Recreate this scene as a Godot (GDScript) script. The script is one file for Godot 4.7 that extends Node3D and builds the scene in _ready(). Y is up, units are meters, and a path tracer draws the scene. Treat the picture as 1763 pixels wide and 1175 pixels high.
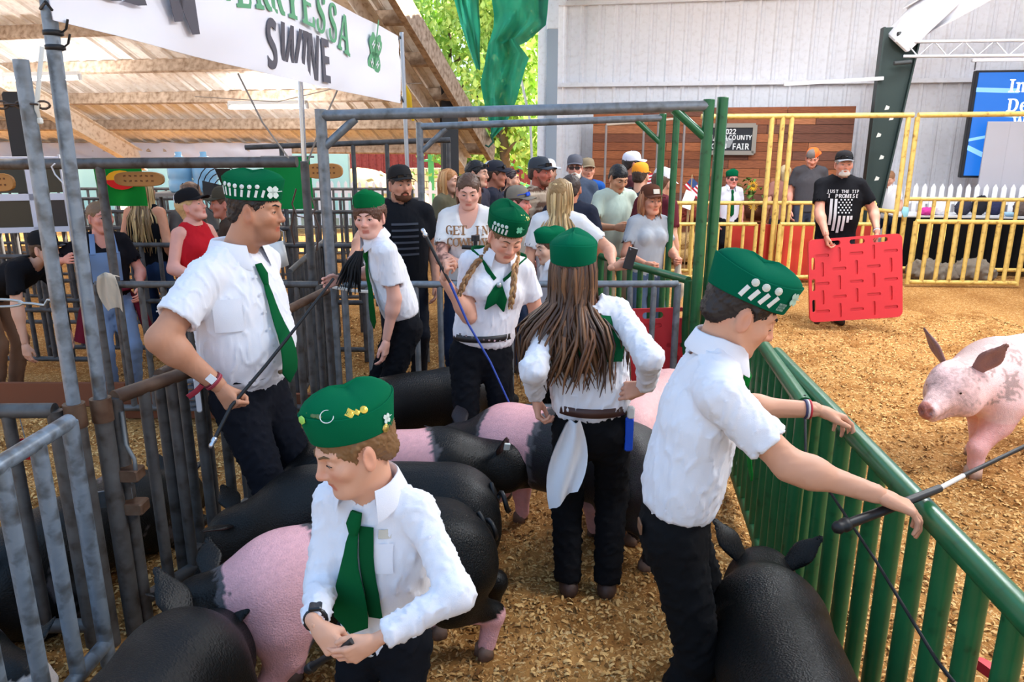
extends Node3D

func _ready():
	# camera: stands on the alley's end, a little above head height, looking slightly down
	var cam := Camera3D.new()
	cam.name = "camera"
	add_child(cam)
	cam.position = Vector3(0, 1.96, 0)
	cam.rotation_degrees = Vector3(-15.15, 0, 0)
	cam.fov = 48.639
	cam.near = 0.05
	cam.current = true
	# sky and exposure
	var env := Environment.new()
	env.background_mode = Environment.BG_SKY
	env.tonemap_mode = Environment.TONE_MAPPER_LINEAR
	env.tonemap_exposure = 0.98
	env.sdfgi_enabled = true
	env.ssao_enabled = true
	env.ssil_enabled = true
	var sky_m := ProceduralSkyMaterial.new()
	sky_m.sky_top_color = c8(150, 190, 235)
	sky_m.sky_horizon_color = c8(235, 240, 245)
	sky_m.ground_horizon_color = c8(200, 190, 170)
	sky_m.ground_bottom_color = c8(120, 105, 85)
	sky_m.sky_energy_multiplier = 1.3
	sky_m.ground_energy_multiplier = 0.4
	var sky := Sky.new()
	sky.sky_material = sky_m
	env.sky = sky
	var we := WorldEnvironment.new()
	we.name = "environment"
	we.environment = env
	add_child(we)
	# the sun stands high outside; the roofs keep it off the pen
	var sun := DirectionalLight3D.new()
	sun.name = "sun"
	add_child(sun)
	sun.rotation_degrees = Vector3(-35, 105, 0)
	sun.light_energy = 10.0
	sun.light_color = Color(1.0, 0.96, 0.9)
	sun.light_angular_distance = 0.6
	sun.shadow_enabled = true
	setup_textures()
	# lamps under the arena roof
	for p in LAMPS: high_bay(p[0], p[1], p[2] if p.size() > 2 else 1.0)
	setting()
	fences()
	pigs()
	cast()
	crowd()
	details()
	skin_all()

const LAMPS := [[Vector3(4.0, 4.9, -2.6), "flat arena lamp nearest the camera, above the pink pig", 2.1], [Vector3(4.0, 4.9, -7.2), "flat arena lamp above the man with the red board", 2.1], [Vector3(7.6, 5.5, -4.6), "flat arena lamp far to the right of the pink pig"], [Vector3(7.6, 5.5, -9.4), "flat arena lamp above the skirted table"], [Vector3(3.0, 4.75, -9.4), "flat arena lamp above the plank wall", 0.8], [Vector3(5.8, 5.1, -9.6), "flat arena lamp before the dark green column", 0.7]]
const LAMP_ENERGY := 13.5

func high_bay(p: Vector3, label: String, power := 1.0):
	var t := thing("arena_lamp", label, "lamp", p)
	var s := Shape.new()
	s.box(Transform3D(Basis(), Vector3(0, 0.05, 0)), Vector3(1.5, 0.1, 1.5), 0.02)
	piece("housing", s.done(), mat(c8(215, 215, 215), 0.6), t)
	var g := Shape.new()
	g.box(Transform3D(Basis(), Vector3(0, -0.008, 0)), Vector3(1.4, 0.014, 1.4))
	var m := StandardMaterial3D.new()
	m.albedo_color = Color.WHITE
	m.emission_enabled = true
	m.emission = Color(0.95, 0.975, 1.0)
	m.emission_energy_multiplier = 3.0
	piece("diffuser", g.done(), m, t)
	for sx in [-0.5, 0.5]: bar("hanger", Vector3(sx, 0.1, 0), Vector3(sx, 0.9, 0), 0.008, mat(c8(150, 150, 150), 0.5, 0.6), t, 6)
	var l := AreaLight3D.new()
	l.name = "lamp_light"
	t.add_child(l)
	l.position = Vector3(0, -0.03, 0)
	l.rotation_degrees = Vector3(-90, 0, 0)
	l.area_size = Vector2(1.4, 1.4)
	l.light_energy = LAMP_ENERGY * power
	l.light_color = Color(0.95, 0.975, 1.0)
	l.area_range = 40.0
	l.shadow_enabled = true
# ---------------------------------------------------------------- names and nodes
var used := {}
var mats := {}
var jobs := []
var shared := []   # [field, cell, paint]
var cyl := {}
var rng := RandomNumberGenerator.new()

func numbered(called: String) -> String:
	var n: int = used.get(called, 0)
	used[called] = n + 1
	return called if n == 0 else "%s_%03d" % [called, n]

func tag(o: Node, label: String, category: String, group := "", kind := ""):
	if label: o.set_meta("label", label)
	if category: o.set_meta("category", category)
	if group: o.set_meta("group", group)
	if kind: o.set_meta("kind", kind)
	return o

func thing(called: String, label := "", category := "", at := Vector3.ZERO, yaw := 0.0, group := "", kind := "") -> Node3D:
	var o := Node3D.new()
	o.name = numbered(called)
	add_child(o)
	o.position = at
	o.rotation.y = deg_to_rad(yaw)
	tag(o, label, category, group, kind)
	return o

func piece(called: String, mesh: Mesh, m: Material, parent: Node = null, xf := Transform3D()) -> MeshInstance3D:
	var o := MeshInstance3D.new()
	o.mesh = mesh
	o.name = numbered(called) if parent == null else called
	o.material_override = m
	(self if parent == null else parent).add_child(o, true)
	o.transform = xf
	return o

func mat(c: Color, rough := 0.8, metal := 0.0, spec := 0.5) -> StandardMaterial3D:
	var key := "%s|%.3f|%.3f|%.3f" % [c.to_html(), rough, metal, spec]
	if not mats.has(key):
		var m := StandardMaterial3D.new()
		m.albedo_color = c
		m.roughness = rough
		m.metallic = metal
		m.metallic_specular = spec
		mats[key] = m
	return mats[key]

func tinted(c: Color, rough := 0.6, spec := 0.4) -> StandardMaterial3D:   # colour of the skin times the vertex colours
	var key := "v%s|%.3f|%.3f" % [c.to_html(), rough, spec]
	if not mats.has(key):
		var m := StandardMaterial3D.new()
		m.albedo_color = c
		m.vertex_color_use_as_albedo = true
		m.roughness = rough
		m.metallic_specular = spec
		mats[key] = m
	return mats[key]

func noise_tex(size: int, freq: float, ramp: Array, seed_ := 1, octaves := 4, normal := false, kind := FastNoiseLite.TYPE_SIMPLEX_SMOOTH) -> NoiseTexture2D:
	var n := FastNoiseLite.new()
	n.noise_type = kind
	n.seed = seed_
	n.frequency = freq
	n.fractal_octaves = octaves
	var t := NoiseTexture2D.new()
	t.width = size
	t.height = size
	t.seamless = true
	t.noise = n
	if normal:
		t.as_normal_map = true
		t.bump_strength = 6.0
	elif ramp.size():
		var g := Gradient.new()
		g.offsets = PackedFloat32Array(ramp.map(func(r): return r[0]))
		g.colors = PackedColorArray(ramp.map(func(r): return r[1]))
		t.color_ramp = g
	return t

func triplanar(m: StandardMaterial3D, scale: float, world := true) -> StandardMaterial3D:
	m.uv1_triplanar = true
	m.uv1_world_triplanar = world
	m.uv1_scale = Vector3.ONE * scale
	return m

func c8(r: int, g: int, b: int) -> Color:
	return Color(r / 255.0, g / 255.0, b / 255.0)

func aim(a: Vector3, b: Vector3, hint := Vector3.ZERO) -> Transform3D:   # y runs from a to b
	var y := (b - a).normalized()
	var h := hint
	if h == Vector3.ZERO or absf(y.dot(h.normalized())) > 0.98:
		h = Vector3.RIGHT if absf(y.x) < 0.8 else Vector3.BACK
	var z := h.cross(y).normalized()
	return Transform3D(Basis(y.cross(z), y, z), a)

func bar(called: String, a: Vector3, b: Vector3, r: float, m: Material, parent: Node = null, sides := 12, r2 := -1.0) -> MeshInstance3D:
	var l := snappedf(a.distance_to(b), 0.001)
	var top := r if r2 < 0.0 else r2
	var key := "%.3f %.4f %.4f %d" % [l, r, top, sides]
	if not cyl.has(key):
		var c := CylinderMesh.new()
		c.top_radius = top
		c.bottom_radius = r
		c.height = l
		c.radial_segments = sides
		c.rings = 0
		cyl[key] = c
	var t := aim(a, b)
	t.origin = (a + b) * 0.5
	return piece(called, cyl[key], m, parent, t)

# ---------------------------------------------------------------- hard shapes
class Shape:
	var st := SurfaceTool.new()
	var col := Color.WHITE
	func _init():
		st.begin(Mesh.PRIMITIVE_TRIANGLES)
	func tri(a: Vector3, b: Vector3, c: Vector3, s := -1):
		st.set_smooth_group(s)
		for p in [a, b, c]:
			st.set_color(col)
			st.add_vertex(p)
	func quad(a: Vector3, b: Vector3, c: Vector3, d: Vector3, s := -1):
		tri(a, b, c, s)
		tri(a, c, d, s)
	func box(xf: Transform3D, size: Vector3, bevel := 0.0):
		var h := size * 0.5
		if bevel <= 0.0:
			var p := []
			for i in 8:
				p.append(xf * Vector3(h.x if i & 1 else -h.x, h.y if i & 2 else -h.y, h.z if i & 4 else -h.z))
			for f in [[0, 1, 3, 2], [5, 4, 6, 7], [4, 0, 2, 6], [1, 5, 7, 3], [2, 3, 7, 6], [4, 5, 1, 0]]:
				quad(p[f[3]], p[f[2]], p[f[1]], p[f[0]])
			return
		var poly := []
		for c in [[1, 1], [-1, 1], [-1, -1], [1, -1]]:
			var cx: float = c[0] * h.x
			var cy: float = c[1] * h.y
			if c[0] * c[1] > 0:
				poly.append(Vector2(cx, cy - c[1] * bevel)); poly.append(Vector2(cx - c[0] * bevel, cy))
			else:
				poly.append(Vector2(cx - c[0] * bevel, cy)); poly.append(Vector2(cx, cy - c[1] * bevel))
		prism(xf, poly, -h.z, h.z, bevel)
	func prism(xf: Transform3D, poly: Array, z0: float, z1: float, bevel := 0.0):   # a polygon in xy, counter-clockwise, run along z
		var n := poly.size()
		var mid := Vector2.ZERO
		for q in poly: mid += q / n
		var lev := [[z0, 1.0], [z1, 1.0]] if bevel <= 0.0 else [[z0, 0.0], [z0 + bevel, 1.0], [z1 - bevel, 1.0], [z1, 0.0]]
		var ring := []
		for l in lev:
			var row := []
			for q in poly:
				var w: Vector2 = q if l[1] > 0.5 else q + (mid - q).normalized() * bevel
				row.append(xf * Vector3(w.x, w.y, l[0]))
			ring.append(row)
		for k in ring.size() - 1:
			for i in n:
				var j := (i + 1) % n
				quad(ring[k][i], ring[k + 1][i], ring[k + 1][j], ring[k][j])
		var tri_ids := Geometry2D.triangulate_polygon(PackedVector2Array(poly))
		for t in range(0, tri_ids.size(), 3):
			var a := tri_ids[t]
			var b := tri_ids[t + 1]
			var c := tri_ids[t + 2]
			tri(ring[0][a], ring[0][b], ring[0][c])
			tri(ring[-1][c], ring[-1][b], ring[-1][a])
	func rings(list: Array, closed := true, s := 1, caps := true):   # a skin over rings of equal count
		var n: int = list[0].size()
		for k in list.size() - 1:
			for i in (n if closed else n - 1):
				var j := (i + 1) % n
				quad(list[k][i], list[k][j], list[k + 1][j], list[k + 1][i], s)
		if caps and closed:
			for e in [0, list.size() - 1]:
				var mid := Vector3.ZERO
				for p in list[e]: mid += p / n
				for i in n:
					var j := (i + 1) % n
					if e == 0: tri(list[e][j], list[e][i], mid, s + 1)
					else: tri(list[e][i], list[e][j], mid, s + 2)
	func tube(path: Array, radii, sides := 8, flat := 1.0, hint := Vector3.ZERO, caps := true, s := 1):
		var list := []
		var old := Vector3.ZERO
		for k in path.size():
			var d: Vector3 = (path[mini(k + 1, path.size() - 1)] - path[maxi(k - 1, 0)]).normalized()
			var x: Vector3
			if hint != Vector3.ZERO and absf(d.dot(hint.normalized())) < 0.99:
				x = (hint - d * d.dot(hint)).normalized()
			elif old == Vector3.ZERO:
				x = d.cross(Vector3.UP if absf(d.y) < 0.9 else Vector3.RIGHT).normalized()
			else:
				x = (old - d * d.dot(old)).normalized()
			old = x
			var y := d.cross(x)
			var r: float = radii if radii is float else radii[k]
			var row := []
			for i in sides:
				var t := TAU * i / sides
				row.append(path[k] + x * (cos(t) * r) + y * (sin(t) * r * flat))
			list.append(row)
		rings(list, true, s, caps)
	func ribbon(path: Array, widths, thick: float, sides_: Array):   # a strap of rectangular section; sides_ = its width direction(s)
		var list := []
		for k in path.size():
			var d: Vector3 = (path[mini(k + 1, path.size() - 1)] - path[maxi(k - 1, 0)]).normalized()
			var x: Vector3 = sides_[mini(k, sides_.size() - 1)]
			x = (x - d * d.dot(x)).normalized()
			var y := d.cross(x)
			var w: float = (widths if widths is float else widths[k]) * 0.5
			var t := thick * 0.5
			list.append([path[k] + x * w + y * t * 0.4, path[k] + x * w * 0.85 + y * t, path[k] - x * w * 0.85 + y * t, path[k] - x * w + y * t * 0.4, path[k] - x * w - y * t * 0.4, path[k] - x * w * 0.85 - y * t, path[k] + x * w * 0.85 - y * t, path[k] + x * w - y * t * 0.4])
		rings(list, true, 1, true)
	func lathe(xf: Transform3D, prof: Array, n := 16, squash := 1.0, s := 1):   # [radius, height] turned about y
		var list := []
		for q in prof:
			var row := []
			for i in n:
				var t := TAU * i / n
				row.append(xf * Vector3(cos(t) * q[0], q[1], -sin(t) * q[0] * squash))
			list.append(row)
		rings(list, true, s, true)
	func done() -> ArrayMesh:
		st.generate_normals()
		return st.commit()

# ---------------------------------------------------------------- soft shapes: a field of blended cones, skinned by surface nets
class Field:
	var inv: Array[Transform3D] = []
	var ln := PackedFloat32Array()
	var ra := PackedFloat32Array()
	var rb := PackedFloat32Array()
	var sc := PackedFloat32Array()
	var kk := PackedFloat32Array()
	var op := PackedInt32Array()
	var lo := Vector3.ONE * 1e6
	var hi := Vector3.ONE * -1e6
	var kept := []   # the skin, once made, of a field that several things share
	func cone(a: Vector3, b: Vector3, r1: float, r2: float, k := 0.02, flat := 1.0, side := Vector3.ZERO, o := 0):   # o: 1 cuts, 2 flat end at a, 4 flat end at b
		var l := a.distance_to(b)
		var y := (b - a) / l if l > 1e-5 else Vector3.UP
		l = maxf(l, 1e-4)
		var x := side
		if x == Vector3.ZERO or absf(x.normalized().dot(y)) > 0.99:
			x = Vector3.RIGHT if absf(y.x) < 0.8 else Vector3.BACK
		x = (x - y * y.dot(x)).normalized()
		var z := x.cross(y)
		_add(Transform3D(Basis(x, y, z * flat), a).affine_inverse(), l, r1, r2, minf(1.0, flat), k, o)
		if not o & 1:
			var r := maxf(r1, r2) * maxf(1.0, flat) + k * 0.3
			grow(a, r)
			grow(b, r)
	func ball(c: Vector3, r: Vector3, k := 0.02, o := 0, b := Basis()):
		_add(Transform3D(Basis(b.x * r.x, b.y * r.y, b.z * r.z), c).affine_inverse(), 1e-4, 1.0, 1.0, minf(r.x, minf(r.y, r.z)), k, o)
		if not o & 1:
			grow(c, maxf(r.x, maxf(r.y, r.z)) + k * 0.3)
	func grow(p: Vector3, r: float):
		lo = lo.min(p - Vector3.ONE * r)
		hi = hi.max(p + Vector3.ONE * r)
	func _add(t: Transform3D, l: float, r1: float, r2: float, s: float, k: float, o: int):
		inv.append(t); ln.append(l); ra.append(r1); rb.append(r2); sc.append(s); kk.append(k); op.append(o)
	func one(i: int, p: Vector3) -> float:
		var q := inv[i] * p
		var l := ln[i]
		var h := clampf(q.y / l, 0.0, 1.0)
		var r := ra[i] + (rb[i] - ra[i]) * h
		var o := op[i]
		if (o & 2 and q.y < 0.0) or (o & 4 and q.y > l):
			var e := -q.y if q.y < 0.0 else q.y - l
			q.y = 0.0
			return maxf(q.length() - r, e) * sc[i]
		q.y -= h * l
		return (q.length() - r) * sc[i]
	func at(p: Vector3, first := -1) -> float:
		var v := 1e3
		for i in (ln.size() if first < 0 else first):
			var d := one(i, p)
			if op[i] & 1:
				d = -d
				var e := maxf(kk[i] - absf(v - d), 0.0) / kk[i]
				v = maxf(v, d) + e * e * kk[i] * 0.25
			else:
				var e := maxf(kk[i] - absf(v - d), 0.0) / kk[i]
				v = minf(v, d) - e * e * kk[i] * 0.25
		return v
	func skin(cell: float, paint, fold: float, fold_noise: FastNoiseLite, fold_scale: Vector3) -> Array:
		const B := 6
		var org := lo - Vector3.ONE * cell * 2.0
		var ext := hi - lo + Vector3.ONE * cell * 4.0
		var bx := int(ceil(ext.x / cell / B)) + 1
		var by := int(ceil(ext.y / cell / B)) + 1
		var bz := int(ceil(ext.z / cell / B)) + 1
		var nx := bx * B
		var ny := by * B
		var nz := bz * B
		var sy := nx
		var sz := nx * ny
		var val := PackedFloat32Array()
		val.resize(nx * ny * nz)
		val.fill(1.0)
		var hd := B * cell * 0.87
		var live := PackedInt32Array()
		var count := ln.size()
		for kz in bz:
			for ky in by:
				for kx in bx:
					var c := org + Vector3(kx + 0.5, ky + 0.5, kz + 0.5) * (B * cell)
					var tf: Array[Transform3D] = []
					var a_l := PackedFloat32Array()
					var a_r := PackedFloat32Array()
					var a_d := PackedFloat32Array()
					var a_s := PackedFloat32Array()
					var a_k := PackedFloat32Array()
					var a_o := PackedInt32Array()
					var v := 1e3
					for i in count:
						var d := one(i, c)
						var k := kk[i]
						if d < hd + k + cell:
							tf.append(inv[i]); a_l.append(ln[i]); a_r.append(ra[i]); a_d.append(rb[i] - ra[i]); a_s.append(sc[i]); a_k.append(k); a_o.append(op[i])
						if op[i] & 1:
							d = -d
							var e := maxf(k - absf(v - d), 0.0) / k
							v = maxf(v, d) + e * e * k * 0.25
						else:
							var e := maxf(k - absf(v - d), 0.0) / k
							v = minf(v, d) - e * e * k * 0.25
					if v > hd + cell * 1.8:
						continue
					var base := kx * B + ky * B * sy + kz * B * sz
					if v < -hd - cell * 1.8:
						for z in B:
							for y in B:
								var w := base + y * sy + z * sz
								for x in B:
									val[w + x] = -1.0
						continue
					live.append(base)
					var m := tf.size()
					var p0 := org + Vector3(kx, ky, kz) * (B * cell)
					for z in B:
						for y in B:
							var w := base + y * sy + z * sz
							for x in B:
								var p := p0 + Vector3(x, y, z) * cell
								v = 1e3
								for j in m:
									var q := tf[j] * p
									var l := a_l[j]
									var h := clampf(q.y / l, 0.0, 1.0)
									var o := a_o[j]
									var d: float
									if o > 1 and ((o & 2 and q.y < 0.0) or (o & 4 and q.y > l)):
										var e := -q.y if q.y < 0.0 else q.y - l
										q.y = 0.0
										d = maxf(q.length() - a_r[j] - a_d[j] * h, e) * a_s[j]
									else:
										q.y -= h * l
										d = (q.length() - a_r[j] - a_d[j] * h) * a_s[j]
									var k := a_k[j]
									if o & 1:
										d = -d
										var e := k - absf(v - d)
										v = maxf(v, d)
										if e > 0.0: v += e * e / k * 0.25
									else:
										var e := k - absf(v - d)
										v = minf(v, d)
										if e > 0.0: v -= e * e / k * 0.25
								val[w + x] = v
		var vid := {}
		var vs := PackedVector3Array()
		var off := PackedInt32Array([0, 1, sy, sy + 1, sz, sz + 1, sz + sy, sz + sy + 1])
		var o1 := off[1]
		var o2 := off[2]
		var o3 := off[3]
		var o4 := off[4]
		var o5 := off[5]
		var o6 := off[6]
		var o7 := off[7]
		for base in live:
			for z in B:
				for y in B:
					for x in B:
						var w := base + x + y * sy + z * sz
						var iz := w / sz
						var iy := (w - iz * sz) / sy
						var ix := w - iz * sz - iy * sy
						if ix >= nx - 1 or iy >= ny - 1 or iz >= nz - 1:
							continue
						var s0 := val[w] < 0.0
						var s7 := val[w + o7] < 0.0
						if s0 == s7 and s0 == (val[w + o1] < 0.0) and s0 == (val[w + o2] < 0.0) and s0 == (val[w + o3] < 0.0) and s0 == (val[w + o4] < 0.0) and s0 == (val[w + o5] < 0.0) and s0 == (val[w + o6] < 0.0):
							continue
						var sum := Vector3.ZERO
						var n := 0
						for e in 12:
							var a: int
							var dir := e >> 2
							var f := e & 3
							if dir == 0: a = (f & 1) * 2 + (f >> 1) * 4
							elif dir == 1: a = (f & 1) + (f >> 1) * 4
							else: a = (f & 1) + (f >> 1) * 2
							var va := val[w + off[a]]
							var vb := val[w + off[a + (1 << dir)]]
							if (va < 0.0) != (vb < 0.0):
								var t := va / (va - vb)
								var q := Vector3(a & 1, (a >> 1) & 1, a >> 2)
								q[dir] += t
								sum += q
								n += 1
						vid[w] = vs.size()
						vs.append(org + (Vector3(ix, iy, iz) + sum / n) * cell)
		var ids := PackedInt32Array()
		for w: int in vid:
			var s := val[w] < 0.0
			for dir in 3:
				var d := 1 if dir == 0 else (sy if dir == 1 else sz)
				if (val[w + d] < 0.0) == s:
					continue
				var u := sy if dir == 0 else (sz if dir == 1 else 1)
				var t := sz if dir == 0 else (1 if dir == 1 else sy)
				var a: int = vid.get(w - u - t, -1)
				var b: int = vid.get(w - t, -1)
				var c: int = vid[w]
				var e: int = vid.get(w - u, -1)
				if a < 0 or b < 0 or e < 0:
					continue
				if s: ids.append_array(PackedInt32Array([a, c, b, a, e, c]))
				else: ids.append_array(PackedInt32Array([a, b, c, a, c, e]))
		var nm := normals(vs, ids)
		if fold > 0.0:
			for i in vs.size():
				var p := vs[i] * fold_scale
				var f := 1.0 - absf(fold_noise.get_noise_3dv(p)) * 2.2
				var g := fold_noise.get_noise_3dv(vs[i] * 0.35 + Vector3(7, 3, 1))
				vs[i] += nm[i] * (fold * (f * f * f * signf(f) * (0.65 + 0.9 * g) - 0.25))
			nm = normals(vs, ids)
		var cs := PackedColorArray()
		cs.resize(vs.size())
		if paint != null:
			for i in vs.size():
				cs[i] = paint.call(vs[i], nm[i])
		else:
			cs.fill(Color.WHITE)
		return [vs, nm, cs, ids]
	static func normals(vs: PackedVector3Array, ids: PackedInt32Array) -> PackedVector3Array:
		var nm := PackedVector3Array()
		nm.resize(vs.size())
		for t in range(0, ids.size(), 3):
			var a := ids[t]
			var b := ids[t + 1]
			var c := ids[t + 2]
			var n := (vs[c] - vs[a]).cross(vs[b] - vs[a])
			nm[a] += n
			nm[b] += n
			nm[c] += n
		for i in nm.size():
			nm[i] = nm[i].normalized()
		return nm

class Job:
	var mi: MeshInstance3D
	var parts := []   # [field, cell, placing, paint, fold, noise, noise scale]
	var out := []
	func add(f: Field, cell: float, xf := Transform3D(), paint = null, fold := 0.0, noise: FastNoiseLite = null, fs := Vector3.ONE) -> Job:
		parts.append([f, cell, xf, paint, fold, noise, fs])
		return self
	func run():
		var vs := PackedVector3Array()
		var nm := PackedVector3Array()
		var cs := PackedColorArray()
		var ids := PackedInt32Array()
		for p in parts:
			var r: Array = p[0].kept if p[0].kept.size() else p[0].skin(p[1], p[3], p[4], p[5], p[6])
			var first := vs.size()
			var xf: Transform3D = p[2]
			if xf == Transform3D():
				vs.append_array(r[0])
				nm.append_array(r[1])
			else:
				vs.append_array(xf * (r[0] as PackedVector3Array))
				nm.append_array(Transform3D(xf.basis.orthonormalized(), Vector3.ZERO) * (r[1] as PackedVector3Array))
			cs.append_array(r[2])
			var more: PackedInt32Array = r[3]
			if xf.basis.determinant() < 0.0:
				more = more.duplicate()
				more.reverse()
			if first == 0: ids.append_array(more)
			else:
				for i in more: ids.append(i + first)
		out = [vs, nm, cs, ids]
	func finish():
		var a := []
		a.resize(Mesh.ARRAY_MAX)
		a[Mesh.ARRAY_VERTEX] = out[0]
		a[Mesh.ARRAY_NORMAL] = out[1]
		a[Mesh.ARRAY_COLOR] = out[2]
		a[Mesh.ARRAY_INDEX] = out[3]
		var m := ArrayMesh.new()
		m.add_surface_from_arrays(Mesh.PRIMITIVE_TRIANGLES, a)
		mi.mesh = m

func soft(called: String, m: Material, parent: Node = null) -> Job:   # a part whose mesh is skinned later, all of them side by side
	var j := Job.new()
	j.mi = piece(called, null, m, parent)
	jobs.append(j)
	return j

func skin_all():
	var first := WorkerThreadPool.add_group_task(func(i):
		shared[i][0].kept = shared[i][0].skin(shared[i][1], shared[i][2], 0.0, null, Vector3.ONE), shared.size(), -1, true)
	WorkerThreadPool.wait_for_group_task_completion(first)
	var id := WorkerThreadPool.add_group_task(func(i): jobs[i].run(), jobs.size(), -1, true)
	WorkerThreadPool.wait_for_group_task_completion(id)
	for j in jobs: j.finish()
# ---------------------------------------------------------------- people
var hands := {}
var heads := {}
var folds := FastNoiseLite.new()
const CURL := {"relaxed": [0.3, 0.5, 0.35, 0.3], "flat": [0.06, 0.1, 0.08, 0.0], "grip": [1.15, 1.35, 0.8, 1.0], "rest": [0.5, 0.55, 0.4, 0.25], "hook": [0.75, 1.0, 0.6, 0.7]}

func hand_field(pose: String, cell: float) -> Field:
	var key := "%s %.4f" % [pose, cell]
	if hands.has(key): return hands[key]
	var f := Field.new()
	var c: Array = CURL[pose]
	f.cone(Vector3(0, -0.03, 0), Vector3(0, 0.03, 0), 0.0255, 0.03, 0.012, 0.72)
	var bases := [0.031, 0.0105, -0.0105, -0.03]
	var longs := [[0.040, 0.026, 0.021], [0.045, 0.029, 0.022], [0.041, 0.027, 0.022], [0.032, 0.021, 0.019]]
	for i in 4:
		var b := Vector3(bases[i], 0.088 - (0.006 if i == 3 else 0.0) - absf(i - 1.0) * 0.002, 0.0)
		f.cone(Vector3(bases[i] * 0.55, 0.012, 0), b, 0.0145, 0.012, 0.012)
		var bend := 0.0
		var p := b
		var spread := (1.5 - i) * 0.07
		for j in 3:
			bend += c[j] * (1.0 + (0.1 * (i - 1) if j == 0 else 0.0))
			var d := Vector3(sin(spread) * cos(bend), cos(bend) * cos(spread), sin(bend))
			var l: float = longs[i][j]
			var r: float = [0.0094, 0.0084, 0.0076][j] * (0.88 if i == 3 else 1.0)
			f.cone(p, p + d * l, r, r * 0.9, 0.004)
			p += d * l
	var g: float = c[3]
	var t0 := Vector3(0.018, 0.02, 0.006)
	var t1 := Vector3(0.046, 0.052, 0.014).lerp(Vector3(0.034, 0.058, 0.032), g)
	var t2 := Vector3(0.060, 0.082, 0.018).lerp(Vector3(0.016, 0.082, 0.046), g)
	var t3 := Vector3(0.066, 0.106, 0.020).lerp(Vector3(-0.004, 0.092, 0.05), g)
	f.cone(t0, t1, 0.0165, 0.0125, 0.012)
	f.cone(t1, t2, 0.0112, 0.0098, 0.004)
	f.cone(t2, t3, 0.0098, 0.0082, 0.004)
	hands[key] = f
	shared.append([f, cell, func(p, _n):
		var k := smoothstep(0.08, 0.17, p.y)
		return Color(1.0, 1.0 - 0.10 * k, 1.0 - 0.12 * k)])
	return f

func head_field(o: Dictionary, cell: float, neck_to = null) -> Field:   # looks along +z, centre between the ears, 0.232 tall
	var f := Field.new()
	var w: float = o.get("face_w", 1.0)
	var fat: float = o.get("fat", 0.0)
	f.ball(Vector3(0, 0.032, -0.018), Vector3(0.076 * w, 0.084, 0.096), 0.02)
	f.ball(Vector3(0, -0.03, 0.028), Vector3((0.060 + fat * 0.01) * w, 0.078, 0.060), 0.03)
	f.cone(Vector3(-0.018 * w, -0.092, 0.058), Vector3(0.018 * w, -0.092, 0.058), 0.019 + fat * 0.008, 0.02 + fat * 0.008, 0.03)
	f.ball(Vector3(0, -0.098, 0.074), Vector3(0.018, 0.014, 0.014), 0.02)
	for s in [-1.0, 1.0]:
		f.cone(Vector3(s * 0.066 * w, -0.03, 0.0), Vector3(s * 0.034 * w, -0.086, 0.045), 0.012 + fat * 0.012, 0.014 + fat * 0.01, 0.03)
		f.ball(Vector3(s * 0.042 * w, -0.022, 0.058), Vector3(0.024, 0.02, 0.022), 0.025)
		f.cone(Vector3(s * 0.010, 0.026, 0.083), Vector3(s * 0.046 * w, 0.026, 0.064), 0.010, 0.010, 0.016)
	for s in [-1.0, 1.0]:
		f.ball(Vector3(s * 0.032, 0.004, 0.092), Vector3(0.019, 0.012, 0.013), 0.016, 1)
	f.cone(Vector3(0, 0.016, 0.084), Vector3(0, -0.026, 0.1025), 0.0085, 0.0115, 0.012)
	f.ball(Vector3(0, -0.028, 0.104), Vector3(0.012, 0.0105, 0.011), 0.008)
	for s in [-1.0, 1.0]:
		f.ball(Vector3(s * 0.0125, -0.032, 0.094), Vector3(0.0085, 0.0075, 0.010), 0.006)
		f.ball(Vector3(s * 0.0315, 0.003, 0.0725), Vector3(0.0155, 0.0128, 0.0135), 0.005)
		if o.get("open", 1.0) > 0.0:
			f.ball(Vector3(s * 0.0320, 0.002, 0.0870), Vector3(0.0118, 0.0040 * o.get("open", 1.0) + 0.0012, 0.0075), 0.002, 1)
	f.ball(Vector3(0, -0.048, 0.078), Vector3(0.022, 0.016, 0.012), 0.015)
	f.cone(Vector3(-0.018, -0.0618, 0.0795), Vector3(0, -0.0600, 0.0862), 0.0042, 0.0052, 0.006)
	f.cone(Vector3(0.018, -0.0618, 0.0795), Vector3(0, -0.0600, 0.0862), 0.0042, 0.0052, 0.006)
	f.cone(Vector3(-0.013, -0.0705, 0.0805), Vector3(0.013, -0.0705, 0.0805), 0.0056, 0.0056, 0.006)
	f.cone(Vector3(-0.019, -0.0655, 0.0905), Vector3(0.019, -0.0655, 0.0905), 0.0016, 0.0016, 0.003, 1.0, Vector3.ZERO, 1)
	for s in [-1.0, 1.0]:
		var b := Basis(Vector3.UP, s * 0.35) * Basis(Vector3.RIGHT, -0.15)
		f.ball(Vector3(s * 0.083 * w, -0.008, -0.006), Vector3(0.010, 0.034, 0.021), 0.008, 0, b)
		f.ball(Vector3(s * 0.093 * w, -0.004, 0.000), Vector3(0.006, 0.020, 0.011), 0.005, 1, b)
	if neck_to != null:
		f.cone(Vector3(0, -0.045, -0.022), neck_to, 0.054 + fat * 0.012, 0.060 + fat * 0.014, 0.03)
		if fat > 0.3:
			f.ball(Vector3(0, -0.105, 0.02), Vector3(0.05, 0.03, 0.045), 0.03)
	return f

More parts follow.
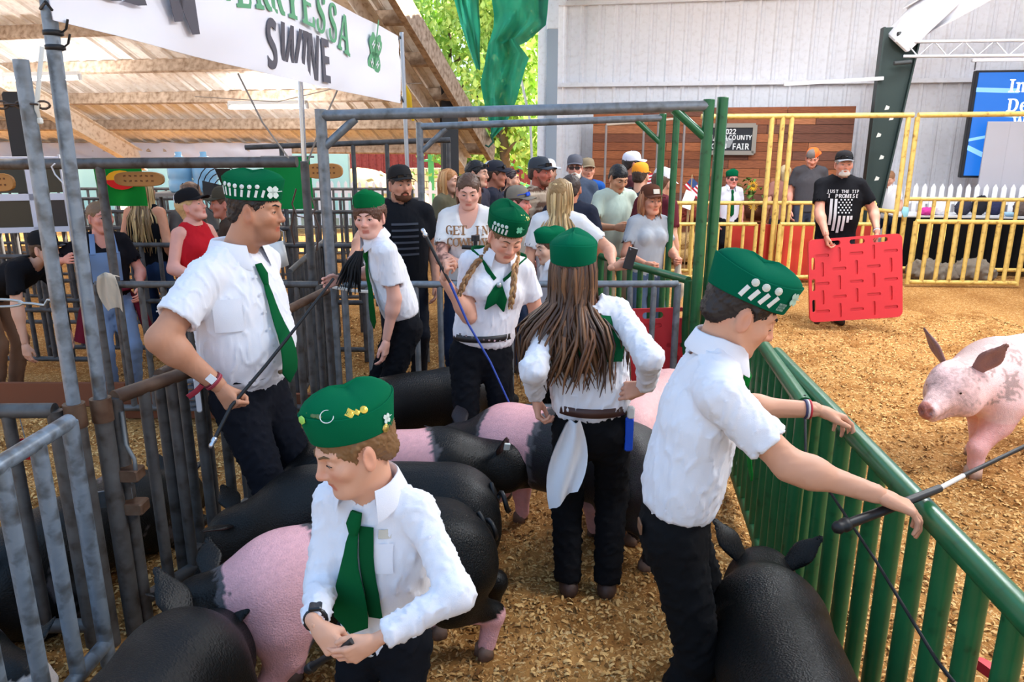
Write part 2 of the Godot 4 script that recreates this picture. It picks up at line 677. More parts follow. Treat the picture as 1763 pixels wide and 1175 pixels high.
func face_paint(o: Dictionary):
	var lip: Color = o.get("lip", Color(0.86, 0.52, 0.50))
	var flush: float = o.get("flush", 0.35)
	var stub: float = o.get("stubble", 0.0)
	return func(p, _n):
		var c := Color.WHITE
		var k := clampf(1.3 - Vector2(absf(p.x) - 0.042, p.y + 0.028).length() / 0.024, 0.0, 1.0) * flush
		k = maxf(k, clampf(1.4 - Vector3(p.x, p.y + 0.027, p.z - 0.105).length() / 0.02, 0.0, 1.0) * flush * 1.1)
		k = maxf(k, clampf((absf(p.x) - 0.078) / 0.008, 0.0, 1.0) * 0.35)
		c = c.lerp(Color(1.0, 0.66, 0.60), k)
		if stub > 0.0 and p.z > -0.03:
			var s := smoothstep(-0.035, -0.06, p.y) * smoothstep(-0.14, -0.115, p.y) * smoothstep(0.0, 0.03, p.z)
			c = c.lerp(Color(0.42, 0.34, 0.32), s * stub)
		if p.z > 0.070 and absf(p.x) < 0.024 and p.y < -0.054 and p.y > -0.079:
			c = c.lerp(lip, smoothstep(0.024, 0.018, absf(p.x)) * smoothstep(-0.053, -0.056, p.y) * smoothstep(-0.079, -0.074, p.y))
		return c

func bend_arm(s: Vector3, w: Vector3, a: float, b: float, hint: Vector3) -> Vector3:
	var d := w - s
	var l := minf(d.length(), (a + b) * 0.998)
	var u := d.normalized()
	var x := (a * a - b * b + l * l) / (2.0 * l)
	var y := sqrt(maxf(a * a - x * x, 0.0))
	return s + u * x + (hint - u * hint.dot(u)).normalized() * y

# Builds a person standing at a place; everything is in metres in axes parallel to the world's, origin between the feet.
func figure(label: String, at: Vector3, s: Dictionary, group := "") -> Dictionary:
	var root := thing("person", label, "person", at, 0.0, group)
	var h: float = s.get("h", 1.75)
	var lod: int = s.get("lod", 1)
	var bulk: float = s.get("bulk", 1.0)
	var fem: bool = s.get("fem", false)
	var yaw := deg_to_rad(s.get("yaw", 0.0))
	var fw := Vector3(sin(yaw), 0, cos(yaw))
	var lf := Vector3(cos(yaw), 0, -sin(yaw))
	var lean := deg_to_rad(s.get("lean", 0.0))
	var tilt := deg_to_rad(s.get("tilt", 0.0))
	var up := (Vector3.UP * cos(lean) + fw * sin(lean)) * cos(tilt) + lf * sin(tilt)
	var hip: Vector3 = Vector3.UP * (0.515 * h) + s.get("hip", Vector3.ZERO)
	var twist := deg_to_rad(s.get("twist", 0.0))
	var tl := lf.rotated(Vector3.UP, twist)
	tl = (tl - up * up.dot(tl)).normalized()
	var tf := tl.cross(up)
	var J := {"root": root, "h": h, "fw": fw, "lf": lf, "up": up, "tf": tf, "tl": tl, "hip": hip}
	J.waist = hip + up * 0.095 * h
	J.chest = hip + up * 0.205 * h
	J.neck = hip + up * 0.318 * h
	var skin: Color = s.get("skin", c8(226, 178, 150))
	var sw: float = s.get("shoulder", (0.090 if fem else 0.099) * (0.55 + 0.45 * bulk)) * h
	for k in ["l", "r"]:
		var sg := 1.0 if k == "l" else -1.0
		var sh: Vector3 = J.neck - up * 0.030 * h + tl * (sg * sw) + s.get("sh" + k, Vector3.ZERO)
		J["s" + k] = sh
		var w: Vector3
		if s.has("w" + k): w = s["w" + k]
		else:
			var a: Vector3 = s.get("a" + k, Vector3(0.10, -0.93, 0.12))
			w = sh + (tl * (sg * a.x) + Vector3.UP * a.y + tf * a.z) * 0.325 * h
		var hint: Vector3 = s.get("e" + k, Vector3(0.5, -0.3, -1.0))
		var e := bend_arm(sh, w, 0.170 * h * s.get("len" + k, 1.0), 0.155 * h * s.get("len" + k, 1.0), tl * (sg * hint.x) + Vector3.UP * hint.y + tf * hint.z)
		J["e" + k] = e
		J["w" + k] = w
		var ft: Vector2 = s.get("f" + k, Vector2(0.055 * h, 0.0))
		J["hip" + k] = hip - Vector3.UP * 0.015 * h + lf * (sg * 0.052 * h)
		var an: Vector3 = lf * (sg * ft.x) + fw * ft.y + Vector3.UP * 0.05 * h
		J["a" + k] = an
		J["k" + k] = bend_arm(J["hip" + k], an, 0.236 * h, 0.232 * h, fw * 1.0 + lf * sg * 0.15)
	# head
	var hs: float = s.get("hs", 0.232 if not fem else 0.224) / 0.232
	var hy := yaw + deg_to_rad(s.get("look", 0.0))
	var hb := Basis(Vector3.UP, hy) * Basis(Vector3.RIGHT, deg_to_rad(s.get("nod", 0.0))) * Basis(Vector3.BACK, deg_to_rad(s.get("roll", 0.0)))
	var hc: Vector3 = J.neck + up * (0.050 * h) + hb * Vector3(0, 0.062, 0.030) * hs + s.get("headoff", Vector3.ZERO)
	var hx := Transform3D(hb.scaled(Vector3.ONE * hs), hc)
	J.head = hx
	var sm := tinted(skin, 0.52, 0.4)
	var neck_to: Vector3 = hx.affine_inverse() * (J.neck - up * 0.01 * h)
	var ho: Dictionary = s.get("face", {})
	var head: Field
	var hcell: float = [0.0041, 0.0066, 0.009][lod]
	if lod < 2: head = head_field(ho, hcell, neck_to)
	else:
		if not heads.has("far"):
			heads.far = head_field({}, hcell)
			shared.append([heads.far, hcell, face_paint({})])
		head = heads.far
	var body := Field.new()
	var b := sqrt(bulk)
	body.cone(J.neck - up * 0.03 * h, hc + hb * Vector3(0, -0.05, -0.022) * hs, 0.052 * b, 0.048, 0.03)
	body.cone(hip, J.chest, 0.070 * h * bulk, 0.080 * h * bulk, 0.04, 0.62, tl)
	body.cone(J.sl.lerp(J.neck, 0.25) - up * 0.012 * h, J.sr.lerp(J.neck, 0.25) - up * 0.012 * h, 0.034 * h, 0.034 * h, 0.04)
	if s.get("bare", 0.0) > 0.0:   # shows at a wide neckline
		body.cone(J.chest, J.neck - up * 0.03 * h, 0.082 * h * bulk, 0.062 * h * bulk, 0.04, 0.62, tl)
	for k in ["l", "r"]:
		var ab: float = s.get("arm", b)
		if s.get("sleeve", "short") == "long": ab *= 0.86
		body.cone(J["s" + k], J["e" + k], 0.0295 * h * ab, 0.0245 * h * ab, 0.03)
		body.cone(J["e" + k], J["w" + k], 0.0250 * h * ab, 0.0160 * h * minf(ab, 1.15), 0.025)
		body.ball(J["e" + k].lerp(J["w" + k], 0.25), Vector3.ONE * 0.0262 * h * ab, 0.03)
		body.cone(J["hip" + k], J["k" + k], 0.045 * h * b, 0.030 * h, 0.03)
		body.cone(J["k" + k], J["a" + k], 0.030 * h, 0.020 * h, 0.03)
	var bcell: float = [0.0125, 0.019, 0.025][lod]
	var job := soft("body", sm, root)
	var tattoo = s.get("tattoo", null)
	job.add(body, bcell, Transform3D(), tattoo)
	job.add(head, hcell, hx, face_paint(ho))
	for k in ["l", "r"]:
		if s.get("no_hand_" + k, false): continue
		var d: Vector3 = s.get("d" + k, (J["w" + k] - J["e" + k]).normalized())
		var sg := 1.0 if k == "l" else -1.0
		var pn: Vector3 = s.get("p" + k, -tl * sg)
		d = d.normalized()
		var z := (pn - d * pn.dot(d)).normalized()
		var x := d.cross(z) * (1.0 if k == "r" else -1.0)
		var hsz: float = s.get("hand", h / 1.78)
		var xf := Transform3D(Basis(x, d, z).scaled(Vector3.ONE * hsz), J["w" + k] + d * 0.012)
		xf.basis = Basis(x * hsz, d * hsz, z * hsz)
		J["hand" + k] = xf
		job.add(hand_field(s.get("h" + k, "relaxed"), [0.0042, 0.0062, 0.0075][lod]), 0.0, xf)
	dress(s, J, lod)
	hair(s, J, lod)
	if lod < 2: eyes(s, J)
	return J

func eyes(s: Dictionary, J: Dictionary):
	var o: Dictionary = s.get("face", {})
	var hc: Color = s.get("hair_c", c8(70, 48, 35))
	for sg in [-1.0, 1.0]:
		var hx: Transform3D = J.head
		var brow := Shape.new()
		brow.tube([hx * Vector3(sg * 0.012, 0.0245, 0.0935), hx * Vector3(sg * 0.03, 0.0310, 0.0865), hx * Vector3(sg * 0.047, 0.0265, 0.0735)], [0.0030, 0.0036, 0.0018], 6)
		piece("eyebrow", brow.done(), mat(hc.darkened(0.15), 0.8), J.root)
		var lash := Shape.new()
		var oy: float = 0.0052 if o.get("open", 1.0) > 0.0 else -0.003
		lash.tube([hx * Vector3(sg * 0.0195, oy - 0.005, 0.0815), hx * Vector3(sg * 0.026, oy, 0.0862), hx * Vector3(sg * 0.034, oy + 0.0005, 0.0868), hx * Vector3(sg * 0.0445, oy - 0.003, 0.0790)], 0.0013, 5)
		piece("eyelashes", lash.done(), mat(c8(48, 32, 26), 0.7), J.root)
		if o.get("open", 1.0) > 0.0:
			var e := Shape.new()
			var g: Vector2 = o.get("gaze", Vector2.ZERO)
			var t := Transform3D(Basis(Vector3.UP, g.x) * Basis(Vector3.RIGHT, PI / 2 - g.y), Vector3(sg * 0.0315, 0.002, 0.0712))
			var rows := [[0.0001, 0.0135, c8(14, 10, 9)], [0.0028, 0.0132, c8(14, 10, 9)], [0.0030, 0.0131, o.get("iris", c8(86, 66, 44))], [0.0060, 0.0121, o.get("iris", c8(86, 66, 44))], [0.0064, 0.0118, c8(226, 218, 210)], [0.0135, 0.0, c8(226, 218, 210)], [0.0001, -0.0135, c8(226, 218, 210)]]
			for i in rows.size() - 1:
				e.col = (rows[i + 1][2] as Color).srgb_to_linear()
				e.lathe(hx * t, [[rows[i][0], rows[i][1]], [rows[i + 1][0], rows[i + 1][1]]], 12)
			piece("eye", e.done(), tinted(Color.WHITE, 0.15, 0.5), J.root)

func cloth(c: Color, rough := 0.9) -> StandardMaterial3D:
	var key := "cloth" + c.to_html()
	if not mats.has(key):
		var m := StandardMaterial3D.new()
		m.albedo_color = c
		m.roughness = rough
		m.metallic_specular = 0.25
		m.normal_enabled = true
		m.normal_texture = weave_tex
		m.normal_scale = 0.25
		triplanar(m, 22.0)
		mats[key] = m
	return mats[key]
var weave_tex: Texture2D

func dress(s: Dictionary, J: Dictionary, lod: int):
	var h: float = J.h
	var bulk: float = s.get("bulk", 1.0)
	var fem: bool = s.get("fem", false)
	var up: Vector3 = J.up
	var tl: Vector3 = J.tl
	var tf: Vector3 = J.tf
	var hip: Vector3 = J.hip
	var root: Node3D = J.root
	var cell: float = [0.0085, 0.0165, 0.023][lod]
	var belly: float = s.get("belly", 0.0)
	var belt: Vector3 = hip + up * s.get("belt", 0.055) * h
	J.belt = belt
	J.belt_r = 0.087 * h * bulk + 0.012
	# trousers
	var pant := Field.new()
	var loose: float = s.get("pant_loose", 1.0)
	pant.cone(belt, hip - Vector3.UP * 0.01 * h, 0.083 * h * bulk, (0.096 if fem else 0.090) * h * sqrt(bulk), 0.03, 0.72, J.lf, 2)
	for k in ["l", "r"]:
		var short_leg: bool = s.get("shorts", false)
		var b := sqrt(bulk)
		pant.cone(J["hip" + k], J["k" + k], 0.054 * h * b, 0.040 * h * loose, 0.035, 1.0, Vector3.ZERO, 4 if short_leg else 0)
		if not short_leg:
			pant.cone(J["k" + k], J["a" + k] - Vector3.UP * 0.012 * h, 0.040 * h * loose, 0.033 * h * loose, 0.02, 1.0, Vector3.ZERO, 4)
	var pj := soft("trousers", s.get("pant_m", cloth(s.get("pant", c8(20, 21, 26)))), root)
	pj.add(pant, cell * 1.35, Transform3D(), null, 0.007, folds, Vector3(1.0, 1.3, 1.0) * 9.0)
	# shirt
	var top: Color = s.get("top", c8(236, 236, 240))
	var f := Field.new()
	var kind: String = s.get("sleeve", "short")
	var hem: Vector3 = belt - up * 0.012 * h
	var tuck: bool = s.get("tuck", false)
	var loose_t: float = s.get("top_loose", 1.0)
	if not tuck: hem = belt - up * s.get("drop", 0.085) * h
	var w0: float = (0.086 if tuck else 0.094) * h * bulk * loose_t + 0.006
	f.cone(hem, J.waist + up * 0.01 * h, w0, (0.082 if fem else 0.086) * h * bulk * loose_t + 0.008, 0.03, 0.70, tl, 2)
	f.cone(J.waist, J.chest, (0.082 if fem else 0.086) * h * bulk * loose_t + 0.008, 0.096 * h * bulk + 0.008, 0.05, 0.66, tl)
	f.cone(J.chest, J.neck - up * 0.05 * h, 0.096 * h * bulk + 0.008, 0.080 * h * bulk, 0.05, 0.62, tl)
	if tuck: f.cone(hem + up * 0.03 * h, hem + up * 0.06 * h, w0 + 0.008, w0 + 0.008, 0.04, 0.72, tl)
	if belly > 0.0:
		f.ball(J.waist + tf * 0.050 * h * belly + up * 0.022 * h, Vector3(0.086, 0.076, 0.070) * h * bulk, 0.06, 0, Basis(tl, up, tf))
		f.ball(J.chest + tf * 0.04 * h * belly, Vector3(0.08, 0.07, 0.05) * h * bulk, 0.06, 0, Basis(tl, up, tf))
	if fem:
		for sg in [-1.0, 1.0]:
			f.ball(J.chest + tl * (sg * 0.045 * h) + tf * 0.052 * h + up * 0.015 * h, Vector3(0.034, 0.036, 0.032) * h * s.get("bust", 1.0), 0.05)
	var neck_r: float = s.get("neckline", 0.0)
	J.torso = f.ln.size()
	if kind == "tank":
		f.cone(J.chest, J.neck - up * 0.055 * h, 0.096 * h * bulk + 0.006, 0.066 * h * bulk, 0.03, 0.64, tl)
		for sg in [-1.0, 1.0]:
			f.cone(J.chest + tl * (sg * 0.05 * h), J.neck - up * 0.005 * h + tl * (sg * 0.058 * h), 0.03 * h, 0.020 * h, 0.02)
	else:
		f.cone(J.sl.lerp(J.neck, 0.08), J.sr.lerp(J.neck, 0.08), 0.034 * h, 0.034 * h, 0.04)
		for sg in ["l", "r"]:
			f.cone(J["s" + sg].lerp(J.neck, 0.15), J.neck + up * 0.004 * h, 0.033 * h, 0.032 * h, 0.03)
			var sh: Vector3 = J["s" + sg]
			var e: Vector3 = J["e" + sg]
			var w: Vector3 = J["w" + sg]
			var ab: float = s.get("arm", sqrt(bulk))
			if kind == "short":
				var c := sh.lerp(e, s.get("sleeve_len", 0.68))
				f.cone(sh, c, 0.0345 * h * ab, 0.0365 * h * ab + 0.003, 0.025, 1.0, Vector3.ZERO, 4)
				f.cone(c - (e - sh).normalized() * 0.02, c + (e - sh).normalized() * 0.03, 0.0285 * h * ab + 0.003, 0.0310 * h * ab + 0.003, 0.004, 1.0, Vector3.ZERO, 1 | 2 | 4)
			else:
				f.cone(sh, e, 0.0345 * h * ab, 0.031 * h * ab + 0.002, 0.025)
				f.ball(e, Vector3.ONE * (0.0325 * h * ab + 0.003), 0.02)
				f.cone(e, e.lerp(w, 0.93), 0.031 * h * ab + 0.002, 0.024 * h + 0.002, 0.02, 1.0, Vector3.ZERO, 4)
	J.shirt = f
	if neck_r > 0.0:
		f.cone(J.neck + tf * 0.045 * h + up * 0.02 * h, J.neck + tf * 0.085 * h - up * neck_r * h, 0.045 * h, 0.040 * h, 0.01, 1.0, Vector3.ZERO, 1)
	else:
		f.cone(J.neck - up * 0.002 * h, J.neck + up * 0.06 * h, 0.040 * h, 0.044 * h, 0.01, 1.0, Vector3.ZERO, 1)
	var tm: Material = s.get("top_m", cloth(top))
	var sj := soft(s.get("top_name", "shirt"), tm, root)
	sj.add(f, cell, Transform3D(), s.get("top_paint", null), [0.0052, 0.0045, 0.0035][lod] * s.get("crease", 1.0), folds, s.get("fold_dir", Vector3(1.35, 0.5, 1.35)) * 9.0 * (1.75 / h))
	# shoes
	for k in ["l", "r"]:
		if s.get("no_feet", false): break
		var a: Vector3 = J["a" + k]
		var t: Vector3 = (J.fw + J.lf * (0.18 if k == "l" else -0.18)).normalized()
		var sf := Field.new()
		sf.cone(a + Vector3.DOWN * 0.012 * h, a + Vector3(0, -0.028 * h, 0) - t * 0.012 * h, 0.026 * h, 0.027 * h, 0.02)
		var g := Vector3(a.x, 0.019 * h, a.z)
		sf.cone(g - t * 0.02 * h, g + t * 0.085 * h, 0.023 * h, 0.0235 * h, 0.02, 0.8, Vector3.UP)
		soft("shoe", mat(s.get("shoe", c8(46, 34, 28)), 0.6), root).add(sf, [0.010, 0.015, 0.02][lod])
	if s.get("collar", false): collar(J, tm, s.get("collar_gap", 0.5), s.get("collar_wide", 1.06))

func collar(J: Dictionary, m: Material, gap := 0.5, wide := 1.0):
	var h := maxf(J.h, 1.58)
	var c := Shape.new()
	var ax: Vector3 = J.up
	var mid: Vector3 = J.neck + J.up * 0.013 * h + J.tf * 0.005 * h
	h *= wide
	var rows := []
	for q in [[0.038, 0.0], [0.0395, 0.022], [0.0415, 0.026], [0.0435, 0.024], [0.055, -0.004], [0.0545, -0.0075]]:
		var row := []
		for i in 25:
			var t: float = lerpf(gap, TAU - gap, i / 24.0)
			var front := maxf(cos(t), 0.0)
			var r: float = q[0] * h * (1.0 + 0.10 * front)
			var y: float = q[1] * h - front * 0.012 * h
			if q[1] < 0.01 and q[0] > 0.05:   # the points at the front
				y -= pow(front, 2.0) * 0.018 * h
				r *= 1.0 + 0.04 * front
			row.append(mid + J.tf * (cos(t) * r) + J.tl * (sin(t) * r) + ax * y)
		rows.append(row)
	c.rings(rows, false, 1, false)
	piece("collar", c.done(), m, J.root)

func band_ring(J: Dictionary, called: String, m: Material, mid: Vector3, rx: float, flat: float, tall: float, thick: float):
	var c := Shape.new()
	var rows := []
	for q in [[0.0, -0.5], [1.0, -0.5], [1.0, 0.5], [0.0, 0.5]]:
		var row := []
		for i in 32:
			var t := TAU * i / 32
			row.append(mid + J.lf * (cos(t) * (rx + q[0] * thick)) + J.fw * (sin(t) * (rx * flat + q[0] * thick)) + J.up * (q[1] * tall))
		rows.append(row)
	rows.append(rows[0])
	c.rings(rows, true, 1, false)
	return piece(called, c.done(), m, J.root)

func hair(s: Dictionary, J: Dictionary, lod: int):
	var style: String = s.get("hair", "short")
	var hc: Color = s.get("hair_c", c8(70, 48, 35))
	var hx: Transform3D = J.head
	if style != "bald":
		var f := Field.new()
		var t: float = s.get("hair_t", 0.0)
		f.ball(Vector3(0, 0.034, -0.020), Vector3(0.082 + t, 0.090 + t, 0.102 + t), 0.02)
		if style == "short":
			f.cone(Vector3(-0.03, -0.03, -0.075), Vector3(0.03, -0.03, -0.075), 0.030, 0.030, 0.03)
			for sg in [-1.0, 1.0]: f.cone(Vector3(sg * 0.073, 0.03, 0.012), Vector3(sg * 0.072, -0.012, 0.018), 0.012, 0.008, 0.01)
		else:
			f.cone(Vector3(0, 0.02, -0.05), Vector3(0, -0.09, -0.05), 0.068, 0.05, 0.03)
		if s.get("fem", false) and not s.has("cap") and not s.has("wedge"): f.ball(Vector3(0, -0.022, 0.125), Vector3(0.080, 0.108, 0.086), 0.008, 1)
		else: f.ball(Vector3(0, -0.04, 0.13), Vector3(0.088, 0.100, 0.082), 0.008, 1)
		for sg in [-1.0, 1.0]: f.ball(Vector3(sg * 0.10, -0.010, 0.0), Vector3(0.040, 0.042, 0.032), 0.008, 1)
		var hm := tinted(hc, 0.55, 0.5)
		soft("hair", hm, J.root).add(f, [0.0055, 0.0085, 0.011][lod], hx, null, 0.005, folds, Vector3(90, 22, 60))
	if style == "long": locks(J, hc, s.get("hair_c2", hc.lightened(0.15)), s.get("hair_len", 0.42), [250, 110, 50][lod], s.get("hair_seed", 3), s.get("hair_span", 1.9), s.get("hair_wave", 0.012), s.get("hair_fan", 0.035))
	if s.has("beard"):
		var f := Field.new()
		var bl: float = s.get("beard_len", 0.0)
		f.ball(Vector3(0, -0.088, 0.055), Vector3(0.048, 0.034, 0.042), 0.02)
		for sg in [-1.0, 1.0]:
			f.cone(Vector3(sg * 0.066, -0.03, 0.012), Vector3(sg * 0.042, -0.088, 0.05), 0.012, 0.018, 0.02)
			f.cone(Vector3(sg * 0.004, -0.050, 0.096), Vector3(sg * 0.026, -0.062, 0.082), 0.0065, 0.006, 0.01)
			if s.get("goatee", false): f.cone(Vector3(sg * 0.028, -0.058, 0.081), Vector3(sg * 0.02, -0.10, 0.075), 0.008, 0.009, 0.01)
		if bl > 0.0: f.cone(Vector3(0, -0.1, 0.062), Vector3(0, -0.1 - bl, 0.07), 0.046, 0.026, 0.03, 0.7)
		f.ball(Vector3(0, -0.066, 0.10), Vector3(0.022, 0.009, 0.018), 0.004, 1)
		if s.get("goatee", false):
			for sg in [-1.0, 1.0]: f.ball(Vector3(sg * 0.075, -0.06, 0.02), Vector3(0.036, 0.06, 0.06), 0.008, 1)
		soft("beard", tinted(s.beard, 0.8, 0.2), J.root).add(f, [0.004, 0.006, 0.008][lod], hx, null, 0.004, folds, Vector3(60, 30, 60))
	if s.has("cap"): cap(J, s.cap, s.get("cap_back", s.cap), s.get("cap_yaw", 0.0), s.get("brim", s.cap))
	if s.has("wedge"): wedge(J, s.wedge)

func locks(J: Dictionary, c1: Color, c2: Color, long: float, n: int, seed_: int, span: float, wave: float, fan := 0.035):
	var r := RandomNumberGenerator.new()
	r.seed = seed_
	var hx: Transform3D = J.head
	var sh := Shape.new()
	var fl := Basis(Vector3.UP, hx.basis.get_euler().y)
	for i in n:
		var t := r.randf_range(-span, span)
		var lay := r.randf()
		var dir := Vector3(sin(t), 0, -cos(t))
		var p := [hx * Vector3(sin(t) * 0.02 + r.randf_range(-0.01, 0.01), 0.118, 0.0 - cos(t) * 0.03)]
		p.append(hx * Vector3(sin(t) * (0.070 + lay * 0.012), 0.085, -0.018 - cos(t) * (0.072 + lay * 0.012)))
		var w: Vector3 = hx * Vector3(sin(t) * (0.082 + lay * 0.018), 0.0, -0.018 - cos(t) * (0.090 + lay * 0.022))
		p.append(w)
		var o := fl * dir
		var ln := long * r.randf_range(0.78, 1.08)
		var ph := r.randf() * TAU
		for k in range(1, 8):
			var u := k / 7.0
			var d := u * ln
			var push := 0.0
			if d > 0.1: push = smoothstep(0.1, 0.26, d) * (0.035 + lay * fan * (0.4 + absf(sin(t)))) - 0.012
			var wob: Vector3 = (fl * Vector3(cos(t), 0, sin(t))) * (sin(ph + u * 5.0) * wave * u * 1.6) + o * (cos(ph + u * 4.0) * wave * 0.5 * u)
			p.append(w + Vector3.DOWN * d + o * push + wob)
		sh.col = c1.lerp(c2, pow(r.randf(), 1.6)).srgb_to_linear()
		var q := r.randf_range(0.006, 0.011) * (1.0 if n > 200 else 1.4)
		sh.tube(p, [q * 0.5, q, q, q, q, q, q * 0.9, q * 0.8, q * 0.6, q * 0.15], 5, 0.45, fl * Vector3(cos(t), 0, sin(t)))
	piece("hair_locks", sh.done(), tinted(Color.WHITE, 0.42, 0.5), J.root)

func cap(J: Dictionary, c: Color, back: Color, turn := 0.0, brim_c := Color.BLACK):
	var x: Transform3D = J.head * Transform3D(Basis(Vector3.UP, turn) * Basis(Vector3.RIGHT, -0.10), Vector3(0, 0.046, -0.012))
	for half in 2:
		var d := Shape.new()
		var rows := []
		for q in [[1.0, 0.0], [1.005, 0.02], [0.96, 0.05], [0.82, 0.078], [0.55, 0.095], [0.2, 0.101], [0.02, 0.102]]:
			var row := []
			for i in 15:
				var t: float = lerpf(-0.72, PI + 0.72, i / 14.0) if half == 0 else lerpf(PI + 0.72, TAU - 0.72, i / 14.0)
				row.append(x * Vector3(cos(t) * 0.087 * q[0], q[1], sin(t) * 0.105 * q[0]))
			rows.append(row)
		d.rings(rows, false, 1, false)
		piece("crown" if half == 0 else "back_panel", d.done(), cloth(c if half == 0 else back), J.root)
	var b := Shape.new()
	var top := []
	for q in [0.0, 0.35, 0.75, 1.0]:
		var row := []
		for i in 13:
			var t := lerpf(0.32, PI - 0.32, i / 12.0)
			var e := Vector3(cos(t) * 0.085, 0.006 - absf(cos(t)) * 0.004, sin(t) * 0.103)
			var out := Vector3(cos(t) * 0.080, -0.010 - pow(absf(cos(t)), 2.0) * 0.016, 0.105 + sqrt(maxf(sin(t) - 0.25, 0.0)) * 0.072)
			row.append(x * e.lerp(out, q))
		top.append(row)
	var low := []
	for row in top: low.append(row.map(func(p): return p - x.basis.y * 0.004))
	low.reverse()
	b.rings(top + low + [top[0]], false, 1, false)
	piece("brim", b.done(), cloth(brim_c), J.root)
	var k := Shape.new()
	k.lathe(x * Transform3D(Basis(), Vector3(0, 0.100, 0)), [[0.001, 0.0], [0.007, 0.0], [0.006, 0.004], [0.001, 0.006]], 8)
	piece("button", k.done(), cloth(c), J.root)

func wedge_at(ph: float, v: float, k := 1.0) -> Vector3:   # on the band of the cap: ph round it from the front, v up it
	var e := lerpf(1.0, 0.82, v)
	var cz := cos(ph)
	var sx := sin(ph)
	return Vector3(signf(sx) * pow(absf(sx), 1.0 / e) * lerpf(0.085, 0.089, v) * k, v * (0.066 + 0.016 * cz * cz), cz * lerpf(0.105, 0.124, v) * k)

func wedge(J: Dictionary, w: Dictionary):
	var x: Transform3D = J.head * Transform3D(Basis(Vector3.UP, w.get("turn", 0.0)) * Basis(Vector3.RIGHT, w.get("pitch", -0.12)) * Basis(Vector3.BACK, w.get("roll", 0.0)), Vector3(0, w.get("y", 0.042), -0.014))
	x.basis = x.basis.scaled_local(Vector3.ONE * w.get("size", 1.0))
	J.hat = x
	var felt := triplanar(felt_mat(w.get("c", c8(8, 96, 62))), 30.0)
	var N := 48
	var b := Shape.new()
	var rows := []
	for q in [[0.35, 0.94], [0.0, 0.97], [0.0, 1.0], [0.04, 1.012], [0.5, 1.005], [0.96, 1.0], [1.0, 0.985], [0.97, 0.955], [0.8, 0.945]]:
		var row := []
		for i in N: row.append(x * wedge_at(TAU * i / N, q[0], q[1]))
		rows.append(row)
	b.rings(rows, true, 1, false)
	piece("band", b.done(), felt, J.root)
	var c := Shape.new()
	rows = []
	for q in [[0.90, 0.96, 0.0], [0.97, 0.96, 0.002], [0.97, 0.90, 0.010], [0.95, 0.78, 0.020], [0.93, 0.55, 0.031], [0.92, 0.28, 0.038], [0.92, 0.04, 0.041]]:
		var row := []
		for i in N:
			var p := wedge_at(TAU * i / N, q[0], 1.0)
			var seam := 0.0 if q[2] == 0.0 else -0.003 * pow(absf(cos(TAU * i / N * 2.0)), 24.0)
			row.append(x * Vector3(p.x * q[1], p.y + (q[2] + seam) * w.get("peak", 1.0), p.z * (q[1] * 0.72 + 0.27)))
		rows.append(row)
	c.rings(rows, true, 1, true)
	piece("crown", c.done(), felt, J.root)
	for st in w.get("stripes", []):   # white strips sewn on the band: [angle, slant, v0, v1, width]
		var q := Shape.new()
		var path := []
		for i in 4:
			var v: float = lerpf(st[2], st[3], i / 3.0)
			path.append(x * wedge_at(st[0] + st[1] * (v - st[2]), v, 1.022))
		var side: Vector3 = x * wedge_at(st[0] + 0.1, 0.5) - x * wedge_at(st[0], 0.5)
		q.ribbon(path, st[4], 0.0015, [side])
		piece("stripe", q.done(), mat(c8(226, 228, 222), 0.8), J.root)
	for pn in w.get("pins", []):   # [angle, v, size, colour, sides, kind]
		var p: Vector3 = x * wedge_at(pn[0], pn[1], 1.02) if pn[1] <= 1.0 else x * crown_at(pn[0], pn[1] - 1.0, w.get("peak", 1.0))
		var out: Vector3
		if pn[1] <= 1.0: out = (x.basis * Vector3(sin(pn[0]), 0.05, cos(pn[0]) * 0.8)).normalized()
		else: out = (x.basis * Vector3(sin(pn[0]) * 0.9, 0.55, cos(pn[0]) * 0.45)).normalized()
		var t := aim(p - out * 0.001, p + out, x.basis.y)
		var q := Shape.new()
		if pn[5] == "ring":
			var circle := []
			for i in 19: circle.append(t * Vector3(cos(TAU * i / 18) * pn[2], 0.003, sin(TAU * i / 18) * pn[2]))
			q.tube(circle, 0.0012, 6)
			piece("ring_pin", q.done(), mat(pn[3], 0.5), J.root)
		elif pn[5] == "clover":
			clover(q, t * Transform3D(Basis(Vector3.RIGHT, -PI / 2), Vector3(0, 0.003, 0)), pn[2], 0.0012)
			piece("clover_emblem", q.done(), mat(pn[3], 0.7), J.root)
		else:
			q.lathe(t, [[0.0005, 0.0045], [pn[2] * 0.55, 0.0045], [pn[2] * 0.6, 0.0035], [pn[2] * 0.8, 0.004], [pn[2], 0.003], [pn[2], 0.0]], pn[4])
			piece("pin", q.done(), mat(pn[3], 0.35, 0.8) if pn[5] == "metal" else mat(pn[3], 0.6), J.root)

func crown_at(ph: float, u: float, peak := 1.0) -> Vector3:   # on the soft top; u runs inwards
	var p := wedge_at(ph, 0.93, 1.0)
	var k := lerpf(0.93, 0.5, u)
	return Vector3(p.x * k, p.y + lerpf(0.006, 0.034, u) * peak, p.z * (k * 0.72 + 0.27))

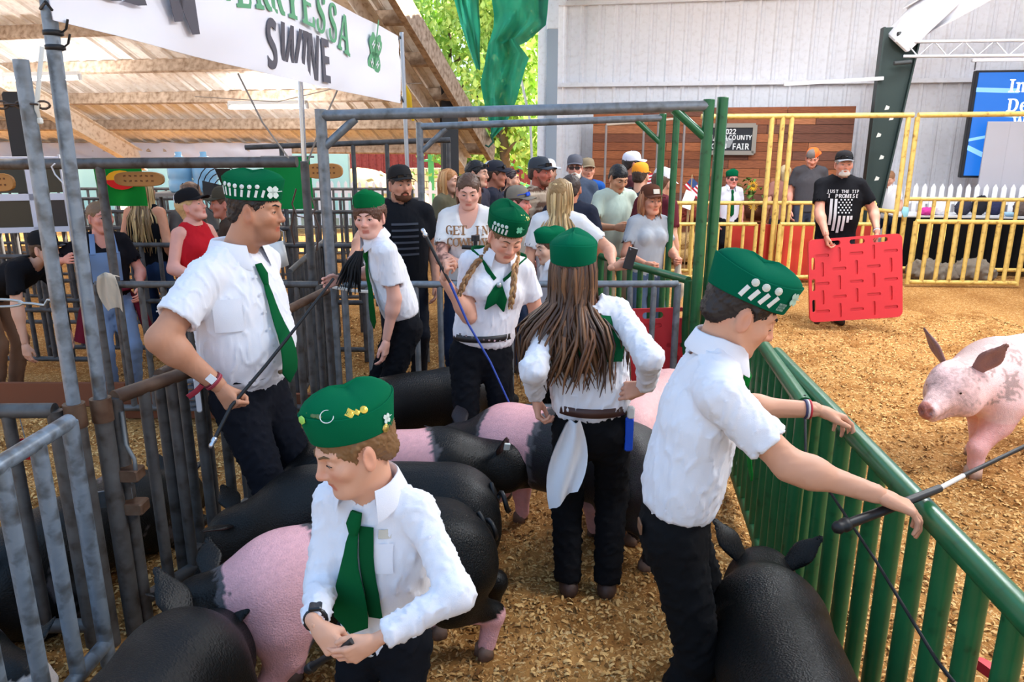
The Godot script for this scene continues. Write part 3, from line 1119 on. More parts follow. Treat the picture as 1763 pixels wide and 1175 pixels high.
func clover(q: Shape, t: Transform3D, r: float, thick: float):   # four heart-shaped leaves and a stem, flat in xy
	for k in 4:
		var a := PI / 4 + k * PI / 2
		var poly := []
		for i in 14:
			var u := TAU * i / 14
			var rr := r * (0.50 + 0.06 * cos(2.0 * u)) * (1.0 - 0.34 * pow(maxf(cos(u), 0.0), 10.0))
			var lp := Vector2(cos(u) * rr * 0.98 + r * 0.52, sin(u) * rr * 0.86)
			poly.append(lp.rotated(a))
		q.prism(t, poly, 0.0, thick)
	q.prism(t, [Vector2(-0.05, 0) * r, Vector2(0.10, -1.35) * r, Vector2(0.2, -1.3) * r, Vector2(0.06, 0) * r], 0.0, thick)

func felt_mat(c: Color) -> StandardMaterial3D:
	var key := "felt" + c.to_html()
	if not mats.has(key):
		var m := StandardMaterial3D.new()
		m.albedo_color = c
		m.roughness = 0.95
		m.metallic_specular = 0.15
		m.rim_enabled = true
		m.rim = 0.25
		m.rim_tint = 0.8
		m.normal_enabled = true
		m.normal_texture = felt_tex
		m.normal_scale = 0.5
		mats[key] = m
	return mats[key]
var felt_tex: Texture2D

func on_shirt(J: Dictionary, p: Vector3, dir: Vector3, lift := 0.007) -> Vector3:   # the point of the shirt's surface in front of a point inside it
	var f: Field = J.shirt
	var t := 0.45
	for i in 48:
		var d := f.at(p + dir * t, J.torso) - lift
		if d < 0.001 or t < 0.0: break
		t -= maxf(d * 0.8, 0.002)
	return p + dir * t

func tie(J: Dictionary, c: Color, dir: Vector3, long := 0.30, wide := 0.075, swing := Vector3.ZERO, side := 0.0):
	var h: float = J.h
	var s := Shape.new()
	var path := []
	var ws := []
	var sd: Vector3 = J.up.cross(dir).normalized()
	for i in 12:
		var u := i / 11.0
		var q: Vector3 = J.neck - J.up * (0.012 + u * long / h) * h + sd * side * u
		path.append(on_shirt(J, q, dir, 0.010) + swing * u * u)
		ws.append([0.030, 0.034, 0.026][i] if i < 3 else lerpf(0.035, wide, smoothstep(0.25, 0.9, u)))
	var e: Vector3 = path[-1] + (path[-1] - path[-2]) * 1.2
	path.append(e)
	ws.append(0.004)
	s.ribbon(path, ws, 0.006, [sd])
	piece("tie", s.done(), cloth(c), J.root)
	var k := Shape.new()
	k.tube([path[0] + dir * 0.004, path[1] + dir * 0.008, path[2] + dir * 0.003], [0.016, 0.021, 0.012], 10, 0.55, sd)
	piece("tie_knot", k.done(), cloth(c), J.root)

func patch(called: String, J: Dictionary, at: Vector3, dir: Vector3, w: float, h: float, m: Material, lift := 0.009):   # a flat piece sewn on the shirt
	var sd: Vector3 = J.up.cross(dir).normalized()
	var rows := []
	for j in 5:
		var row := []
		for i in 6: row.append(on_shirt(J, at + sd * w * (i / 5.0 - 0.5) + J.up * h * (0.5 - j / 4.0), dir, lift))
		rows.append(row)
	var s := Shape.new()
	s.rings(rows, false, 1, false)
	piece(called, s.done(), m, J.root)

func print_on(J: Dictionary, text: String, at: Vector3, dir: Vector3, tall: float, m: Material, gap := 0.68, font := "Droid Sans"):
	var sd: Vector3 = J.up.cross(dir).normalized()
	for i in text.length():
		if text[i] == " ": continue
		var x := (i - (text.length() - 1) * 0.5) * tall * gap
		var p := on_shirt(J, at + sd * x, dir, 0.009)
		var q := on_shirt(J, at + sd * (x + 0.012), dir, 0.009)
		var u := (q - p).normalized()
		letters(text[i], Transform3D(Basis(u, J.up, u.cross(J.up).normalized()), p), tall, m, J.root, 0.95, font, true, 0.002)

func braid(called: String, J: Dictionary, path: Array, r: float, c1: Color, c2: Color):
	var s := Shape.new()
	var n := 30
	for k in 3:
		var p := []
		var rr := []
		for i in n:
			var u := float(i) / (n - 1) * (path.size() - 1)
			var a: Vector3 = path[int(u)]
			var b: Vector3 = path[mini(int(u) + 1, path.size() - 1)]
			var d := (b - a).normalized() if b != a else Vector3.DOWN
			var x := d.cross(Vector3.BACK).normalized()
			var t := i * 0.75 + k * TAU / 3.0
			p.append(a.lerp(b, u - int(u)) + x * sin(t) * r * 0.7 + x.cross(d) * sin(2.0 * t) * r * 0.4)
			rr.append(r * (0.62 if i < n - 3 else 0.35))
		s.col = c1.lerp(c2, k * 0.4).srgb_to_linear()
		s.tube(p, rr, 7)
	piece(called, s.done(), tinted(Color.WHITE, 0.5, 0.5), J.root)
# ---------------------------------------------------------------- the place
var shavings: StandardMaterial3D
var galv: StandardMaterial3D
var rusty: StandardMaterial3D
var green_paint: StandardMaterial3D
var yellow_paint: StandardMaterial3D
var white_sheet: StandardMaterial3D
var roof_sheet: StandardMaterial3D
var plank_m := []

func setup_textures():
	weave_tex = noise_tex(256, 0.05, [], 4, 3, true)
	felt_tex = noise_tex(256, 0.09, [], 5, 4, true)
	folds.noise_type = FastNoiseLite.TYPE_SIMPLEX
	folds.frequency = 1.0
	folds.fractal_octaves = 2
	folds.seed = 11
	rng.seed = 20
	# wood shavings: curls thrown over each other, colour and height drawn together
	var n := 1024
	var im := Image.create(n, n, false, Image.FORMAT_RGB8)
	var hm := Image.create(n, n, false, Image.FORMAT_RGB8)
	im.fill(c8(176, 130, 78))
	hm.fill(Color(0.2, 0.2, 0.2))
	var tones := [c8(238, 194, 132), c8(228, 178, 114), c8(210, 158, 96), c8(244, 210, 156), c8(194, 142, 82), c8(172, 120, 68)]
	for i in 15000:
		var p := Vector2(rng.randf() * n, rng.randf() * n)
		var a := rng.randf() * TAU
		var turn := rng.randf_range(-0.09, 0.09)
		var c: Color = tones[rng.randi() % tones.size()]
		c = c.lightened(rng.randf() * 0.10)
		var z := 0.25 + 0.7 * i / 15000.0
		var w := rng.randi_range(2, 5)
		for k in rng.randi_range(5, 17):
			var d := Vector2(cos(a), sin(a))
			for j in w:
				var q := p + Vector2(-d.y, d.x) * (j - w * 0.5)
				var x := posmod(int(q.x), n)
				var y := posmod(int(q.y), n)
				var e := 1.0 - absf(j - (w - 1) * 0.5) / w * 0.5
				im.set_pixel(x, y, c)
				hm.set_pixel(x, y, Color(z * e, z * e, z * e))
			p += d
			a += turn
	var nm: Image = hm.duplicate()
	nm.convert(Image.FORMAT_RGBA8)
	nm.bump_map_to_normal_map(5.0)
	shavings = StandardMaterial3D.new()
	shavings.albedo_texture = ImageTexture.create_from_image(im)
	shavings.vertex_color_use_as_albedo = true
	shavings.normal_enabled = true
	shavings.normal_texture = ImageTexture.create_from_image(nm)
	shavings.normal_scale = 1.0
	shavings.roughness = 0.92
	shavings.metallic_specular = 0.2
	triplanar(shavings, 0.55)
	galv = painted(c8(128, 136, 144), [[0.0, Color(0.62, 0.58, 0.54)], [0.3, Color(0.86, 0.85, 0.84)], [0.6, Color(1, 1, 1)], [1.0, Color(0.92, 0.92, 0.93)]], 0.42, 0.45)
	rusty = painted(c8(112, 92, 76), [[0.0, Color(0.62, 0.44, 0.32)], [0.5, Color(0.9, 0.82, 0.76)], [1.0, Color(1, 1, 1)]], 0.6, 0.2)
	green_paint = painted(c8(38, 104, 62), [[0.0, Color(0.45, 0.42, 0.36)], [0.25, Color(0.9, 0.92, 0.9)], [1.0, Color(1, 1, 1)]], 0.30, 0.0)
	yellow_paint = painted(c8(226, 194, 112), [[0.0, Color(0.5, 0.4, 0.3)], [0.3, Color(0.9, 0.88, 0.8)], [1.0, Color(1, 1, 1)]], 0.45, 0.0)
	white_sheet = painted(c8(230, 231, 238), [[0.0, Color(0.92, 0.91, 0.90)], [0.4, Color(0.98, 0.98, 0.98)], [1.0, Color(1, 1, 1)]], 0.55, 0.0)
	roof_sheet = painted(c8(244, 240, 236), [[0.0, Color(0.80, 0.75, 0.70)], [0.4, Color(0.95, 0.94, 0.93)], [1.0, Color(1, 1, 1)]], 0.7, 0.0)
	for k in 6:
		var m := painted([c8(158, 92, 56), c8(178, 106, 64), c8(132, 78, 52), c8(186, 120, 80), c8(148, 84, 48), c8(120, 74, 56)][k], [[0.0, Color(0.5, 0.44, 0.4)], [0.45, Color(0.9, 0.88, 0.86)], [1.0, Color(1.15, 1.1, 1.05)]], 0.7, 0.0)
		m.uv1_scale = Vector3(0.6, 9.0, 0.6)
		plank_m.append(m)

var wear_tex := {}
func painted(c: Color, ramp: Array, rough: float, metal: float) -> StandardMaterial3D:   # paint or zinc with worn and stained patches
	var m := StandardMaterial3D.new()
	m.albedo_color = c
	var key := str(ramp)
	if not wear_tex.has(key): wear_tex[key] = noise_tex(512, 0.02, ramp, 30 + wear_tex.size(), 5)
	m.albedo_texture = wear_tex[key]
	m.roughness = rough
	m.metallic = metal
	triplanar(m, 0.9)
	return m

func struct(called: String, m: Mesh, mt: Material, label: String) -> MeshInstance3D:
	var o := piece(called, m, mt)
	tag(o, label, called.split("_")[0], "", "structure")
	return o

func ground_at(x: float, z: float) -> float:
	return (folds.get_noise_2d(x * 2.2, z * 2.2) * 0.5 + folds.get_noise_2d(x * 7.0 + 9.0, z * 7.0) * 0.28 + folds.get_noise_2d(x * 17.0, z * 17.0 + 5.0) * 0.16) * 0.022

func setting():
	ground()
	arena()
	barn()
	outside()

func ground():
	for area in [[-3.6, 5.6, -8.6, 0.9, 0.032, "floor"], [-16.0, 14.0, -17.0, 5.0, 0.4, "floor_2"]]:
		var nx := int((area[1] - area[0]) / area[4])
		var nz := int((area[3] - area[2]) / area[4])
		var vs := PackedVector3Array()
		var cs := PackedColorArray()
		var ids := PackedInt32Array()
		for j in nz + 1:
			for i in nx + 1:
				var x: float = lerpf(area[0], area[1], float(i) / nx)
				var z: float = lerpf(area[2], area[3], float(j) / nz)
				var y := ground_at(x, z)
				if area[5] == "floor_2": y = -0.03
				vs.append(Vector3(x, y, z))
				var s := folds.get_noise_2d(x * 1.4 + 30.0, z * 1.4) + folds.get_noise_2d(x * 6.0, z * 6.0 + 40.0) * 0.6
				var c := Color(0.80, 0.74, 0.64)
				c = c.lerp(Color(0.58, 0.48, 0.37), smoothstep(0.0, 0.6, s))
				cs.append(c)
		for j in nz:
			for i in nx:
				var a := j * (nx + 1) + i
				ids.append_array(PackedInt32Array([a, a + 1, a + nx + 1, a + 1, a + nx + 2, a + nx + 1]))
		var arr := []
		arr.resize(Mesh.ARRAY_MAX)
		arr[Mesh.ARRAY_VERTEX] = vs
		var nm := Field.normals(vs, ids)
		if nm[0].y < 0.0:
			for i in nm.size(): nm[i] = -nm[i]
		arr[Mesh.ARRAY_NORMAL] = nm
		arr[Mesh.ARRAY_COLOR] = cs
		arr[Mesh.ARRAY_INDEX] = ids
		var m := ArrayMesh.new()
		m.add_surface_from_arrays(Mesh.PRIMITIVE_TRIANGLES, arr)
		struct(area[5], m, shavings, "floor of the barn strewn with wood shavings")
	var pad := Shape.new()
	pad.box(Transform3D(Basis(), Vector3(0, -0.17, -25.0)), Vector3(90, 0.2, 90))
	struct("floor_3", pad.done(), mat(c8(176, 160, 136), 0.95), "bare pale ground round the buildings")
	# loose curls lying on top
	var chip := Shape.new()
	chip.quad(Vector3(-0.011, 0.001, -0.004), Vector3(-0.004, 0.005, -0.0045), Vector3(-0.004, 0.005, 0.0045), Vector3(-0.011, 0.001, 0.004), 1)
	chip.quad(Vector3(-0.004, 0.005, -0.0045), Vector3(0.005, 0.0045, -0.004), Vector3(0.005, 0.0045, 0.0045), Vector3(-0.004, 0.005, 0.0045), 1)
	chip.quad(Vector3(0.005, 0.0045, -0.004), Vector3(0.011, 0.0, -0.003), Vector3(0.011, 0.0, 0.003), Vector3(0.005, 0.0045, 0.0045), 1)
	var mm := MultiMesh.new()
	mm.transform_format = MultiMesh.TRANSFORM_3D
	mm.use_colors = true
	mm.mesh = chip.done()
	mm.instance_count = 60000
	var r := RandomNumberGenerator.new()
	r.seed = 5
	for i in mm.instance_count:
		var z := -0.9 - pow(r.randf(), 1.3) * 7.4
		var x := r.randf_range(-0.62, 0.72) * (1.6 - z)
		x = clampf(x, -3.4, 5.4)
		var s := r.randf_range(0.5, 1.5)
		var b := Basis(Vector3.UP, r.randf() * TAU) * Basis(Vector3.RIGHT, r.randf_range(-0.6, 0.6)) * Basis(Vector3.BACK, r.randf_range(-0.5, 0.5))
		mm.set_instance_transform(i, Transform3D(b.scaled(Vector3(s, s * r.randf_range(0.6, 1.6), s)), Vector3(x, ground_at(x, z) + 0.003, z)))
		var k := r.randf()
		var c := c8(190, 140, 82).lerp(c8(226, 184, 122), k) if k > 0.35 else c8(120, 80, 44).lerp(c8(176, 128, 74), k * 2.5)
		mm.set_instance_color(i, c.srgb_to_linear())
	var o := MultiMeshInstance3D.new()
	o.name = numbered("loose_shavings")
	o.multimesh = mm
	o.material_override = tinted(Color.WHITE, 0.9, 0.2)
	add_child(o)
	tag(o, "loose pale wood curls scattered over the floor", "shavings", "", "stuff")

func sheet_panel(w: float, l: float, rib := 0.3, deep := 0.028, thick := 0.003) -> ArrayMesh:   # ribbed steel: x across, y along, ribs towards +z
	var prof := []
	var n := int(round(w / rib))
	for i in n:
		var x := -w * 0.5 + i * rib
		prof.append(Vector2(x, 0))
		prof.append(Vector2(x + rib * 0.38, 0))
		prof.append(Vector2(x + rib * 0.46, deep))
		prof.append(Vector2(x + rib * 0.58, deep))
		prof.append(Vector2(x + rib * 0.66, 0))
		prof.append(Vector2(x + rib * 0.80, 0.0))
		prof.append(Vector2(x + rib * 0.83, 0.006))
		prof.append(Vector2(x + rib * 0.86, 0.0))
	prof.append(Vector2(w * 0.5, 0))
	var s := Shape.new()
	for k in prof.size() - 1:
		var a: Vector2 = prof[k]
		var b: Vector2 = prof[k + 1]
		s.quad(Vector3(a.x, 0, a.y), Vector3(a.x, l, a.y), Vector3(b.x, l, b.y), Vector3(b.x, 0, b.y))
		s.quad(Vector3(b.x, 0, b.y - thick), Vector3(b.x, l, b.y - thick), Vector3(a.x, l, a.y - thick), Vector3(a.x, 0, a.y - thick))
	return s.done()

func slab(called: String, label: String, a: Vector3, b: Vector3, m: Material) -> MeshInstance3D:
	var s := Shape.new()
	s.box(Transform3D(Basis(), (a + b) * 0.5), (b - a).abs())
	return struct(called, s.done(), m, label)

func beam(called: String, a: Vector3, b: Vector3, w: float, d: float, m: Material, parent: Node = null, hint := Vector3.ZERO) -> MeshInstance3D:
	var t := aim(a, b, hint)
	var s := Shape.new()
	s.box(Transform3D(Basis(), Vector3(0, a.distance_to(b) * 0.5, 0)), Vector3(w, a.distance_to(b), d), minf(w, d) * 0.08)
	return piece(called, s.done(), m, parent, t)

func ibeam(called: String, a: Vector3, b: Vector3, w: float, d: float, m: Material, parent: Node, hint := Vector3.ZERO) -> MeshInstance3D:   # w: flange, d: depth (z)
	var t := aim(a, b, hint)
	var l := a.distance_to(b)
	var s := Shape.new()
	for z in [-0.5, 0.5]: s.box(Transform3D(Basis(), Vector3(0, l * 0.5, z * d)), Vector3(w, l, 0.018), 0.004)
	s.box(Transform3D(Basis(), Vector3(0, l * 0.5, 0)), Vector3(0.014, l, d), 0.0)
	return piece(called, s.done(), m, parent, t)

func arena():
	var a := Vector3(0.80, 0, -14.45)
	var b := Vector3(11.6, 0, -12.4)
	var d := (b - a).normalized()
	var out := Vector3(-d.z, 0, d.x)   # faces the pen
	if out.z < 0: out = -out
	var wall := thing("wall_back", "white ribbed steel wall at the back of the arena", "wall", Vector3.ZERO, 0, "", "structure")
	var shape := sheet_panel(0.9, 7.8)
	for i in 12:
		piece("panel", shape, white_sheet, wall, Transform3D(Basis(d, Vector3.UP, out), a + d * (0.45 + i * 0.9)))
	beam("wall_core", a - out * 0.12 + Vector3.UP * 3.9, b - out * 0.12 + Vector3.UP * 3.9, 7.8, 0.1, white_sheet, wall, Vector3.UP)
	for y in [2.86, 4.22]:
		beam("girt", a + out * 0.07 + Vector3.UP * y, b + out * 0.07 + Vector3.UP * y, 0.09, 0.07, white_sheet, wall, out)
	# corner post and trim by the gap
	var post := thing("corner_post", "blue-grey steel post at the arena wall's open corner", "post", Vector3(0.70, 0, -14.0), 0, "", "structure")
	beam("post", Vector3.ZERO, Vector3(0, 3.75, 0), 0.19, 0.16, mat(c8(150, 162, 176), 0.5, 0.1), post)
	beam("post_top", Vector3(0, 3.75, 0), Vector3(0, 5.4, 0), 0.19, 0.16, white_sheet, post)
	beam("trim", Vector3(-0.17, 0, -0.05), Vector3(-0.17, 5.4, -0.05), 0.15, 0.1, white_sheet, post)
	# tapered column with its rafter
	var col := thing("trim_column", "dark green tapered steel column beside the plank wall", "column", Vector3.ZERO, 0, "", "structure")
	var dark := mat(c8(34, 52, 50), 0.5, 0.1)
	var s := Shape.new()
	var c0 := Vector3(5.58, 0, -12.0)
	s.prism(Transform3D(Basis(d, Vector3.UP, out), c0), [Vector2(-0.08, 0), Vector2(0.09, 0), Vector2(0.44, 3.52), Vector2(-0.08, 3.52)], -0.02, 0.02)
	piece("web", s.done(), dark, col)
	for e in [[-0.08, -0.08], [0.09, 0.44]]:
		var f := Shape.new()
		f.prism(Transform3D(Basis(d, Vector3.UP, out), c0), [Vector2(e[0] - 0.012, 0), Vector2(e[0] + 0.012, 0), Vector2(e[1] + 0.012, 3.52), Vector2(e[1] - 0.012, 3.52)], -0.1, 0.1)
		piece("flange", f.done(), dark, col)
	ibeam("rafter", c0 + Vector3(0.35, 3.62, 0.0), Vector3(9.4, 6.2, -7.4), 0.26, 0.5, white_sheet, col, Vector3(0, 0, 1))
	beam("haunch", c0 + Vector3(0.10, 3.3, 0.05), c0 + Vector3(0.62, 3.95, 0.35), 0.3, 0.4, white_sheet, col)
	for k in [[0.12, 2.35], [0.20, 2.2], [0.05, 1.95], [0.13, 1.62], [0.1, 1.3]]:   # paint knocked off and paper left stuck on it
		var q := Shape.new()
		q.prism(Transform3D(Basis(d, Vector3.UP, out), c0 + d * (k[0] - 0.05) + Vector3.UP * k[1] + out * 0.022), [Vector2(0, 0), Vector2(0.06, 0.01), Vector2(0.07, 0.05), Vector2(0.02, 0.07)], 0.0, 0.003)
		piece("paper_scrap", q.done(), mat(c8(214, 214, 206), 0.8), col)
	beam("brace", c0 + Vector3(-1.5, 2.72, 0.05), c0 + Vector3(-0.05, 2.80, 0.12), 0.05, 0.05, white_sheet, col)
	# eave beam and the roof over the arena
	var side := thing("wall_right", "white ribbed steel wall on the arena's right side, out of the picture", "wall", Vector3.ZERO, 0, "", "structure")
	var tall := sheet_panel(0.9, 7.4)
	for i in 14: piece("panel", tall, white_sheet, side, Transform3D(Basis(Vector3(0, 0, 1), Vector3.UP, Vector3(-1, 0, 0)), Vector3(11.9, 0, -11.9 + i * 0.9)))
	beam("wall_core", Vector3(12.02, 3.7, -12.4), Vector3(12.02, 3.7, 0.3), 0.1, 7.4, white_sheet, side, Vector3(1, 0, 0))
	beam("eave", Vector3(0.8, 4.40, -14.2), Vector3(6.2, 4.62, -13.2), 0.24, 0.16, mat(c8(150, 150, 152), 0.6), wall)
	var roof := thing("ceiling", "pale steel roof over the arena", "roof", Vector3.ZERO, 0, "", "structure")
	var rp := sheet_panel(0.9, 13.5, 0.3)
	var up := Vector3(13.0, 3.2, 0).normalized()
	for i in 19:
		piece("roof_panel", rp, white_sheet, roof, Transform3D(Basis(Vector3(0, 0, -1), up, Vector3(0, 0, -1).cross(up)), Vector3(0.75, 4.75, 2.2 - i * 0.9)))
	for k in 5:
		var x := 1.2 + k * 2.8
		beam("purlin", Vector3(x, 4.60 + (x - 0.75) * 0.246, 2.6), Vector3(x, 4.60 + (x - 0.75) * 0.246, -14.2), 0.08, 0.2, white_sheet, roof)
	# lattice truss carrying the screen
	var tr := thing("lattice_truss", "pale metal lattice truss running right from the column top", "truss")
	var zinc := mat(c8(206, 208, 214), 0.4, 0.3)
	var p0 := Vector3(5.75, 3.30, -11.8)
	var p1 := Vector3(9.6, 3.17, -10.2)
	bar("chord", p0, p1, 0.024, zinc, tr, 8)
	bar("chord", p0 + Vector3(0, -0.2, 0), p1 + Vector3(0, -0.2, 0), 0.024, zinc, tr, 8)
	for i in 22:
		var u := p0.lerp(p1, i / 22.0)
		var v := p0.lerp(p1, (i + 1) / 22.0)
		if i & 1: bar("lattice", u + Vector3(0, -0.2, 0), v, 0.010, zinc, tr, 6)
		else: bar("lattice", u, v + Vector3(0, -0.2, 0), 0.010, zinc, tr, 6)
	for y in [0.1, -0.3]: bar("clamp", p0 + Vector3(-0.15, y, 0.05), p0 + Vector3(0.1, y + 0.02, 0.05), 0.03, mat(c8(60, 64, 66), 0.6), tr, 8)
	planks(d, out)
	screen()

func planks(d: Vector3, out: Vector3):
	var t := thing("plank_wall", "wall of stained brown wooden planks behind the crowd", "wall", Vector3.ZERO, 0, "", "structure")
	var a := Vector3(1.42, 0, -13.75)
	var e := Vector3(5.50, 0, -12.62)
	var dd := (e - a).normalized()
	var n := Vector3(-dd.z, 0, dd.x)
	if n.z < 0: n = -n
	var long := a.distance_to(e)
	var r := RandomNumberGenerator.new()
	r.seed = 8
	for row in 17:
		var x := 0.0
		var y := 0.02 + row * 0.142
		while x < long - 0.02:
			var l := minf(r.randf_range(0.55, 1.35), long - x)
			if long - x - l < 0.3: l = long - x
			var s := Shape.new()
			s.box(Transform3D(Basis(dd, Vector3.UP, n), a + dd * (x + l * 0.5) + Vector3.UP * (y + 0.071) + n * r.randf_range(0.0, 0.006)), Vector3(l - 0.005, 0.136, 0.022), 0.003)
			piece("plank", s.done(), plank_m[r.randi() % 6], t)
			x += l
	var back := Shape.new()
	back.box(Transform3D(Basis(dd, Vector3.UP, n), (a + e) * 0.5 + Vector3.UP * 1.2 - n * 0.035), Vector3(long, 2.42, 0.04))
	piece("backing", back.done(), mat(c8(52, 34, 26), 0.9), t)
	# chalkboard sign hung on it
	var sg := thing("chalkboard_sign", "grey-framed chalkboard with white fair lettering hung on the plank wall", "sign")
	var c := Vector3(3.64, 1.92, -13.06)
	var f := Transform3D(Basis(dd, Vector3.UP, n), c)
	var w := 0.78
	var h := 0.44
	for q in [[0, h * 0.5, w, 0.05], [0, -h * 0.5, w, 0.05], [-w * 0.5, 0, 0.05, h], [w * 0.5, 0, 0.05, h]]:
		var s := Shape.new()
		s.box(f * Transform3D(Basis(), Vector3(q[0], q[1], 0.012)), Vector3(q[2] + 0.02, q[3] + 0.02, 0.03), 0.004)
		piece("frame", s.done(), mat(c8(150, 142, 132), 0.8), sg)
	var bd := Shape.new()
	bd.box(f, Vector3(w, h, 0.02))
	piece("board", bd.done(), mat(c8(42, 44, 50), 0.85), sg)
	var chalk := mat(c8(226, 226, 224), 0.9)
	for q in [["2022", -0.02, 0.12, 0.085], ["NAPA", -0.20, 0.02, 0.10], ["COUNTY", 0.16, 0.025, 0.075], ["TOWN", -0.20, -0.115, 0.085], ["FAIR", 0.18, -0.12, 0.10]]:
		letters(q[0], f * Transform3D(Basis(), Vector3(q[1], q[2], 0.012)), q[3], chalk, sg, 0.9)
	var map := Shape.new()
	var poly := []
	for i in 16:
		var u := TAU * i / 16
		poly.append(Vector2(-0.04 + cos(u) * (0.085 + 0.02 * sin(3.0 * u)), -0.06 + sin(u) * (0.10 + 0.02 * cos(2.0 * u))))
	map.prism(f, poly, 0.0115, 0.0125)
	piece("chalk_drawing", map.done(), mat(c8(150, 152, 154), 0.9), sg)

func letters(text: String, xf: Transform3D, tall: float, m: Material, parent: Node, squeeze := 1.0, font := "Droid Sans", bold := true, deep := 0.002) -> MeshInstance3D:
	var f := SystemFont.new()
	f.font_names = PackedStringArray([font])
	f.font_weight = 700 if bold else 400
	var t := TextMesh.new()
	t.text = text
	t.font = f
	t.font_size = 32
	t.pixel_size = tall / 23.0
	t.depth = deep
	t.curve_step = 2.0
	return piece("lettering", t, m, parent, xf * Transform3D(Basis().scaled(Vector3(squeeze, 1, 1)), Vector3.ZERO))

func screen():
	var t := thing("video_screen", "large blue video screen with white text at the right edge", "screen", Vector3(7.10, 1.345, -12.2), -10.0)
	t.scale = Vector3.ONE * 1.13
	var glow := StandardMaterial3D.new()
	glow.albedo_color = c8(20, 60, 120)
	glow.emission_enabled = true
	glow.emission = c8(28, 118, 218)
	glow.emission_energy_multiplier = 0.9
	glow.roughness = 0.4
	var body := Shape.new()
	body.box(Transform3D(Basis(), Vector3(1.5, 0.70, -0.06)), Vector3(3.02, 1.42, 0.1), 0.01)
	piece("housing", body.done(), mat(c8(22, 24, 30), 0.5), t)
	var s := Shape.new()
	s.box(Transform3D(Basis(), Vector3(1.5, 0.70, 0.0)), Vector3(2.94, 1.36, 0.02))
	piece("display", s.done(), glow, t)
	var pale := StandardMaterial3D.new()
	pale.albedo_color = c8(120, 160, 220)
	pale.emission_enabled = true
	pale.emission = c8(120, 178, 240)
	pale.emission_energy_multiplier = 0.9
	for q in [[0.02, 1.16, 0.55, 1.14, 0.06], [0.02, 0.86, 0.62, 0.80, 0.03], [0.02, 0.50, 0.5, 0.60, 0.04], [0.02, 0.40, 0.52, 0.16, 0.07]]:
		var b := Shape.new()
		b.prism(Transform3D(), [Vector2(q[0], q[1] - q[4] * 0.5), Vector2(q[2], q[3] - q[4] * 0.5), Vector2(q[2], q[3] + q[4] * 0.5), Vector2(q[0], q[1] + q[4] * 0.5)], 0.0105, 0.012)
		piece("graphic", b.done(), pale, t)
	var white := StandardMaterial3D.new()
	white.albedo_color = Color.WHITE
	white.emission_enabled = true
	white.emission = Color(1, 1, 1)
	white.emission_energy_multiplier = 0.95
	for q in [["In", 0.52, 1.20, 0.16], ["De", 0.56, 0.95, 0.16], ["W", 0.61, 0.74, 0.13]]:
		letters(q[0], Transform3D(Basis(), Vector3(q[1], q[2], 0.014)), q[3], white, t, 0.9, "Droid Serif")
	var l := AreaLight3D.new()
	l.name = "screen_light"
	t.add_child(l)
	l.position = Vector3(1.5, 0.7, 0.04)
	l.rotation_degrees = Vector3(0, 180, 0)
	l.area_size = Vector2(2.9, 1.3)
	l.light_color = c8(70, 140, 230)
	l.light_energy = 1.0
	l.area_range = 30.0
	l.shadow_enabled = true
	var p := thing("folding_screen", "pale grey folding panel standing before the screen", "panel", Vector3(7.24, 0.0, -11.98), -10.0)
	p.scale = Vector3(1.12, 1.07, 1.12)
	for k in 2:
		var q := Shape.new()
		q.box(Transform3D(Basis(Vector3.UP, 0.06 * (1 - 2 * k)), Vector3(0.15 + k * 0.342, 1.02, 0)), Vector3(0.39 if k else 0.29, 2.04, 0.025), 0.004)
		piece("leaf", q.done(), mat(c8(176, 174, 182), 0.6), p)
	var tb := thing("strip_light", "short white strip lamp above the video screen", "lamp", Vector3(7.42, 3.08, -12.1), -10.0)
	var x := Shape.new()
	x.box(Transform3D(), Vector3(0.9, 0.05, 0.06), 0.01)
	piece("body", x.done(), mat(c8(228, 228, 232), 0.5), tb)
	for e in [-0.38, 0.38]: bar("bracket", Vector3(e, 0, -0.02), Vector3(e, -0.14, -0.02), 0.01, mat(c8(90, 90, 96), 0.6), tb, 6)

# the old barn on the left: a steel roof on timber purlins that runs down away from the pen
const BX := Vector3(0.972, 0, 0.235)    # along the eave
const BR := Vector3(-0.235, 0.455, 0.972)   # up the slope
const B0 := Vector3(-0.43, 1.93, -13.0)
func bp(s: float, t: float, drop := 0.0) -> Vector3:
	return B0 + BX * s + BR * t + Vector3.DOWN * drop

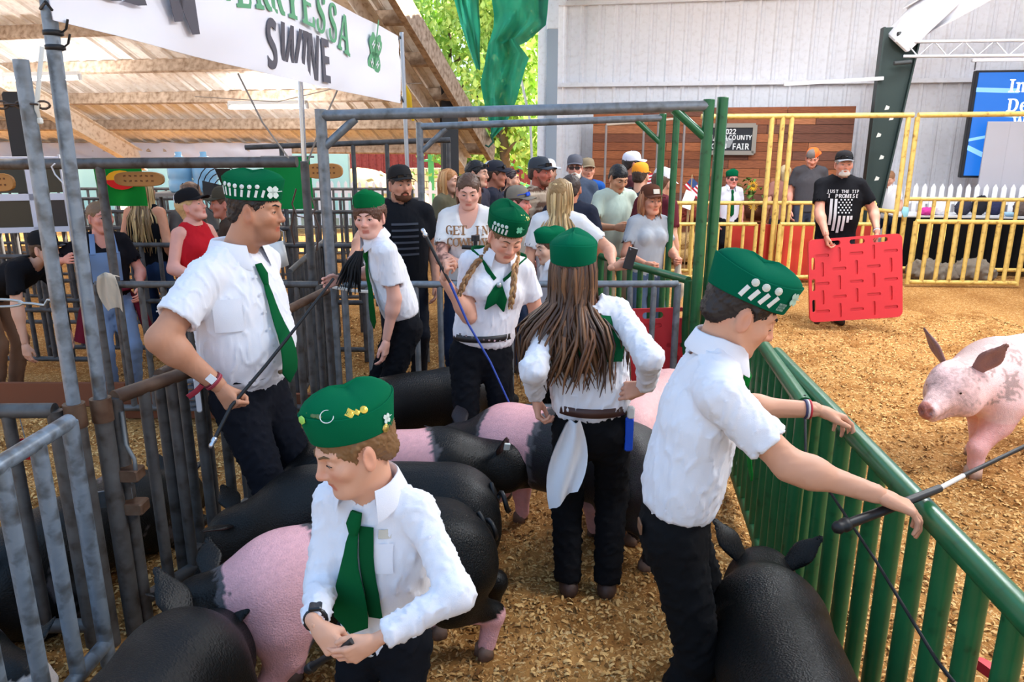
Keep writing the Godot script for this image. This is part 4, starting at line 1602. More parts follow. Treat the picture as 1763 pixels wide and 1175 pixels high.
func barn():
	var roof := thing("ceiling_barn", "old ribbed steel roof of the barn on the left, seen from below", "roof", Vector3.ZERO, 0, "", "structure")
	var y := BR.normalized()
	var z := BX.cross(y)
	var sheet := sheet_panel(0.9, 9.2, 0.3, 0.03)
	for i in 17:
		piece("roof_panel", sheet, roof_sheet, roof, Transform3D(Basis(BX, y, z), bp(-0.45 - i * 0.9, -0.3, -0.03)))
	var wood := painted(c8(190, 172, 154), [[0.0, Color(0.55, 0.46, 0.38)], [0.5, Color(0.88, 0.85, 0.82)], [1.0, Color(1.05, 1.02, 1.0)]], 0.85, 0.0)
	for k in 9:
		beam("purlin", bp(-15.0, -0.15 + k * 0.87, 0.10), bp(0.0, -0.15 + k * 0.87, 0.10), 0.06, 0.18, wood, roof, BX.cross(z))
	var cream := painted(c8(226, 214, 200), [[0.0, Color(0.7, 0.62, 0.54)], [0.4, Color(0.95, 0.94, 0.92)], [1.0, Color(1, 1, 1)]], 0.6, 0.0)
	for s in [-13.6, -6.8, -0.42]:
		ibeam("rafter", bp(s, -0.2, 0.36), bp(s, 8.8, 0.36), 0.17, 0.30, cream, roof, BX)
	beam("fascia", bp(0.02, -0.3, 0.14), bp(0.02, 8.8, 0.14), 0.09, 0.30, wood, roof, BX)
	for k in 2:
		var p: Vector3 = [Vector3(-0.93, 0, -11.6), Vector3(-6.45, 0, -10.3)][k]
		var c := thing("barn_post", ["black square post under the end rafter, behind the crowd", "black square post at the far left below the barn roof"][k], "post", p, 13.0, "", "structure")
		beam("post", Vector3.ZERO, Vector3(0, 2.72 - k * 0.2, 0), 0.24, 0.22, mat(c8(30, 32, 36), 0.6), c)
		beam("base_plate", Vector3.ZERO, Vector3(0, 0.02, 0), 0.36, 0.36, mat(c8(40, 42, 46), 0.6), c)
	for q in [[Vector3(-3.55, 2.38, -11.48), "lit white tube lamp under the barn roof, left of the thin bright pole"], [Vector3(-3.3, 3.45, -8.9), "lit tube lamp under the barn roof, hidden behind the banner"], [Vector3(-6.6, 2.75, -11.2), "lit tube lamp under the barn roof behind the taller left pole"], [Vector3(-8.6, 3.3, -10.2), "lit tube lamp under the barn roof beyond the left edge"]]: tube_lamp(q[0], q[1])
	plastic()

func tube_lamp(mid: Vector3, label: String):
	var tube := thing("tube_lamp", label, "lamp", Vector3.ZERO)
	var a := mid - Vector3(0.6, 0, 0.125)
	var b := mid + Vector3(0.6, 0, 0.125)
	var m := StandardMaterial3D.new()
	m.albedo_color = Color.WHITE
	m.emission_enabled = true
	m.emission = Color(1.0, 0.98, 0.94)
	m.emission_energy_multiplier = 1.6
	bar("tube", a, b, 0.028, m, tube, 10)
	beam("fitting", a + Vector3(0, 0.06, 0), b + Vector3(0, 0.06, 0), 0.09, 0.05, mat(c8(226, 224, 220), 0.6), tube)
	for q in [a, b]: bar("holder", q + Vector3(0, 0.05, 0), q + Vector3(0, -0.03, 0), 0.03, mat(c8(210, 210, 210), 0.6), tube, 8)
	for k in 3:
		var l := OmniLight3D.new()
		l.name = "tube_light"
		tube.add_child(l, true)
		l.position = a.lerp(b, 0.2 + 0.3 * k) + Vector3(0, -0.06, 0)
		l.light_size = 0.03
		l.light_energy = 0.9
		l.omni_range = 30.0
		l.omni_attenuation = 2.0
		l.shadow_enabled = true

func plastic():
	# plastic sheet hung below the eave
	var s := Shape.new()
	var r1 := []
	var rows := []
	for j in 4:
		var row := []
		for i in 60:
			var u := lerpf(-14.0, -3.6, i / 59.0)
			var wob := folds.get_noise_2d(u * 2.5, j * 0.6) * 0.10
			row.append(Vector3(B0.x, 0, B0.z) + BX * u + Vector3(0, 1.86 - j * 0.125 - absf(wob) * 0.3, -0.05 + wob))
		rows.append(row)
	s.rings(rows, false, 1, false)
	var sheet_m := mat(c8(196, 194, 206), 0.35)
	tag(piece("plastic_sheet", s.done(), sheet_m), "wrinkled grey plastic sheet hung below the barn eave", "sheet")
	netting()

func netting():
	var m := StandardMaterial3D.new()
	m.albedo_color = Color(c8(34, 142, 116), 0.84)
	m.transparency = BaseMaterial3D.TRANSPARENCY_ALPHA
	m.roughness = 0.9
	m.backlight_enabled = true
	m.backlight = c8(70, 190, 160)
	# [height, left, right] of the hanging pieces
	for k in 2:
		var rows := []
		var spec: Array = [[[4.6, -1.0, -0.50], [4.3, -0.95, -0.52], [3.95, -0.88, -0.52], [3.6, -0.78, -0.50], [3.25, -0.66, -0.50], [2.95, -0.55, -0.49]], [[4.9, -0.9, 0.55], [4.55, -0.62, 0.56], [4.25, -0.45, 0.56], [4.05, -0.32, 0.57], [3.85, -0.29, 0.56], [3.68, -0.30, 0.54], [3.45, -0.36, 0.24], [3.40, -0.38, 0.12], [3.2, -0.41, 0.28], [3.05, -0.44, 0.22], [2.8, -0.51, 0.15], [2.55, -0.47, 0.08], [2.3, -0.41, -0.02], [2.1, -0.35, -0.14], [1.93, -0.35, -0.31]]][k]
		for q in spec:
			var row := []
			for i in 15:
				var u := i / 14.0
				row.append(Vector3(lerpf(q[1], q[2], u), q[0] + sin(u * PI) * 0.03, -12.6 - k * 0.2 + folds.get_noise_2d(u * 1.6 + k * 4.0, q[0] * 0.9) * 0.45 + 0.06 * sin(u * 11.0 + q[0] * 2.0)))
			rows.append(row)
		var s := Shape.new()
		s.rings(rows, false, 1, false)
		var back := []
		for row in rows: back.append(row.map(func(p): return p + Vector3(0, 0, -0.004)))
		back.reverse()
		s.rings(back, false, 1, false)
		tag(piece("shade_net", s.done(), m), ["dark strip of green shade net along the barn's end rafter", "torn green shade net hanging in the gap before the trees"][k], "netting")
	var cord := Shape.new()
	cord.tube([Vector3(-0.35, 2.0, -12.6), Vector3(-0.30, 1.88, -12.6), Vector3(-0.38, 1.80, -12.6), Vector3(-0.43, 1.83, -12.6)], 0.018, 6)
	tag(piece("net_cord", cord.done(), mat(c8(20, 80, 66), 0.8)), "loose green end of the torn net by the rafter foot", "cord")

func outside():
	# red board fence of an outbuilding
	var red := painted(c8(146, 62, 66), [[0.0, Color(0.7, 0.6, 0.6)], [0.4, Color(0.95, 0.92, 0.92)], [1.0, Color(1, 1, 1)]], 0.8, 0.0)
	var f := thing("red_shed", "long low red ribbed shed wall outside the barn", "shed", Vector3(0, 0, -26.5))
	var sheet := sheet_panel(1.0, 1.95, 0.25, 0.05)
	for i in 14: piece("panel", sheet, red, f, Transform3D(Basis(), Vector3(1.2 - 1.0 * i, 0, 0)))
	beam("roof_edge", Vector3(-12.4, 1.97, 0), Vector3(1.8, 1.97, 0), 0.16, 0.10, mat(c8(120, 60, 60), 0.8), f)
	beam("back", Vector3(-12.4, 0.97, -0.1), Vector3(1.8, 0.97, -0.1), 1.9, 0.08, red, f, Vector3.UP)
	# concrete block store, sawdust heap, green stair
	var blk := thing("block_wall", "pale grey concrete block wall before the red shed", "wall", Vector3(-2.75, 0, -24.0))
	var bm := mat(c8(186, 182, 172), 0.95)
	for j in 5:
		for i in 7:
			var s := Shape.new()
			s.box(Transform3D(Basis(), Vector3(-0.9 + i * 0.4 + (0.2 if j & 1 else 0.0), 0.11 + j * 0.205, 0)), Vector3(0.385, 0.19, 0.2), 0.01)
			piece("block", s.done(), bm, blk)
	var heap := Field.new()
	for q in [[-5.6, 0.0, 0.9], [-4.4, 0.1, 1.1], [-3.7, -0.1, 0.7], [-6.6, 0.0, 0.6]]: heap.ball(Vector3(q[0], 0.0, -22.5 + q[1]), Vector3(1.3, q[2], 1.0), 0.4)
	var hj := soft("sawdust_heap", mat(c8(226, 186, 140), 0.95))
	tag(hj.mi, "heap of pale sawdust outside the barn's far end", "heap")
	hj.add(heap, 0.12, Transform3D(), null, 0.08, folds, Vector3.ONE * 1.5)
	var st := thing("green_stair", "light green metal stair with handrails outside by the red shed", "stair", Vector3.ZERO)
	var gm := mat(c8(104, 196, 128), 0.5)
	for y in [0.0, 0.42, 0.84]: beam("rail", Vector3(-1.6, 2.2 - y, -22.0), Vector3(1.4, 1.1 - y, -22.0), 0.10, 0.06, gm, st)
	for k in 3: beam("upright", Vector3(-2.3 + k * 0.9, 0, -22.0), Vector3(-2.3 + k * 0.9, 2.25 - maxf(0.0, k - 0.8) * 0.33, -22.0), 0.16, 0.1, gm, st)
	for k in 7: beam("tread", Vector3(-1.2 + k * 0.36, 1.15 - k * 0.15, -22.3), Vector3(-0.9 + k * 0.36, 1.15 - k * 0.15, -22.3), 0.6, 0.04, gm, st)
	beam("landing", Vector3(-2.5, 1.3, -22.3), Vector3(-1.2, 1.3, -22.3), 0.7, 0.05, gm, st)
	picket_row("picket_fence", "white picket fence outside beyond the barn's far pens", Vector3(-5.6, -0.12, -17.5), Vector3(-1.2, -0.12, -17.3), 1.12, 0.16)
	# mint-coloured tent walls at the far left
	for k in 2:
		var t := thing("canopy_tent", ["pale mint tent standing outside behind the leftmost pens", "pale mint tent standing outside, right of the other tent"][k], "tent", Vector3([-12.8, -6.8][k], 0, -19.5))
		var s := Shape.new()
		var rows := []
		for j in 5:
			var row := []
			for i in 24: row.append(Vector3(lerpf(-2.7, 2.7, i / 23.0), j * 0.5, 0.09 * sin(i * 1.7 + k) + 0.04 * sin(i * 0.8 + j)))
			rows.append(row)
		s.rings(rows, false, 1, false)
		var tm := mat(c8(196, 232, 220), 0.7)
		piece("side_wall", s.done(), tm, t)
		var rf := Shape.new()
		var top := Vector3(0, 3.4, -1.6)
		var cs := [Vector3(-2.8, 2.0, 0.05), Vector3(2.8, 2.0, 0.05), Vector3(2.8, 2.0, -3.2), Vector3(-2.8, 2.0, -3.2)]
		for i in 4: rf.tri(cs[i], top, cs[(i + 1) % 4])
		piece("roof", rf.done(), tm, t)
		for x in [-2.7, 2.7]: bar("pole", Vector3(x, 0, 0.02), Vector3(x, 2.0, 0.02), 0.03, mat(c8(210, 210, 214), 0.4, 0.4), t, 8)
	for q in [[-1.6, -20.5, 6.2, 2.6, 1], [1.0, -19.8, 7.0, 2.6, 2], [-5.5, -31.0, 6.5, 3.0, 3], [-0.2, -17.8, 5.2, 1.5, 4]]:
		tree(Vector3(q[0], 0, q[1]), q[2], q[3], q[4], ["leafy tree outside, nearest the left of the gap", "tall leafy tree outside behind the torn net", "leafy tree far behind the red shed", "slim leafy tree close behind the torn net"][q[4] - 1])

func picket_row(called: String, label: String, a: Vector3, b: Vector3, tall: float, step: float):
	var t := thing(called, label, "fence")
	var m := mat(c8(232, 232, 234), 0.6)
	var d := (b - a).normalized()
	var n := int(a.distance_to(b) / step)
	var s := Shape.new()
	s.prism(Transform3D(Basis(d, Vector3.UP, d.cross(Vector3.UP)), Vector3.ZERO), [Vector2(-0.035, 0.05), Vector2(0.035, 0.05), Vector2(0.035, tall - 0.06), Vector2(0.0, tall), Vector2(-0.035, tall - 0.06)], -0.01, 0.01)
	var mesh := s.done()
	for i in n: piece("picket", mesh, m, t, Transform3D(Basis(), a + d * (step * (i + 0.5))))
	for y in [0.28, 0.78]: beam("rail", a + Vector3.UP * (tall * y) - Vector3(0, 0, 0.03), b + Vector3.UP * (tall * y) - Vector3(0, 0, 0.03), 0.03, 0.07, m, t)

func tree(p: Vector3, tall: float, wide: float, seed_: int, label: String):
	var t := thing("leafy_tree", label, "tree", p, 0, "trees outside the barn")
	var bark := mat(c8(98, 80, 62), 0.95)
	var tr := Shape.new()
	tr.tube([Vector3.ZERO, Vector3(0.05, tall * 0.25, 0), Vector3(-0.03, tall * 0.5, 0.03), Vector3(0.04, tall * 0.8, 0)], [0.16, 0.12, 0.09, 0.03], 8)
	var r := RandomNumberGenerator.new()
	r.seed = seed_
	for k in 9:
		var y := tall * r.randf_range(0.25, 0.7)
		var a := r.randf() * TAU
		var e := Vector3(cos(a), 0.5, sin(a)) * wide * 0.6
		tr.tube([Vector3(0, y, 0), Vector3(0, y, 0) + e * 0.5 + Vector3(0, 0.1, 0), Vector3(0, y, 0) + e], [0.05, 0.035, 0.012], 6)
	piece("trunk", tr.done(), bark, t)
	var leaf := Shape.new()
	leaf.quad(Vector3(0, 0, 0), Vector3(0.04, 0.05, 0.012), Vector3(0, 0.13, 0), Vector3(-0.04, 0.05, 0.012))
	var mm := MultiMesh.new()
	mm.transform_format = MultiMesh.TRANSFORM_3D
	mm.use_colors = true
	mm.mesh = leaf.done()
	mm.instance_count = 9000
	for i in mm.instance_count:
		var c := i % 26
		var rr := RandomNumberGenerator.new()
		rr.seed = seed_ * 100 + c
		var at := Vector3(rr.randf_range(-1, 1), rr.randf_range(-0.9, 1), rr.randf_range(-1, 1)) * Vector3(wide * 0.62, tall * 0.38, wide * 0.5) + Vector3(0, tall * 0.60, 0)
		var d := Vector3(r.randfn(), r.randfn(), r.randfn()) * wide * 0.17
		var b := Basis(Vector3(r.randf_range(-1, 1), r.randf_range(-1, 1), r.randf_range(-1, 1)).normalized(), r.randf() * TAU).scaled(Vector3.ONE * r.randf_range(0.8, 1.7))
		mm.set_instance_transform(i, Transform3D(b, at + d))
		mm.set_instance_color(i, c8(140, 176, 76).lerp(c8(200, 220, 124), r.randf()).srgb_to_linear())
	var m := StandardMaterial3D.new()
	m.vertex_color_use_as_albedo = true
	m.roughness = 0.6
	m.backlight_enabled = true
	m.backlight = c8(110, 140, 50)
	var o := MultiMeshInstance3D.new()
	o.name = "foliage"
	o.multimesh = mm
	o.material_override = m
	t.add_child(o, true)
	tag(o, "", "", "", "stuff")
# ---------------------------------------------------------------- pipe fences and gates
func panel(label: String, a: Vector3, b: Vector3, step: float, m: Material, r := 0.026, rails := [1.0, 0.12], bars := 0.019, group := "", called := "pipe_fence", posts := true, top_m: Material = null) -> Node3D:
	var t := thing(called, label, "fence", a, 0.0, group)
	var d := b - a
	var top: float = rails[0]
	for y in rails: bar("rail", Vector3(0, y, 0), d + Vector3(0, y, 0), r, top_m if top_m and y == top else m, t, 14)
	var n := int(round(d.length() / step))
	for i in range(0 if posts else 1, n + (1 if posts else 0)):
		var p := d * (float(i) / n)
		var end := posts and (i == 0 or i == n)
		bar("end_post" if end else "baluster", p + Vector3(0, 0.01 if end else rails[-1], 0), p + Vector3(0, top, 0), r if end else bars, m, t, 12)
	return t

func goal(label: String, a: Vector3, b: Vector3, ya: float, yb: float, r: float, ma: Material, mb: Material, mt: Material) -> Node3D:   # a tall gate frame: two posts, a head bar, two corner braces
	var t := thing("pipe_gateway", label, "gate", a)
	var d := b - a
	bar("post", Vector3.ZERO, Vector3(0, ya, 0), r, ma, t, 16)
	bar("post", d, d + Vector3(0, yb, 0), r, mb, t, 16)
	bar("head_bar", Vector3(0, ya - r, 0), d + Vector3(0, yb - r, 0), r * 0.95, mt, t, 16)
	var u := d.normalized()
	bar("corner_brace", Vector3(0, ya - 0.24, 0), u * 0.22 + Vector3(0, ya - r * 1.5, 0), r * 0.75, ma, t, 12)
	bar("corner_brace", d + Vector3(0, yb - 0.24, 0), d - u * 0.22 + Vector3(0, yb - r * 1.5, 0), r * 0.75, mb, t, 12)
	for q in [Vector3(0, ya, 0), d + Vector3(0, yb, 0)]:
		var c := Shape.new()
		c.lathe(Transform3D(Basis(), q), [[0.001, 0.004], [r, 0.004], [r, -0.004]], 14)
		piece("cap", c.done(), ma if q.x == 0.0 else mb, t)
	return t

func fences():
	var blue := painted(c8(134, 146, 158), [[0.0, Color(0.52, 0.44, 0.38)], [0.38, Color(0.78, 0.77, 0.76)], [0.55, Color(1, 1, 1)], [1.0, Color(0.9, 0.92, 0.94)]], 0.4, 0.25)
	var dull := painted(c8(104, 104, 104), [[0.0, Color(0.55, 0.46, 0.40)], [0.4, Color(0.85, 0.82, 0.80)], [1.0, Color(1, 1, 1)]], 0.55, 0.3)
	# the alley's left side
	panel("grey-blue pipe panel nearest the camera on the left", Vector3(-1.60, 0, 0.4), Vector3(-1.545, 0, -2.47), 0.175, blue, 0.028, [1.0, 0.1], 0.026)
	panel("dull grey pipe panel running left from the two tall poles", Vector3(-1.66, 0, -2.58), Vector3(-3.7, 0, -2.52), 0.17, dull, 0.028, [1.0, 0.1], 0.022)
	var g := panel("pipe gate with a rusty top rail left of the man in the green cap", Vector3(-1.515, 0, -2.72), Vector3(-1.245, 0, -3.32), 0.135, dull, 0.028, [1.0, 0.12], 0.023, "", "pipe_gate", true, rusty)
	latch(g)
	panel("long rusty-railed pipe panel behind the man in the green cap", Vector3(-1.47, 0, -3.0), Vector3(-1.20, 0, -4.80), 0.15, dull, 0.026, [1.0, 0.12], 0.022, "", "pipe_fence", true, rusty)
	# tall poles at the corner, with their collars
	for k in 2:
		var t := thing("tall_pole", ["shorter leaning grey pole at the left corner, chained to its neighbour", "taller grey pole at the left corner with the white zip tie"][k], "pole", Vector3([-1.60, -1.535][k], 0, [-2.60, -2.66][k]))
		var top: Vector3 = [Vector3(0.02, 2.20, 0.02), Vector3(0.03, 2.75, 0.0)][k]
		bar("pole", Vector3(0, 0.95, 0), top, 0.024, blue, t, 16)
		bar("foot_post", Vector3.ZERO, Vector3(0, 1.0, 0), 0.033, dull, t, 16)
		bar("collar", Vector3(0, 0.93, 0), Vector3(0, 1.02, 0), 0.038, rusty, t, 16)
	# the back of the pen
	panel("grey pipe panel at the back left, behind the rusty-railed panel", Vector3(-2.80, 0, -5.0), Vector3(-1.30, 0, -5.0), 0.15, dull, 0.024, [1.0, 0.12], 0.020)
	panel("grey pipe gate closing the back of the pen", Vector3(-1.13, 0, -5.0), Vector3(1.12, 0, -5.02), 0.16, galv, 0.024, [1.0, 0.12], 0.020, "", "pipe_gate")
	goal("tall grey gate frame with green right post at the back of the pen", Vector3(-1.215, 0, -5.0), Vector3(1.245, 0, -5.0), 2.125, 2.185, 0.036, galv, green_paint, galv)
	bar_thing("green_post", "second green post touching the right post of the tall gate frame", Vector3(1.325, 0, -5.05), Vector3(1.345, 2.20, -5.05), 0.036, green_paint)
	goal("farther grey-green gate frame seen through the tall one", Vector3(-0.767, 0, -6.5), Vector3(1.245, 0, -6.5), 2.07, 2.14, 0.030, galv, green_paint, galv)
	bar_thing("green_post", "slim green post right of the farther gate frame", Vector3(1.34, 0, -6.45), Vector3(1.35, 2.15, -6.45), 0.028, green_paint)
	bar_thing("overhead_pipe", "green pipe arm reaching back from the slim green post", Vector3(1.35, 2.13, -6.45), Vector3(1.55, 2.19, -7.6), 0.022, green_paint)
	bar_thing("grey_post", "thin grey post standing left of the tall gate frame", Vector3(-1.36, 0, -5.08), Vector3(-1.36, 1.80, -5.08), 0.028, dull)
	bar_thing("chrome_pole", "thin bright pole rising from the grey post to the banner", Vector3(-1.36, 1.80, -5.08), Vector3(-1.335, 2.62, -5.05), 0.017, mat(c8(196, 202, 210), 0.25, 0.8))
	bar_thing("chrome_pole", "thin bright pole at the banner's far end", Vector3(-0.84, 0, -6.32), Vector3(-0.86, 2.74, -6.30), 0.017, mat(c8(170, 176, 184), 0.3, 0.7))
	# the green side towards the arena
	panel("green pipe panel beside the right gate post", Vector3(0.74, 0, -6.25), Vector3(1.22, 0, -5.15), 0.15, green_paint, 0.028, [1.0, 0.12], 0.022)
	panel("far green pipe panel along the arena, ending at a capped post", Vector3(1.40, 0, -4.95), Vector3(1.085, 0, -2.64), 0.14, green_paint, 0.030, [1.0, 0.12], 0.025)
	panel("near green pipe panel along the arena, under the boy's hands", Vector3(1.21, 0, -3.32), Vector3(0.99, 0, -0.35), 0.148, green_paint, 0.032, [1.0, 0.12], 0.027)
	var w := Shape.new()
	w.tube([Vector3(1.09, 1.03, -2.66), Vector3(1.03, 0.88, -2.45), Vector3(1.03, 0.80, -1.9), Vector3(0.99, 0.78, -1.5), Vector3(0.97, 0.80, -1.1), Vector3(0.96, 0.9, -0.6)], 0.005, 6)
	tag(piece("black_wire", w.done(), mat(c8(16, 16, 18), 0.6)), "thin black wire strung along the near green panel", "wire")
	# the yellow side across the arena
	var top_y := 1.06
	panel("yellow pipe fence in front of the kid in a green tie", Vector3(2.2, 0, -10.75), Vector3(5.1, 0, -10.75), 0.17, yellow_paint, 0.028, [top_y, 0.1], 0.024, "", "yellow_fence")
	panel("yellow pipe fence at the right, before the skirted table", Vector3(5.65, 0, -10.95), Vector3(9.0, 0, -10.6), 0.19, yellow_paint, 0.028, [1.10, 0.1], 0.026, "", "yellow_fence")
	panel("short yellow pipe gate under the plank wall", Vector3(2.1, 0, -10.25), Vector3(3.30, 0, -10.25), 0.17, yellow_paint, 0.026, [0.82, 0.1], 0.022, "", "yellow_gate")
	panel("short yellow pipe gate behind the man with the red board", Vector3(3.62, 0, -10.25), Vector3(4.9, 0, -10.25), 0.17, yellow_paint, 0.026, [0.82, 0.1], 0.022, "", "yellow_gate")
	panel("low yellow pipe gate in front of the skirted table", Vector3(5.42, 0, -10.2), Vector3(6.85, 0, -10.1), 0.19, yellow_paint, 0.030, [0.86, 0.04], 0.028, "", "yellow_gate")
	panel("yellow pipe panel turned away beside the tall yellow frame", Vector3(5.18, 0, -10.3), Vector3(4.75, 0, -11.4), 0.15, yellow_paint, 0.026, [0.98, 0.1], 0.024, "", "yellow_fence")
	var frames := thing("yellow_gateway", "tall yellow pipe frame spanning the far side of the arena", "gate", Vector3(0, 0, -10.4))
	for x in [2.74, 3.44, 3.58, 3.70, 5.24, 5.36, 7.6]: bar("post", Vector3(x, 0, 0), Vector3(x, 2.21, 0), 0.032, yellow_paint, frames, 12)
	bar("head_bar", Vector3(2.5, 2.215, 0), Vector3(5.30, 2.235, 0), 0.034, yellow_paint, frames, 12)
	bar("head_bar", Vector3(5.36, 2.235, 0), Vector3(9.2, 2.28, 0), 0.034, yellow_paint, frames, 12)
	# rows of pens under the barn roof
	var far := painted(c8(88, 88, 90), [[0.0, Color(0.55, 0.5, 0.46)], [0.5, Color(0.9, 0.88, 0.86)], [1.0, Color(1, 1, 1)]], 0.6, 0.2)
	var rows := [["pen panel behind the long-haired blonde woman", -6.9, -2.2, -7.6, 1.08], ["pen panel left of the cap-wearing man, farther back", -4.2, -1.3, -6.6, 1.05], ["second row of pen panels under the barn roof", -7.6, -1.6, -8.9, 1.12], ["third row of pen panels under the barn roof", -9.0, -1.2, -10.4, 1.15], ["far left pen panel behind the woman in overalls", -6.4, -3.6, -6.3, 1.0], ["last row of pen panels below the plastic sheet", -10.0, -1.6, -12.4, 1.15]]
	for q in rows:
		panel("grey " + q[0], Vector3(q[1], 0, q[3]), Vector3(q[2], 0, q[3] + 0.1), 0.16, far, 0.022, [q[4], 0.55, 0.12], 0.019, "", "pen_fence")
	panel("grey pen panel running away behind the man in the green cap", Vector3(-1.55, 0, -5.2), Vector3(-1.75, 0, -7.4), 0.16, far, 0.022, [1.05, 0.12], 0.019, "", "pen_fence")
	for q in [["left", Vector3(-4.6, 0, -5.25), Vector3(-1.42, 0, -5.12), 1.80]]:
		var t := thing("overhead_rail", "grey overhead pipe rail above the pens on the left", "rail", q[1])
		var d: Vector3 = q[2] - q[1]
		bar("rail", Vector3(0, q[3] - 0.03, 0), d + Vector3(0, q[3], 0), 0.036, dull, t, 14)
		for k in 2: bar("post", d * (0.02 + 0.56 * k), d * (0.02 + 0.56 * k) + Vector3(0, q[3] - 0.02, 0), 0.03, dull, t, 14)
	var back := thing("overhead_rail", "thin dark overhead rail behind the cap-wearing man", "rail", Vector3(-2.6, 0, -7.6))
	bar("rail", Vector3(0, 1.86, 0), Vector3(2.0, 1.93, 0), 0.026, far, back, 10)
	for x in [0.35, 1.05, 1.38, 1.98]: bar("post", Vector3(x, 0, 0), Vector3(x, 1.9, 0), 0.022, far, back, 10)

func bar_thing(called: String, label: String, a: Vector3, b: Vector3, r: float, m: Material):
	var t := thing(called, label, "post", a)
	bar("pipe", Vector3.ZERO, b - a, r, m, t, 16)
	var c := Shape.new()
	c.lathe(aim(b - a - (b - a).normalized() * 0.004, b - a + (b - a).normalized()), [[r * 1.02, 0.0], [r * 1.02, 0.006], [r * 0.8, 0.009], [0.001, 0.01]], 14)
	piece("cap", c.done(), m, t)
	return t

func latch(g: Node3D):
	var s := Shape.new()
	s.tube([Vector3(0.03, 0.95, 0.02), Vector3(0.035, 0.82, 0.03), Vector3(0.07, 0.77, 0.05), Vector3(0.07, 0.72, 0.05), Vector3(0.04, 0.66, 0.03)], 0.008, 8)
	piece("latch_rod", s.done(), mat(c8(120, 124, 126), 0.5, 0.5), g)
	for y in [0.70, 0.56]:
		var b := Shape.new()
		b.box(Transform3D(Basis(), Vector3(0.035, y, 0.03)), Vector3(0.09, 0.05, 0.07), 0.006)
		piece("latch_box", b.done(), rusty, g)
	var p := Shape.new()
	p.box(Transform3D(Basis(Vector3.UP, 0.4), Vector3(-0.05, 0.60, 0.04)), Vector3(0.16, 0.07, 0.012), 0.003)
	piece("latch_plate", p.done(), galv, g)
